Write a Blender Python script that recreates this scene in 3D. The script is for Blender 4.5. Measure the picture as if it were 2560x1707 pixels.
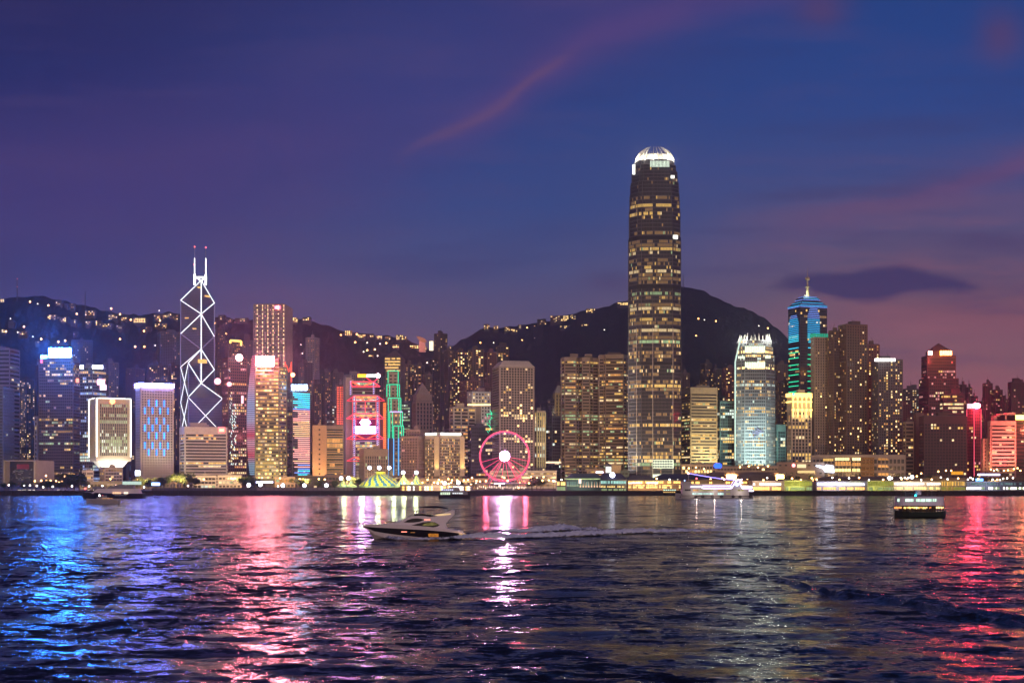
import bpy, math, random
import numpy as np
from mathutils import Vector
R = math.radians
for o in list(bpy.data.objects): bpy.data.objects.remove(o)
sc = bpy.context.scene
col = sc.collection
F, HZ, CH = 3400.0, 1198.0, 14.0          # focal length in photo pixels, horizon row, camera height

# ------------------------------------------------------------ camera
cd = bpy.data.cameras.new('camera'); cam = bpy.data.objects.new('camera', cd); col.objects.link(cam)
cam.location = (0, 0, CH); cam.rotation_euler = (R(90), 0, 0)
cd.sensor_width = 36; cd.lens = 36*F/2560; cd.shift_y = (HZ-853.5)/2560
cd.clip_start = 1; cd.clip_end = 30000
sc.camera = cam

# ------------------------------------------------------------ render settings
sc.render.engine = 'CYCLES'
cy = sc.cycles
cy.use_denoising = True
try: cy.denoiser = 'OPENIMAGEDENOISE'; cy.denoising_prefilter = 'ACCURATE'
except Exception: pass
cy.max_bounces = 4; cy.diffuse_bounces = 1; cy.glossy_bounces = 3; cy.transmission_bounces = 2; cy.volume_bounces = 0
cy.transparent_max_bounces = 8
cy.caustics_reflective = False; cy.caustics_refractive = False
cy.sample_clamp_direct = 0; cy.sample_clamp_indirect = 60
cy.use_adaptive_sampling = True; cy.adaptive_threshold = 0.015
cy.use_light_tree = True
vs = sc.view_settings
vs.view_transform = 'Standard'; vs.look = 'None'; vs.exposure = 0; vs.gamma = 1; vs.use_curve_mapping = False

def srgb(r, g, b):
    f = lambda c: (c/255/12.92) if c/255 <= 0.04045 else ((c/255+0.055)/1.055)**2.4
    return (f(r), f(g), f(b), 1)

# ------------------------------------------------------------ node helper
class S:
    nt = None
    def __init__(s, sock): s.s = sock
    @staticmethod
    def m(op, *a):
        n = S.nt.nodes.new('ShaderNodeMath'); n.operation = op
        for i, v in enumerate(a):
            if isinstance(v, S): S.nt.links.new(v.s, n.inputs[i])
            else: n.inputs[i].default_value = v
        return S(n.outputs[0])
    def __add__(s, o): return S.m('ADD', s, o)
    __radd__ = __add__
    def __sub__(s, o): return S.m('SUBTRACT', s, o)
    def __rsub__(s, o): return S.m('SUBTRACT', o, s)
    def __mul__(s, o): return S.m('MULTIPLY', s, o)
    __rmul__ = __mul__
    def __truediv__(s, o): return S.m('DIVIDE', s, o)
def sstep(x, a, b):
    n = S.nt.nodes.new('ShaderNodeMapRange'); n.interpolation_type = 'SMOOTHSTEP'
    S.nt.links.new(x.s, n.inputs[0]); n.inputs[1].default_value = a; n.inputs[2].default_value = b
    return S(n.outputs[0])
def ramp(x, pts, interp='EASE'):
    n = S.nt.nodes.new('ShaderNodeValToRGB'); n.color_ramp.interpolation = interp
    e = n.color_ramp.elements
    e[0].position, e[0].color = pts[0]; e[1].position, e[1].color = pts[-1]
    for p, c in pts[1:-1]:
        k = e.new(p); k.color = c
    S.nt.links.new(x.s, n.inputs[0]); return S(n.outputs[0])
def curve(x, pts, x0, x1, y0, y1):
    t = (x - x0)/(x1-x0)
    r = ramp(t, [((a-x0)/(x1-x0), ((b-y0)/(y1-y0),)*3+(1,)) for a, b in pts], 'B_SPLINE')
    return r*(y1-y0)+y0
def cmix(f, a, b, mode='MIX'):
    n = S.nt.nodes.new('ShaderNodeMix'); n.data_type = 'RGBA'; n.blend_type = mode
    for i, v in ((0, f), (6, a), (7, b)):
        if isinstance(v, S): S.nt.links.new(v.s, n.inputs[i])
        else: n.inputs[i].default_value = v
    return S(n.outputs[2])
def noise(vec, scale, detail=3, rough=0.5, out=0, dist=0):
    n = S.nt.nodes.new('ShaderNodeTexNoise'); n.inputs['Scale'].default_value = scale
    n.inputs['Detail'].default_value = detail; n.inputs['Roughness'].default_value = rough; n.inputs['Distortion'].default_value = dist
    if vec is not None: S.nt.links.new(vec.s, n.inputs['Vector'])
    return S(n.outputs[out])
def comb(x, y, z):
    n = S.nt.nodes.new('ShaderNodeCombineXYZ')
    for i, v in enumerate((x, y, z)):
        if isinstance(v, S): S.nt.links.new(v.s, n.inputs[i])
        else: n.inputs[i].default_value = v
    return S(n.outputs[0])
def gauss(d, w):
    q = d*(1.0/w)
    return S.m('EXPONENT', q*q*-1.0)

# ------------------------------------------------------------ world: dusk sky
w = bpy.data.worlds.new('World'); sc.world = w; w.use_nodes = True
nt = w.node_tree; S.nt = nt; nt.nodes.clear()
tc = nt.nodes.new('ShaderNodeTexCoord'); sx = nt.nodes.new('ShaderNodeSeparateXYZ')
nt.links.new(tc.outputs['Generated'], sx.inputs[0])
X, Y, Z = (S(sx.outputs[i]) for i in range(3))
az = S.m('ARCTAN2', X, Y)
hyp = S.m('SQRT', X*X+Y*Y)
U = S.m('TANGENT', S.m('MAXIMUM', S.m('MINIMUM', az, 0.9), -0.9))*F + 1280
V = HZ - S.m('DIVIDE', Z, S.m('MAXIMUM', S.m('MULTIPLY', hyp, S.m('COSINE', S.m('MINIMUM', S.m('ABSOLUTE', az), 0.9))), 0.02))*F
vn = S.m('MAXIMUM', S.m('MINIMUM', V*(1/1300.0), 1.0), 0.0)
left = ramp(vn, [(0, srgb(40,42,94)), (.15, srgb(34,44,102)), (.38, srgb(50,54,110)), (.6, srgb(72,68,108)), (1, srgb(88,78,108))], 'LINEAR')
midc = ramp(vn, [(0, srgb(48,58,118)), (.2, srgb(38,66,130)), (.4, srgb(52,76,136)), (.52, srgb(76,84,132)), (.66, srgb(102,88,116)), (1, srgb(114,92,112))], 'LINEAR')
right = ramp(vn, [(0, srgb(32,66,132)), (.2, srgb(42,72,138)), (.34, srgb(62,78,134)), (.46, srgb(92,86,124)), (.58, srgb(116,92,110)), (.72, srgb(146,98,106)), (1, srgb(146,84,96))], 'LINEAR')
base = cmix(sstep(U, 100, 1250), left, midc)
base = cmix(sstep(U, 1250, 2300), base, right)
pv = comb(U*.001, V*.0022, 0.0)
n1 = noise(pv, 1.6, 4, .55); n2 = noise(pv, 5.5, 5, .6)
wob = (n1-.5)*150 + (n2-.5)*70
# high pink streak sweeping down from the upper right to the centre left
yc = curve(U, [(0,560),(500,520),(1000,378),(1150,318),(1260,262),(1340,190),(1480,95),(1760,5),(2560,-150)], 0, 2560, -200, 600)
dv = V - yc + wob*.35
thin = gauss(dv, 16.0)*sstep(U, 950, 1120)*(1-sstep(U, 1350, 1480))
mid_ = gauss(dv, 55.0)*sstep(U, 900, 1300)*(1-sstep(U, 1900, 2200))
wide = gauss(dv+90, 190.0)*(1-sstep(U, 1500, 2100))
broad = gauss(V - (430-U*.12) + wob, 170.0)*(1-sstep(U, 700, 1300))
c = cmix(S.m('MINIMUM', wide*.36, 1.0), base, srgb(78,62,122))
c = cmix(broad*.22, c, srgb(82,62,118))
c = cmix(mid_*.42, c, srgb(100,68,124))
c = cmix(thin*.32, c, srgb(124,84,104))
# pink bands low on the right
b1 = gauss(V - (700-(U-1600)*.30) + wob*1.2, 48.0)*sstep(U, 1650, 2500)
b2 = gauss(V - 775 + wob, 70.0)*sstep(U, 1900, 2450)
b3 = gauss(V - 560 + (U-1700)*.06 + wob*.8, 34.0)*sstep(U, 1700, 2000)
c = cmix(b1*.55, c, srgb(118,74,112))
c = cmix(b2*.45, c, srgb(150,84,96))
c = cmix(b3*.35, c, srgb(108,82,116))
for (cu, cv, ru, rv, k) in ((2050,20,75,48,.6), (2500,90,60,65,.6)):
    g = gauss(U-cu+wob*.5, ru)*gauss(V-cv+wob*.5, rv)
    c = cmix(g*k, c, srgb(92,62,100))
# flat dark cloud over the right of the skyline, a faint one left of the tall tower
slant = V + (U-2190)*.0
ct = curve(U, [(1800,730),(1900,722),(1960,694),(2040,677),(2120,674),(2200,664),(2270,655),(2330,674),(2400,688),(2460,712),(2560,730)], 1800, 2560, 600, 800)
cb = curve(U, [(1800,720),(1900,720),(2000,726),(2080,746),(2150,758),(2220,750),(2300,736),(2400,732),(2460,722),(2560,716)], 1800, 2560, 600, 800)
rag = (n2-.5)*46
dk = sstep(V-ct+rag, -9.0, 20.0)*sstep(cb-V+rag, -12.0, 16.0)*sstep(U, 1850, 2010)*(1-sstep(U, 2400, 2500))
e2 = gauss(U-1525, 60.0)*gauss(V-705, 26.0)
c = cmix(e2*.4, c, srgb(62,54,98))
c = cmix(gauss(U-2400+wob, 300.0)*gauss(V-660+wob*.5, 90.0)*.3, c, srgb(88,68,104))
st_ = noise(comb(U*.0007+V*.0006, V*.0052, 3.1), 2.2, 5, .6)
c = cmix(S.m('MAXIMUM', (st_-.5)*.8, 0.0), c, srgb(98,76,118))
c = cmix(S.m('MAXIMUM', (.47-st_)*1.6, 0.0), c, srgb(44,56,112))
c = cmix(S.m('MAXIMUM', (st_-.5)*2.6, 0.0)*sstep(U, 1700, 2300)*gauss(V-740, 190.0), c, srgb(168,104,112))
c = cmix(S.m('MAXIMUM', (.52-st_)*2.8, 0.0)*sstep(U, 1600, 2200)*gauss(V-640, 240.0), c, srgb(80,68,108))
c = cmix(dk*.92, c, srgb(58,54,100))
# the rest of the dome: behind the camera the glow of the lit city on the near shore
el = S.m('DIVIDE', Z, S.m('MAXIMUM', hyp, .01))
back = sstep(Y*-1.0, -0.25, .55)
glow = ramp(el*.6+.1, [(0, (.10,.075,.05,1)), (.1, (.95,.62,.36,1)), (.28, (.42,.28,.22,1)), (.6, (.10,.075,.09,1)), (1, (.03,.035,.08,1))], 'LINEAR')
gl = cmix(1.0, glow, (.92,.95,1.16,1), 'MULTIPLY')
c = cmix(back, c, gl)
up = sstep(el, .45, 1.6)
c = cmix(up*(1-back), c, srgb(40,46,98))
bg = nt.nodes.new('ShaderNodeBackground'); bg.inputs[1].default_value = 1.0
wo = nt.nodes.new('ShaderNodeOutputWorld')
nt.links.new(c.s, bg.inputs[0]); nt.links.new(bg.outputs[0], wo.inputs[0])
w.cycles.sampling_method = 'MANUAL'; w.cycles.sample_map_resolution = 512

# weak fill lamp added behind the camera to brighten foam and facades
sd = bpy.data.lights.new('fill_sun', 'SUN'); sd.energy = 0.30; sd.angle = R(25); sd.color = (.92, .78, 1)
so = bpy.data.objects.new('fill_sun', sd); col.objects.link(so); so.rotation_euler = (R(60), 0, R(24))
# ------------------------------------------------------------ geometry helpers
def P(px, py, Yd): return Vector(((px-1280)/F*Yd, Yd, CH-(py-HZ)/F*Yd))
def ZP(py, Yd): return CH-(py-HZ)/F*Yd
_mats = {}
def mat(name, color, rough=.7, metal=0, var=.25, scale=.15, sp=.3):
    if name in _mats: return _mats[name]
    m = bpy.data.materials.new(name); m.use_nodes = True; S.nt = t = m.node_tree
    b = t.nodes['Principled BSDF']; b.inputs['Roughness'].default_value = rough; b.inputs['Metallic'].default_value = metal
    b.inputs['Specular IOR Level'].default_value = sp
    tc = t.nodes.new('ShaderNodeTexCoord')
    n = noise(S(tc.outputs['Object']), scale, 4, .6)
    k = n*(2*var)+(1-var)
    c = cmix(1.0, (color[0], color[1], color[2], 1), comb(k, k, k), 'MULTIPLY')
    t.links.new(c.s, b.inputs['Base Color'])
    _mats[name] = m; return m
def emat(name, color, strength, sample=False, var=.35, scale=.4):
    if name in _mats: return _mats[name]
    m = bpy.data.materials.new(name); m.use_nodes = True; S.nt = t = m.node_tree
    t.nodes.clear()
    e = t.nodes.new('ShaderNodeEmission'); o = t.nodes.new('ShaderNodeOutputMaterial')
    e.inputs[0].default_value = (*color[:3], 1)
    if var > 0:
        tc = t.nodes.new('ShaderNodeTexCoord'); oi = t.nodes.new('ShaderNodeObjectInfo')
        n = noise(S(tc.outputs['Object'])+0.0 if False else S(tc.outputs['Object']), scale, 2, .6)
        k = (n*(2*var)+(1-var))*(S(oi.outputs['Random'])*.7+.65)*strength
        t.links.new(k.s, e.inputs[1])
    else: e.inputs[1].default_value = strength
    t.links.new(e.outputs[0], o.inputs[0])
    try: m.cycles.emission_sampling = 'FRONT_BACK' if sample else 'NONE'
    except Exception: pass
    _mats[name] = m; return m

WALL = dict(
 white=(.62,.60,.55), cream=(.55,.47,.37), grey=(.30,.29,.29), pale=(.42,.38,.36), dgrey=(.12,.12,.13), brown=(.16,.115,.09), dbrown=(.085,.065,.055),
 navy=(.05,.055,.08), bronze=(.13,.10,.075), pink=(.42,.29,.26), redb=(.22,.10,.085), beige=(.42,.36,.25), gold=(.36,.29,.15), orange=(.52,.33,.20),
 teal=(.08,.13,.13), lav=(.26,.24,.29), steel=(.22,.22,.24), dred=(.10,.055,.06), tan=(.30,.24,.19), taupe=(.34,.29,.27), black=(.02,.02,.025), olive=(.2,.18,.11))
def W(k): return mat('wall_'+k, WALL[k], .65)
GLASS = mat('dark_glass', (.02,.023,.03), .12, 0, .3, .3, .5)
BRONZEG = mat('bronze_glass', (.045,.033,.022), .15, .3, .3, .3, .5)
METAL = mat('grey_metal', (.25,.25,.26), .4, .7)
DARK = mat('dark_trim', (.02,.02,.024), .6)
LIT = dict(
 D=emat('window_dim', (1,.55,.22), .30), Y=emat('window_yellow', (1,.60,.16), 1.0), O=emat('window_orange', (1,.44,.12), .9),
 W=emat('window_warm_white', (1,.74,.38), 1.2), C=emat('window_cool_white', (.80,.95,.82), 1.1), H=emat('window_bright', (1,.66,.24), 3.2),
 G=emat('window_greenish', (.62,.85,.42), .6), B=emat('window_bluish', (.45,.6,1), .9), P=emat('window_pink', (1,.42,.38), .8), R=emat('window_red', (1,.12,.10), .8))

class MB:
    def __init__(s): s.v = []; s.f = []; s.m = []
    def face(s, pts, mi=0):
        n = len(s.v); s.v += [tuple(p) for p in pts]; s.f.append(tuple(range(n, n+len(pts)))); s.m.append(mi)
    def box(s, c, d, a=0, mi=0):
        ca, sa = math.cos(a), math.sin(a); n = len(s.v)
        for z in (-.5, .5):
            for x, y in ((-.5,-.5), (.5,-.5), (.5,.5), (-.5,.5)):
                X_, Y_ = x*d[0], y*d[1]
                s.v.append((c[0]+X_*ca-Y_*sa, c[1]+X_*sa+Y_*ca, c[2]+z*d[2]))
        for f in ((0,3,2,1), (4,5,6,7), (0,1,5,4), (1,2,6,5), (2,3,7,6), (3,0,4,7)):
            s.f.append(tuple(n+i for i in f)); s.m.append(mi)
    def prism(s, poly, z0, z1, mi=0, poly2=None, cap=True):
        n = len(s.v); k = len(poly); q = poly2 or poly
        s.v += [(p[0], p[1], z0) for p in poly]+[(p[0], p[1], z1) for p in q]
        for i in range(k):
            j = (i+1) % k; s.f.append((n+i, n+j, n+k+j, n+k+i)); s.m.append(mi)
        if cap:
            s.f.append(tuple(n+i for i in reversed(range(k)))); s.m.append(mi)
            s.f.append(tuple(n+k+i for i in range(k))); s.m.append(mi)
    def tube(s, p, q, r, n=6, mi=0, r2=None):
        p, q = Vector(p), Vector(q); d = (q-p)
        if d.length < 1e-6: return
        d.normalize(); u = d.orthogonal().normalized(); v = d.cross(u); b = len(s.v); r2 = r if r2 is None else r2
        for c, rr in ((p, r), (q, r2)):
            for i in range(n):
                t = 2*math.pi*i/n; s.v.append(tuple(c+u*(rr*math.cos(t))+v*(rr*math.sin(t))))
        for i in range(n):
            j = (i+1) % n; s.f.append((b+i, b+j, b+n+j, b+n+i)); s.m.append(mi)
        s.f.append(tuple(b+i for i in reversed(range(n)))); s.m.append(mi)
        s.f.append(tuple(b+n+i for i in range(n))); s.m.append(mi)
    def sphere(s, c, r, mi=0, nu=8, nv=6, sz=1):
        b = len(s.v)
        for i in range(nv+1):
            ph = math.pi*i/nv
            for j in range(nu):
                t = 2*math.pi*j/nu; s.v.append((c[0]+r*math.sin(ph)*math.cos(t), c[1]+r*math.sin(ph)*math.sin(t), c[2]+r*sz*math.cos(ph)))
        for i in range(nv):
            for j in range(nu):
                k = (j+1) % nu; s.f.append((b+i*nu+j, b+(i+1)*nu+j, b+(i+1)*nu+k, b+i*nu+k)); s.m.append(mi)
    def mesh(s, name, mats, off=(0,0,0), smooth=False):
        me = bpy.data.meshes.new(name)
        vv = [(x-off[0], y-off[1], z-off[2]) for x, y, z in s.v]
        me.from_pydata(vv, [], s.f)
        for m in (mats if isinstance(mats, (list, tuple)) else [mats]): me.materials.append(m)
        me.polygons.foreach_set('material_index', s.m)
        if smooth: me.polygons.foreach_set('use_smooth', [True]*len(s.f))
        me.update(); return me
    def build(s, name, mats, parent=None, off=None, smooth=False):
        off = off if off is not None else (tuple(parent['_o']) if parent is not None else (0,0,0))
        me = s.mesh(name, mats, off, smooth)
        o = bpy.data.objects.new(name, me); col.objects.link(o)
        if parent is not None: o.parent = parent; o.location = tuple(off[i]-parent['_o'][i] for i in range(3))
        else: o.location = off
        return o
USED = {}
def root(name, loc, label, cat, group=None):
    o = bpy.data.objects.new(name, None); col.objects.link(o); o.location = loc
    o['_o'] = [float(v) for v in loc]; o['label'] = label; o['category'] = cat
    if group: o['group'] = group
    o.empty_display_size = .5
    return o
def tag(o, label, cat, group=None):
    o['label'] = label; o['category'] = cat
    if group: o['group'] = group
    return o
def struct(o): o['kind'] = 'structure'; return o
def plight(loc, color, energy, r=1.5):
    l = bpy.data.lights.new('lamp_light', 'POINT'); l.energy = energy; l.color = color; l.shadow_soft_size = r
    o = bpy.data.objects.new('lamp_light', l); col.objects.link(o); o.location = loc; return o
def alight(loc, color, energy, size=9, tilt=62):
    l = bpy.data.lights.new('street_light', 'AREA'); l.energy = energy; l.color = color; l.size = size; l.spread = R(150)
    o = bpy.data.objects.new('street_light', l); col.objects.link(o); o.location = loc; o.rotation_euler = (R(90+tilt*.35), 0, R(180)); o.rotation_euler = Vector((0, -1, -.35)).to_track_quat('Z', 'Y').to_euler(); return o
def spot(loc, target, color, energy, ang=60, r=1.0):
    l = bpy.data.lights.new('flood_light', 'SPOT'); l.energy = energy; l.color = color; l.spot_size = R(ang); l.spot_blend = .8; l.shadow_soft_size = r
    o = bpy.data.objects.new('flood_light', l); col.objects.link(o); o.location = loc
    d = Vector(target)-Vector(loc); o.rotation_euler = d.to_track_quat('-Z', 'Y').to_euler(); return o

# ------------------------------------------------------------ hills (profile given as ridge height per bearing)
HL = [(-500,742),(-150,752),(0,752),(30,742),(60,740),(120,742),(150,748),(200,762),(250,772),(300,784),(340,786),(400,783),(450,784),(520,788),(600,800),(690,798),(740,797),(775,797),(800,808),(830,818),(860,832),(900,832),(940,840),(980,838),(1010,843),(1030,858),(1060,870),(1130,880),(1200,960),(1300,1010),(1500,1090),(1800,1150),(3100,1160)]
HR = [(900,1000),(1040,960),(1080,905),(1120,868),(1135,861),(1160,845),(1175,835),(1200,820),(1260,816),(1330,812),(1400,797),(1460,780),(1520,766),(1570,748),(1640,728),(1670,718),(1690,714),(1720,717),(1760,728),(1800,748),(1840,767),(1880,777),(1910,795),(1940,818),(1960,836),(1990,868),(2040,930),(2100,1000),(2250,1080),(2500,1130),(3100,1150)]
def prof(tab, px):
    return float(np.interp(px, [a for a, b in tab], [b for a, b in tab]))
def hillY(side, px, py):
    tab, Yf, Yr = (HL, 2150., 3100.) if side == 'L' else (HR, 2400., 3700.)
    pf = 1212.; s_ = max(0, min(1, (pf-py)/max(1, pf-prof(tab, px))))
    return Yf+(Yr-Yf)*s_**.8
def make_hill(side, seed, name):
    tab, Yf, Yr = (HL, 2150., 3100.) if side == 'L' else (HR, 2400., 3700.)
    us = np.arange(-500, 3101, 6.0) if side == 'L' else np.arange(900, 3101, 6.0)
    pr = np.interp(us, [a for a, b in tab], [b for a, b in tab])
    rg = np.random.RandomState(seed)
    bump = np.zeros_like(us)
    for lam, am in ((60,1.6), (31,1.3), (17,1.6), (12,1.6)):
        bump += am*np.interp(us, np.arange(-600, 3300, lam), rg.randn(len(np.arange(-600, 3300, lam))))
    pr = pr+bump*.8
    ns = 60; V_ = []; Fc = []
    nz = [rg.rand(4)*6 for _ in range(3)]
    for k in range(ns+8):
        s_ = min(1, k/ns)
        Yd = Yf+(Yr-Yf)*s_**.8 if k <= ns else Yr+(k-ns)*90.
        for i, u in enumerate(us):
            py = 1212+(pr[i]-1212)*s_
            x = (u-1280)/F*Yd
            z = ZP(py, Yd)
            if k > ns: z = z-((k-ns)*90.)*.55
            g = 0
            if 0 < k < ns:
                g = 9*math.sin(u*.031+s_*9+nz[0][0])*math.sin(u*.013-s_*14+nz[1][0])*min(1, 4*s_*(1-s_)*2)
                g += 3.0*rg.randn()*(1 if k < ns-2 else .2)
            V_.append((x, Yd, z+g if k <= ns else max(-5, z)))
    n = len(us)
    for k in range(ns+7):
        for i in range(n-1):
            a = k*n+i; Fc.append((a, a+1, a+n+1, a+n))
    me = bpy.data.meshes.new(name); me.from_pydata(V_, [], Fc); me.update()
    me.polygons.foreach_set('use_smooth', [True]*len(Fc))
    m = bpy.data.materials.new('wooded_slope'); m.use_nodes = True; S.nt = t = m.node_tree
    b = t.nodes['Principled BSDF']; b.inputs['Roughness'].default_value = .95; b.inputs['Specular IOR Level'].default_value = .05
    tc = t.nodes.new('ShaderNodeTexCoord')
    n1 = noise(S(tc.outputs['Object']), .02, 6, .7)
    cc = ramp(n1, [(.3, (.010,.012,.014,1)), (.55, (.028,.032,.028,1)), (.8, (.06,.066,.05,1))], 'LINEAR')
    t.links.new(cc.s, b.inputs['Base Color']); me.materials.append(m)
    bp = t.nodes.new('ShaderNodeBump'); bp.inputs['Strength'].default_value = 1; bp.inputs['Distance'].default_value = 6
    t.links.new(noise(S(tc.outputs['Object']), .08, 4, .7).s, bp.inputs['Height']); t.links.new(bp.outputs[0], b.inputs['Normal'])
    o = bpy.data.objects.new(name, me); col.objects.link(o); return struct(o)
make_hill('L', 3, 'hills'); make_hill('R', 8, 'hills')

# ------------------------------------------------------------ land sheet and sea wall
mb = MB(); mb.face([(-2550,1192,4.0),(2550,1192,4.0),(2550,4450,4.0),(-2550,4450,4.0)])
struct(mb.build('ground', mat('paving', (.09,.085,.08), .85, var=.4, scale=.05)))
mb = MB(); mb.box((0,1190.5,1.1), (5100,3,6.0)); mb.box((0,1189.6,3.9), (5100,5,.5))
for i in range(-60, 61): mb.box((i*7.3, 1188.6, 1.2), (.8,1.0,4.8))
struct(mb.build('sea_wall', mat('sea_wall_stone', (.05,.047,.045), .9, var=.4, scale=.3)))

# ------------------------------------------------------------ water
def make_water():
    rg = np.random.RandomState(5)
    ys = [8.]
    while ys[-1] < 1196:
        y = ys[-1]; ys.append(y+max(.22, y*y/(CH*1360)*.55 if y > 60 else 2.0))
    ys = np.array(ys)
    us = np.concatenate([[-4000,-2500,-1500,-800], np.arange(-420, 2981, 5.0), [3300,4200,5300,6600]])
    Yg = np.repeat(ys[:, None], len(us), 1); Xg = (us[None, :]-1280)/F*Yg
    dy = np.gradient(ys)[:, None]; dx = 5.0/F*ys[:, None]
    H = np.zeros_like(Yg); 
    for k in range(90):
        lam = .9*(22/.9)**rg.rand()
        th = rg.randn()*.42 + (.18 if k % 3 else -.35)
        kx, ky = math.sin(th)*2*math.pi/lam, math.cos(th)*2*math.pi/lam
        a = .0052*lam**.80
        fade = np.clip((lam/np.maximum(dy/max(.25, abs(math.cos(th))), dx) - 2.2)/2.0, 0, 1)
        # crests broken up so no wave runs the whole width
        mod = .55+.45*np.sin(Xg*(.6/lam)*rg.rand()+Yg*.4/lam*rg.rand()+rg.rand()*6)
        H += a*fade*mod*np.sin(kx*Xg+ky*Yg+rg.rand()*6.28)
    def seg(pts, h, wd, f0=1.):
        out = np.zeros_like(Yg)
        q = [P(a, b, 1.0) for a, b in pts]
        g = []
        for a, b in pts:
            Yd = CH*F/(b-HZ); g.append(((a-1280)/F*Yd, Yd))
        g = np.array(g); 
        ygl = np.interp(Xg, g[:, 0], g[:, 1]); on = (Xg > g[0, 0])
        ramp_ = np.clip((Xg-g[0, 0])/6., 0, 1)
        d = Yg-ygl+.9*np.sin(Xg*.21+2)+.6*np.sin(Xg*.53)
        h = h*(.75+.35*np.sin(Xg*.13+1)*np.sin(Xg*.37))
        out = h*np.exp(-(d/wd)**2)*ramp_ - .5*h*np.exp(-((d-2.0*wd)/(wd*1.3))**2)*ramp_
        return out
    H += seg([(1815,1428),(1900,1444),(2000,1462),(2080,1486),(2200,1500),(2300,1518),(2420,1540),(2560,1562),(2990,1630)], .85, 2.3)
    H += seg([(2050,1474),(2140,1482),(2240,1496),(2400,1522),(2560,1548),(2990,1610)], .6, 1.8)
    H += seg([(1165,1347),(1300,1345),(1450,1334),(1600,1330),(1800,1328),(2000,1331),(2200,1326),(2560,1322),(2990,1318)], .14, 3.5)
    n0, n1_ = H.shape
    H[:, :4] *= 0; H[:, -4:] *= 0
    V_ = np.stack([Xg, Yg, H], -1).reshape(-1, 3)
    idx = np.arange(n0*n1_).reshape(n0, n1_)
    Q = np.stack([idx[:-1, :-1], idx[:-1, 1:], idx[1:, 1:], idx[1:, :-1]], -1).reshape(-1, 4)
    me = bpy.data.meshes.new('water'); me.vertices.add(len(V_)); me.vertices.foreach_set('co', V_.ravel())
    me.loops.add(Q.size); me.loops.foreach_set('vertex_index', Q.ravel())
    me.polygons.add(len(Q)); me.polygons.foreach_set('loop_start', np.arange(0, Q.size, 4)); me.polygons.foreach_set('loop_total', np.full(len(Q), 4))
    me.update(calc_edges=True); me.polygons.foreach_set('use_smooth', [True]*len(Q))
    m = bpy.data.materials.new('harbour_water'); m.use_nodes = True; S.nt = t = m.node_tree; t.nodes.clear()
    geo = t.nodes.new('ShaderNodeNewGeometry'); 
    pos = S(geo.outputs['Position']); 
    def scaled(sx_, sy_):
        n = t.nodes.new('ShaderNodeVectorMath'); n.operation = 'MULTIPLY'; t.links.new(pos.s, n.inputs[0]); n.inputs[1].default_value = (sx_, sy_, 1); return S(n.outputs[0])
    def nvec(v, sc_, det, amp):
        c_ = noise(v, sc_, det, .6, 1)
        n = t.nodes.new('ShaderNodeVectorMath'); n.operation = 'SUBTRACT'; t.links.new(c_.s, n.inputs[0]); n.inputs[1].default_value = (.5,.5,.5)
        n2_ = t.nodes.new('ShaderNodeVectorMath'); n2_.operation = 'MULTIPLY'; t.links.new(n.outputs[0], n2_.inputs[0]); n2_.inputs[1].default_value = (amp*.8, amp, 0)
        return n2_.outputs[0]
    acc = geo.outputs['Normal']
    # patches of rougher and calmer water
    patch = noise(scaled(.8, 1), .03, 4, .6)*3.0-.5
    for v, s_, dt, am in ((scaled(1.9, 1), .04, 4, 1.05), (scaled(.8, 1), .16, 3, 1.15), (scaled(.6, 1), .6, 4, 2.1), (scaled(.8, 1), 1.9, 3, 1.5)):
        a_ = nvec(v, s_, dt, am)
        k = t.nodes.new('ShaderNodeVectorMath'); k.operation = 'SCALE'; t.links.new(a_, k.inputs[0]); t.links.new(patch.s, k.inputs['Scale'])
        n = t.nodes.new('ShaderNodeVectorMath'); n.operation = 'ADD'; t.links.new(acc, n.inputs[0]); t.links.new(k.outputs[0], n.inputs[1]); acc = n.outputs[0]
    n = t.nodes.new('ShaderNodeVectorMath'); n.operation = 'NORMALIZE'; t.links.new(acc, n.inputs[0])
    b = t.nodes.new('ShaderNodeBsdfPrincipled'); b.inputs['Base Color'].default_value = (.006,.009,.018,1); b.inputs['Roughness'].default_value = .15
    b.inputs['IOR'].default_value = 1.33; t.links.new(n.outputs[0], b.inputs['Normal'])
    o_ = t.nodes.new('ShaderNodeOutputMaterial'); t.links.new(b.outputs[0], o_.inputs[0])
    me.materials.append(m)
    o = bpy.data.objects.new('water', me); col.objects.link(o); return struct(o)
water = make_water()
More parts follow.
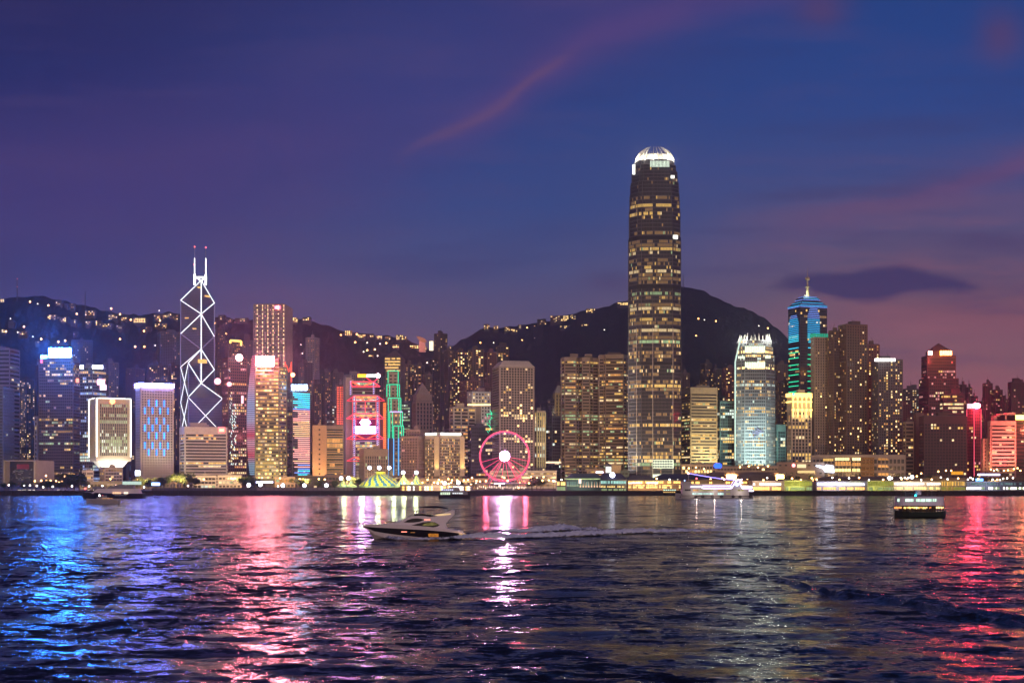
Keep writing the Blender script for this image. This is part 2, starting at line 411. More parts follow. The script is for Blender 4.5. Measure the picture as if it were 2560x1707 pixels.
# ------------------------------------------------------------ towers
rng = random.Random(11)
NWIN = [0]
_wq = {}
def winmesh(w, h, m):
    k = (round(w, 1), round(h, 1), m)
    if k not in _wq:
        mb = MB(); hw, hh = w/2, h/2
        mb.face([(-hw,0,-hh), (hw,0,-hh), (hw,0,hh), (-hw,0,hh)])
        mb.face([(-hw,.12,-hh), (-hw,.12,hh), (hw,.12,hh), (hw,.12,-hh)])
        _wq[k] = mb.mesh('window', LIT[m])
    return _wq[k]
def foot(x0, xm, x1, Yd, r=.8, a=None):
    """corner C seen at xm, left face reaches x0, right face reaches x1"""
    k = lambda p: (p-1280)/F
    if xm is None or xm <= x0:
        p, q = P(x0, HZ, Yd), P(x1, HZ, Yd); az_ = math.atan((x0+x1-2560)/2/F)
        c, s_ = math.cos(-az_), math.sin(-az_); wd = (q-p).length*math.cos(az_)
        m_ = (p+q)/2; p = m_-Vector((c, s_, 0))*wd/2; q = m_+Vector((c, s_, 0))*wd/2
        d = Vector((-s_, c, 0))*min(38, max(14, wd*.8))
        poly = [p, q, q+d, p+d]
    else:
        C = Vector((k(xm)*Yd, Yd, 0)); best = None
        for i in range(2, 89):
            t = R(i) if a is None else R(a); ca, sa = math.cos(t), math.sin(t)
            dr = ca-k(x1)*sa; dl = -sa-k(x0)*ca
            if abs(dr) < 1e-4 or abs(dl) < 1e-4: continue
            wr = (k(x1)*Yd-C.x)/dr; wl = (k(x0)*Yd-C.x)/dl
            if wr <= 1 or wl <= 1: continue
            e = abs(math.log(wl/(wr*r)))
            if best is None or e < best[0]: best = (e, wl, wr, ca, sa)
        if best is None: return foot(x0, None, x1, Yd)
        _, wl, wr, ca, sa = best
        u, v = Vector((-sa, ca, 0))*wl, Vector((ca, sa, 0))*wr
        poly = [C+u, C, C+v, C+u+v]
    return [(p.x, p.y) for p in poly]
def scaled_poly(poly, k, c=None):
    if c is None: c = (sum(p[0] for p in poly)/len(poly), sum(p[1] for p in poly)/len(poly))
    return [(c[0]+(p[0]-c[0])*k, c[1]+(p[1]-c[1])*k) for p in poly]
class St:
    def __init__(s, wall='grey', glass=None, fl=3.6, bay=3.4, sp=.4, pf=.3, rec=.5, lit='off', p=.25, pal='WY', top=2.5, bot=0, pier=True, band=True, mar=.6, n=60, proud=0, blank=()):
        s.__dict__.update(locals()); del s.__dict__['s']
    def but(s, **k):
        t = St(); t.__dict__.update(s.__dict__); t.__dict__.update(k); return t
def edges(poly):
    cx = sum(p[0] for p in poly)/len(poly); cyy = sum(p[1] for p in poly)/len(poly)
    for i in range(len(poly)):
        p, q = poly[i], poly[(i+1) % len(poly)]
        L = math.hypot(q[0]-p[0], q[1]-p[1])
        if L < .5: continue
        t = ((q[0]-p[0])/L, (q[1]-p[1])/L); n = (t[1], -t[0])
        mx, my = (p[0]+q[0])/2, (p[1]+q[1])/2
        facing = -(n[0]*mx+n[1]*my)/math.hypot(mx, my)
        yield i, p, q, L, t, n, facing
def grid(st, L, z0, z1):
    nz = max(1, int(round((z1-st.top-(z0+st.bot))/st.fl))); nx = max(1, int(round((L-2*st.mar)/st.bay)))
    return nx, nz, (L-2*st.mar)/nx, (z1-st.top-z0-st.bot)/nz
def skin(rt, poly, z0, z1, st, zvis=-1e9, name='facade', litn=None, forced=None):
    """one storey-by-storey shell: glass core, spandrels, piers; lit windows set in its openings"""
    core, wall = MB(), MB()
    ins = scaled_poly(poly, 1)
    core.prism(ins, z0, z1-.3)
    cells = []
    for i, p, q, L, t, n, fc in edges(poly):
        ang = math.atan2(t[1], t[0]); rec = st.rec
        mid = lambda d, off: (p[0]+t[0]*d+n[0]*off, p[1]+t[1]*d+n[1]*off)
        if fc < -.15 or i in st.blank:
            c = mid(L/2, rec/2); wall.box((c[0], c[1], (z0+z1)/2), (L+rec*.9, rec, z1-z0), ang); continue
        nx, nz, bw, bh = grid(st, L, z0, z1); zb = z0+st.bot; zt = z1-st.top
        if st.top > 0: c = mid(L/2, rec/2); wall.box((c[0], c[1], (zt+z1)/2), (L+rec, rec, z1-zt), ang)
        if st.bot > 0: c = mid(L/2, rec/2); wall.box((c[0], c[1], (z0+zb)/2), (L+rec, rec, zb-z0), ang)
        sh = bh*st.sp; e = .04
        if st.band:
            for j in range(nz):
                zc = zb+j*bh+sh/2
                if zc < zvis-8: continue
                c = mid(L/2, rec/2); wall.box((c[0], c[1], zc), (L-.1, rec, sh), ang)
        if st.pier:
            pw = bw*st.pf; zlo = max(zb, zvis-8)
            for k in range(nx+1):
                ww = pw if 0 < k < nx else st.mar+pw/2
                d = st.mar+k*bw if 0 < k < nx else (ww/2 if k == 0 else L-ww/2)
                dd = rec+st.proud+e; c = mid(d, dd/2); wall.box((c[0], c[1], (zlo+zt)/2), (ww, dd, zt-zlo), ang)
        else:
            for d in (.3, L-.3):
                c = mid(d, (rec+e)/2); wall.box((c[0], c[1], (z0+zt)/2), (.6, rec+e, zt-z0), ang)
        for j in range(nz):
            zc = zb+j*bh+sh+(bh-sh)/2
            if zc < zvis: continue
            for k in range(nx):
                d = st.mar+(k+.5)*bw
                c = mid(d, .12)
                cells.append((i, j, k, nx, nz, c[0], c[1], zc, bw*((1-st.pf) if st.pier else .96), bh-sh, ang, fc))
    core.build(name+'_glass' if False else 'glazing', GLASS if st.glass is None else st.glass, rt)
    wall.build(name, W(st.wall) if isinstance(st.wall, str) else st.wall, rt)
    # which are lit
    lit = []; rowr = {}; colr = {}; prev = {}
    for cdl in cells:
        i, j, k, nx, nz, x, y, z, w_, h_, ang, fc = cdl
        if fc < .05: continue
        if forced:
            m = forced(cdl)
            if m == '': continue
            if m: lit.append((cdl, m)); continue
        if st.lit == 'none': continue
        if st.lit == 'off':
            rk = (i if fc < .4 else 0, j)
            if j not in rowr: rowr[j] = (rng.random()**2.2*3.0*st.p, rng.choice(st.pal))
            pr_, pc = rowr[j]
            key = (i, j); last = prev.get(key, False)
            on = rng.random() < (min(.93, pr_*1.0+.35) if last else pr_*.75)
            prev[key] = on
            if on: lit.append((cdl, pc if rng.random() < .7 else rng.choice(st.pal)))
        elif st.lit == 'res':
            if (i, k) not in colr: colr[(i, k)] = .25+1.5*rng.random()**1.3
            if rng.random() < st.p*colr[(i, k)]: lit.append((cdl, rng.choice(st.pal)))
        elif st.lit == 'row':
            if j not in rowr: rowr[j] = rng.choice((.95, .9, .75, .5, .85))*st.p
            if rng.random() < rowr[j]: lit.append((cdl, rng.choice(st.pal)))
        elif st.lit == 'all':
            if rng.random() < st.p: lit.append((cdl, rng.choice(st.pal)))
    lit.sort(key=lambda c: -c[0][8]*c[0][9]*c[0][11]+rng.random()*.01)
    cap = st.n if litn is None else litn
    cap = max(0, cap-rt.get('_nw', 0))
    o_ = rt['_o']
    for cdl, m in lit[:cap]:
        i, j, k, nx, nz, x, y, z, w_, h_, ang, fc = cdl
        wo_ = bpy.data.objects.new('window', winmesh(w_, h_, m)); col.objects.link(wo_); wo_.parent = rt
        wo_.location = (x-o_[0], y-o_[1], z-o_[2]); wo_.rotation_euler = (0, 0, ang); NWIN[0] += 1
    rt['_nw'] = rt.get('_nw', 0)+min(len(lit), cap)
    if len(lit) > cap:
        mb = MB(); keys = []
        for cdl, m in lit[cap:]:
            i, j, k, nx, nz, x, y, z, w_, h_, ang, fc = cdl
            if m not in keys: keys.append(m)
            ca, sa = math.cos(ang)*w_/2, math.sin(ang)*w_/2
            mb.face([(x-ca, y-sa, z-h_/2), (x+ca, y+sa, z-h_/2), (x+ca, y+sa, z+h_/2), (x-ca, y-sa, z+h_/2)], keys.index(m))
        ob = mb.build('window', [LIT[m] for m in keys], rt); ob['kind'] = 'stuff'
    return cells
def roofbits(rt, poly, z, wall='grey', n=2, h=4, seed=None):
    rg = random.Random(int(poly[0][0]*7+z)); cx = sum(p[0] for p in poly)/len(poly); cyy = sum(p[1] for p in poly)/len(poly)
    mb = MB(); mb.prism(scaled_poly(poly, .985), z-.3, z+.5)
    a = math.atan2(poly[2][1]-poly[1][1], poly[2][0]-poly[1][0])
    mb.build('roof', W('dgrey'), rt)
    if n:
        mb = MB(); L = math.hypot(poly[2][0]-poly[1][0], poly[2][1]-poly[1][1])
        for k in range(n):
            f_ = rg.uniform(-.22, .22); ww = L*rg.uniform(.22, .42); hh = h*rg.uniform(.6, 1.2)
            mb.box((cx+math.cos(a)*L*f_, cyy+math.sin(a)*L*f_, z+.5+hh/2), (ww, ww*.6, hh), a+.001*k)
        for k in range(2): mb.tube((cx+rg.uniform(-3,3), cyy, z), (cx, cyy+.1*k, z+h*rg.uniform(1.5, 2.6)), .18, 4)
        mb.build('plant_room', W(wall), rt)
def sign(rt, x0, x1, y0, y1, Yd, color, st_, key, th=1.2, name='rooftop_sign', legs=True, bars=None, sample=True):
    p, q = P(x0, y1, Yd), P(x1, y0, Yd); c = (p+q)/2
    mb = MB(); w_, h_ = q.x-p.x, q.z-p.z
    if bars:
        n = bars; 
        for k in range(n):
            bw = w_/n; x = p.x+bw*(k+.5); v = (k*7) % 3
            mb.box((x-bw*.28, c.y, c.z), (bw*.22, th, h_)); mb.box((x+bw*.22, c.y, c.z), (bw*.2, th, h_*(.98 if v else .6)))
            mb.box((x, c.y, p.z+h_*(.12+.38*v)), (bw*.6, th*.95, h_*.2)); mb.box((x, c.y, q.z-h_*.1), (bw*.62, th*.93, h_*.19))
    else: mb.box(c, (w_, th, h_))
    s_ = mb.build(name, emat(key, color, st_, sample, 0), rt)
    if legs:
        fr = MB()
        for x in (p.x, q.x): fr.tube((x, c.y+th, p.z-3), (x, c.y+th, q.z), .2, 4)
        fr.box((c.x, c.y+th*1.2, c.z), (w_*1.01, .3, h_*.96)); fr.build('sign_frame', DARK, rt)
    return s_
TW = {}
KINDNAME = {'o': ('office_tower', 'office tower'), 'a': ('apartment_tower', 'apartment tower'), 'h': ('hotel', 'hotel'), 'l': ('low_building', 'building'), 'b': ('apartment_block', 'apartment block')}
def tower(id_, kd, label, x0, xm, x1, yt, Yd, st, yb=None, zb=4.0, r=.8, a=None, roof=2, rh=4, rw=None, group=None, zvis=None, name=None):
    nm, cat = KINDNAME[kd]
    poly = foot(x0, xm, x1, Yd, r, a); z1 = ZP(yt, Yd)
    if zb is None: zb = 4.0
    cx = sum(p[0] for p in poly)/4; cyy = sum(p[1] for p in poly)/4
    rt = root(name or nm, (cx, cyy, zb), label, cat, group)
    z0 = zb if yb is None else ZP(yb, Yd)
    skin(rt, poly, z0, z1, st, zvis=ZP(zvis, Yd) if zvis else -1e9)
    roofbits(rt, poly, z1, rw or 'grey', roof, rh)
    TW[id_] = (rt, poly, z0, z1); return rt
GO = {}
def facepoint(poly, i, f, off, z):
    p, q = poly[i], poly[(i+1) % len(poly)]; L = math.hypot(q[0]-p[0], q[1]-p[1]); t = ((q[0]-p[0])/L, (q[1]-p[1])/L); n = (t[1], -t[0])
    return Vector((p[0]+t[0]*L*f+n[0]*off, p[1]+t[1]*L*f+n[1]*off, z))

# --- styles
RES = St('brown', fl=3.0, bay=3.2, sp=.45, pf=.42, rec=.5, lit='res', p=.22, pal='YYOWDDH', n=24, top=2)
RESD = RES.but(wall='dbrown'); RESG = RES.but(wall='dgrey'); RESN = RES.but(wall='navy', pal='YWDDOC')
OFF = St('dgrey', fl=3.9, bay=3.0, sp=.52, pf=.2, rec=.4, lit='off', p=.22, pal='YYWDD', n=60)
BAND = OFF.but(pier=False)

# --- background towers on the slope (far to near)
BG = [ # id, kind, label, x0, xm, x1, ytop, Y, wall, p, palette
 ('g1','a','navy apartment tower with warm lit windows behind the lit road on the left', 50,66,92, 948,2000,'navy',.30,'YWWHD'),
 ('g2','a','dim slab tower rising on the slope behind the blue-white sign', 178,None,231, 850,2350,'navy',.16,'WWYC'),
 ('g3','a','narrow dark tower with a lit crown behind the white framed office', 258,272,296, 905,1950,'dgrey',.12,'YWD'),
 ('g4','a','dark apartment tower left of the yellow-edged twin blocks', 315,338,362, 920,2150,'dbrown',.13,'YYDW'),
 ('g5','b','grey block high on the slope left of the cross-braced tower', 394,400,450, 828,2600,'dgrey',.10,'YYO'),
 ('g6','a','left one of two apartment blocks edged with a yellow roof line', 366,372,420, 911,2120,'dbrown',.34,'YYOH'),
 ('g7','a','right one of two apartment blocks edged with a yellow roof line', 422,427,452, 912,2130,'dbrown',.32,'YYOH'),
 ('g8','b','small hillside block right of the cross-braced tower', 538,544,562, 820,2650,'dbrown',.22,'YYO'),
 ('g9','b','pale block on the slope between the braced tower and the dotted tower', 563,570,632, 850,2600,'dgrey',.05,'YW'),
 ('g10','a','tall slim grey apartment tower right of the dotted tower', 765,786,798, 843,2300,'grey',.13,'YYWO'),
 ('g11','a','lower wing tower in front of the tall slim grey tower', 747,760,781, 905,2150,'dgrey',.10,'YO'),
 ('g12','a','apartment tower with lit columns above the orange hotel', 800,812,826, 928,2050,'dbrown',.22,'YYO'),
 ('g13','a','dark apartment tower directly behind the line-lit tower', 770,785,803, 958,1900,'dbrown',.22,'YYO'),
 ('g14','a','dim apartment tower left of the red floodlit slab', 822,832,858, 930,2100,'dgrey',.14,'YYO'),
 ('g15','b','wide grey block behind the red trussed bank', 860,878,912, 935,1950,'grey',.08,'YD'),
 ('g16','b','grey block behind the right mast of the red trussed bank', 918,926,965, 940,1980,'dgrey',.10,'YW'),
 ('g17','a','brown apartment tower right of the gold-crowned tower', 1009,1020,1035, 910,2080,'brown',.26,'YYOW'),
 ('g18','a','brown apartment tower with a bright lit column of windows', 1036,1044,1061, 913,2060,'brown',.34,'YYOWH'),
 ('g19','a','low dim apartment block left of the tall twin-light tower', 1058,1064,1080, 935,2040,'brown',.2,'YO'),
 ('g20','a','left shoulder of the tall tower with twin roof lights', 1075,1080,1092, 898,2120,'dbrown',.2,'YYOW'),
 ('g21','a','tall dark apartment tower with two white lights on its roof', 1086,1100,1118, 833,2100,'dbrown',.18,'YYWO'),
 ('g22','a','brown apartment tower right of the tall twin-light tower', 1112,1120,1134, 875,2060,'brown',.24,'YYOW'),
 ('g23','a','brown apartment tower with golden windows and two aerials', 1133,1150,1172, 878,2020,'brown',.34,'YHOW'),
 ('g24','a','brown apartment tower with wide golden windows behind the gridded block', 1170,1182,1209, 872,2000,'brown',.36,'YHOW'),
 ('g25','a','reddish apartment tower left of the round-windowed tower', 1209,1218,1241, 880,2040,'redb',.14,'YYO'),
 ('g26','a','apartment tower with a brightly lit top behind the round-windowed tower', 1238,1244,1272, 865,2120,'dbrown',.40,'YHWO'),
 ('g27','b','pink-brown block with a stepped roof above the gridded block', 1149,1165,1202, 950,1900,'redb',.2,'YO'),
 ('g28','b','dark red block beside the gridded white block', 1200,1212,1232, 966,1880,'redb',.14,'YO'),
 ('g29','o','dim slim office behind the dark green glass tower', 1370,1376,1386, 998,1860,'dgrey',.12,'YW'),
 ('g30','a','apartment tower just right of the tallest tower', 1698,1706,1724, 932,2200,'brown',.26,'YYOW'),
 ('g31','a','stepped apartment tower left above the beige office', 1751,1762,1780, 907,2260,'dbrown',.18,'YO'),
 ('g32','a','apartment tower with orange windows right of the beige office', 1776,1784,1804, 921,2180,'dbrown',.28,'OYH'),
 ('g33','a','brown apartment tower left of the white-crowned tower', 1806,1814,1840, 918,2120,'redb',.26,'OYH'),
 ('g34','a','apartment tower right of the white-crowned tower', 1936,1944,1975, 910,2150,'brown',.18,'YYO'),
 ('g35','a','short apartment tower with lit windows below the blue-lined tower', 1945,1952,1973, 955,2000,'brown',.22,'YYO'),
 ('g36','b','apartment block with white windows right of the white roof sign', 2256,2263,2298, 972,1950,'dgrey',.38,'WWYC'),
 ('g37','a','dim tower with many small lights right of the red pyramid tower', 2396,2404,2416, 961,2150,'dred',.16,'WYP'),
 ('g38','a','dark red stepped tower right of the red pyramid tower', 2414,2420,2430, 968,2120,'dred',.16,'WYP'),
 ('g39','a','low dim tower left of the red capped slim tower', 2428,2434,2444, 990,2100,'dred',.10,'WYP'),
 ('g40','a','tall reddish tower behind the red capped slim tower', 2457,2463,2481, 958,2050,'dred',.12,'WYP'),
 ('g41','a','reddish tower with a dotted column of lights', 2479,2488,2506, 974,2040,'dred',.30,'WYPW'),
 ('g42','b','low dark block left of the domed tower', 2503,2508,2524, 998,2060,'dred',.06,'YP'),
 ('g43','a','dark tower with a small dome on its roof at the right edge', 2520,2528,2566, 955,2000,'dred',.10,'YWP'),
 ('g44','a','dim apartment tower filling the gap left of the gold banded tower', 598,606,634, 930,2150,'dbrown',.12,'YO'),
 ('g45','a','dim apartment tower between the white framed office and the blue-lit hotel', 322,328,344, 1030,1850,'navy',.14,'OWY'),
 ('g46','a','apartment block low behind the blue-lit hotel', 430,438,452, 1040,2110,'dbrown',.30,'YOW'),
 ('g47','a','apartment tower behind the orange hotel', 745,758,782, 985,1880,'dbrown',.16,'YO'),
 ('g48','o','dark office with cool lit windows left of the red floodlit slab', 818,824,842, 1010,1800,'navy',.20,'CCW'),
 ('g49','b','dim block behind the sloping arcade left of the beige office', 1700,1706,1735, 1010,1900,'dbrown',.12,'Y'),
 ('g50','a','brown apartment tower between the stepped tower and the white-crowned tower', 1786,1796,1822, 940,2240,'dbrown',.22,'OYW'),
 ('g51','b','dark block behind the dark brown slab on the right', 2236,2246,2275, 1010,1850,'dbrown',.14,'YW'),
]
for (i_, kd, lb, x0, xm, x1, yt, Yd, wl, p_, pal) in BG:
    res = kd in 'ab'
    st = (RES if res else OFF).but(wall=wl, p=p_, pal=pal+'D')
    if i_ in ('g23','g24','g18','g26'): st = st.but(bay=4.2, pf=.34, pal='HHYO')
    st = st.but(n=30)
    tower(i_, kd, lb, x0, xm, x1, yt, Yd, st, r=.9, roof=2 if x1-x0 > 22 else 1, rh=5, rw=wl, group='towers behind the waterfront', zvis=1150, zb=4.0)

FILL = []; rgf = random.Random(77)
for (a_, b_, ya, yb_) in ((-10,200,1000,1060),(196,350,960,1020),(430,470,960,1000),(560,650,930,1000),(735,880,945,990),(1000,1250,905,960),(1690,1850,940,985),(1930,1980,960,990),(2255,2460,1000,1030),(2440,2570,985,1030)):
    x = a_
    while x < b_:
        w_ = rgf.uniform(13, 24); yt_ = rgf.uniform(ya, yb_); Yd_ = rgf.uniform(2140, 2420)
        st = RES.but(wall=rgf.choice(('dbrown','brown','dgrey','navy') if x < 2200 else ('dred','dbrown')), p=rgf.uniform(.16,.42), pal='YYHOWD', n=30, bay=rgf.choice((2.8,3.3,4.0)))
        i_ = 'f%d' % len(FILL)
        rt = tower(i_, 'a', 'x', x, x+w_*rgf.uniform(.2,.5), x+w_, yt_, Yd_, st, r=.9, roof=1, rh=5, rw='dbrown', group='apartment blocks packed on the lower slopes', zvis=1150)
        FILL.append((x+w_/2, rt)); x += w_*rgf.uniform(.9, 1.5)
# ------------------------------------------------------------ main towers
def line(mb, p, q, r=.5, n=5): mb.tube(p, q, r, n)
BLUEW = (.10,.45,1.0)
# 1 grey tower at the left edge, with a darker glass wing in front
tower('l1','o','pale grey office tower cut off by the left edge of the view', -40,24,49, 870,1760, OFF.but(wall='lav', sp=.5, pier=False, p=.03, pal='WC', fl=5.2, n=30), rw='lav', rh=4)
tower('l1b','o','darker glass wing standing before the pale grey tower at the left edge', -40,8,35, 967,1690, OFF.but(wall='steel', sp=.3, pf=.35, bay=2.2, p=.04, pal='YWC', n=30), roof=0)
rt = tower('l4','o','bronze glass office tower under a glaring blue-white rooftop sign', 97,183,199, 896,1680, OFF.but(wall='bronze', glass=BRONZEG, sp=.35, pf=.1, p=.17, pal='YYWDDG', fl=3.7, bay=2.6, n=100, top=4), r=.4, rw='bronze', roof=1)
sign(rt, 122,177, 870,893, 1665, (.025,.20,1.0), 440, 'sign_blue_white')
sign(rt, 102,118, 888,897, 1682, (.04,.25,1.0), 60, 'sign_blue_white_small', name='rooftop_sign')
sign(rt, 101,106, 899,907, 1679, (1,.15,.25), 2.5, 'beacon_red_small', name='warning_light', legs=False, sample=False)
sign(rt, 190,197, 946,956, 1681, (1,.25,.12), 3, 'beacon_orange', name='warning_light', legs=False, sample=False)
tower('l4b','o','narrow pale annex slab left of the bronze tower', 86,94,104, 1040,1700, OFF.but(wall='pale', sp=.4, pf=.45, p=.04, fl=5.5, n=20), roof=0)
tower('l4c','o','dim narrow block left above the annex slab', 87,92,101, 912,1900, RESN.but(p=.03), roof=1)
rt = tower('l5','o','blue-grey glass tower with two white rooftop signs', 197,231,265, 915,1880, OFF.but(wall='steel', glass=GLASS, sp=.28, pf=.12, p=.30, pal='CWBBYC', fl=4.2, n=60), rw='steel', roof=1)
sign(rt, 197,208, 913,922, 1878, (.7,.8,1), 10, 'sign_white_a'); sign(rt, 231,257, 913,922, 1876, (.8,.85,1), 9, 'sign_white_b')
sign(rt, 243,262, 948,962, 1872, (1,.45,.6), 3.5, 'screen_pink', name='video_screen', legs=False)
sign(rt, 250,266, 962,975, 1872, (1,.65,.7), 2.5, 'screen_pink2', name='video_screen', legs=False)

# 2 white framed office on a tapered foot
def framed_office():
    Yd = 1540
    poly = foot(226,241,326, Yd, .95)
    cx = sum(p[0] for p in poly)/4; cyy = sum(p[1] for p in poly)/4
    rt = root('office_tower', (cx, cyy, 4), 'white framed office block tapering to a floodlit waist', 'office tower')
    z1, zb, zw = ZP(996, Yd), ZP(1146, Yd), ZP(1172, Yd)
    st = OFF.but(wall='beige', sp=.10, pf=.34, bay=2.1, fl=3.6, top=6, bot=3, rec=1.0, p=.5, pal='GGGC', mar=3.5, n=100, proud=.5)
    skin(rt, poly, zb, z1, st)
    mb = MB(); mb.prism(scaled_poly(poly, .50), zw-.5, zb, poly2=scaled_poly(poly, 1.0)); mb.prism(scaled_poly(poly, .46), 4, zw)
    mb.build('tapered_base', W('white'), rt)
    mb = MB(); mb.prism(scaled_poly(poly, 1.03), zb-3, zb-.05); mb.build('belt_course', W('cream'), rt)
    mb = MB()
    for (i, f) in ((0, .02), (1, .0), (1, 1.0)): mb.tube(facepoint(poly, i, f, 1.8, zb+2), facepoint(poly, i, f, 1.8, z1), .75, 6)
    mb.tube(facepoint(poly, 1, 0, 1.8, z1+.5), facepoint(poly, 1, 1, 1.8, z1+.5), .45, 6)
    mb.tube(facepoint(poly, 0, 0, 1.8, z1+.5), facepoint(poly, 0, 1, 1.8, z1+.5), .4, 6)
    mb.build('edge_light', emat('edge_white', (1,.97,.92), 3.2, False, 0), rt)
    roofbits(rt, poly, z1, 'cream', 1, 3)
    mb = MB(); mb.sphere(P(281,1003,Yd-6), 3.2); mb.build('red_emblem', emat('emblem_red', (1,.16,.06), 9, True, 0), rt)
    for f in (.15,.5,.85):
        p = facepoint(poly, 1, f, 9, zw-9); spot(p, facepoint(poly, 1, .5, -6, zb-2), (1,.93,.80), 60000, 110, 2)
    p = facepoint(poly, 0, .5, 9, zw-9); spot(p, facepoint(poly, 0, .5, -6, zb-2), (1,.93,.80), 26000, 110, 2)
    for f in (.2,.5,.8): spot(facepoint(poly, 1, f, 26, zb-14), facepoint(poly, 1, f, 0, z1-10), (.80,1,.5), 20000, 75, 2)
    spot(facepoint(poly, 0, .5, 20, zb-10), facepoint(poly, 0, .5, 0, z1-20), (1,.95,.7), 16000, 75, 2)
framed_office()
tower('l7b','l','low stepped office block under the tapered white office', 250,262,306, 1168,1500, OFF.but(wall='pale', sp=.45, pf=.1, p=.22, fl=3.6, n=40), roof=2, rh=3)
tower('l7c','l','round-cornered pale tower block left of the tapered office', 206,216,233, 1175,1480, OFF.but(wall='white', sp=.5, pf=.2, p=.05, n=20), roof=1, rh=2)

# 3 cream hotel with blue light bars
rt = tower('hotel','h','cream slab hotel with rows of vertical blue light bars', 340,352,433, 966,1600,
    OFF.but(wall='cream', sp=.48, pf=.40, bay=3.05, fl=3.05, top=5, bot=9, rec=.6, lit='none', n=100), r=.55, roof=0)
_, poly, z0, z1 = TW['hotel']
nb = 0; rowy = [(1041,0),(1063,1),(1087,0),(1108,1),(1132,0)]
cols0 = [371,390.5,409.5]; cols1 = [361.5,380.5,399.5,419]
bar = MB(); bar.box((0,0,0), (1.25,.6,7.4)); bm_ = bar.mesh('light_bar', emat('bar_blue', (.002,.19,1.0), 4.6, False, .1))
for k, y in enumerate((1007, 1026, 1051, 1069, 1088, 1113, 1130)):
    for x in (cols0 if k % 2 == 0 else cols1):
        o = bpy.data.objects.new('light_bar', bm_); col.objects.link(o); o.parent = rt
        f = (x-352)/(433-352); c = facepoint(poly, 1, f, 1.2, ZP(y, 1600))
        o.location = tuple(c[i]-rt['_o'][i] for i in range(3)); o.rotation_euler = (0, 0, math.atan2(poly[2][1]-poly[1][1], poly[2][0]-poly[1][0]))
mb = MB()
for i in (0, 1):
    a_, b_ = facepoint(poly, i, 0, .8, z1+2), facepoint(poly, i, 1, .8, z1+2); c = (a_+b_)/2
    mb.box(c, ((b_-a_).length+1, 1.2, 4.2), math.atan2(b_.y-a_.y, b_.x-a_.x)+.0005)
mb.build('roof_light_band', emat('band_violet_white', (.16,.18,1), 150, True, 0), rt)
for f in (.2,.5,.8): spot(facepoint(poly, 1, f, 38, 8), facepoint(poly, 1, f, 0, z1*.7), (1,.93,.66), 30000, 80, 3)

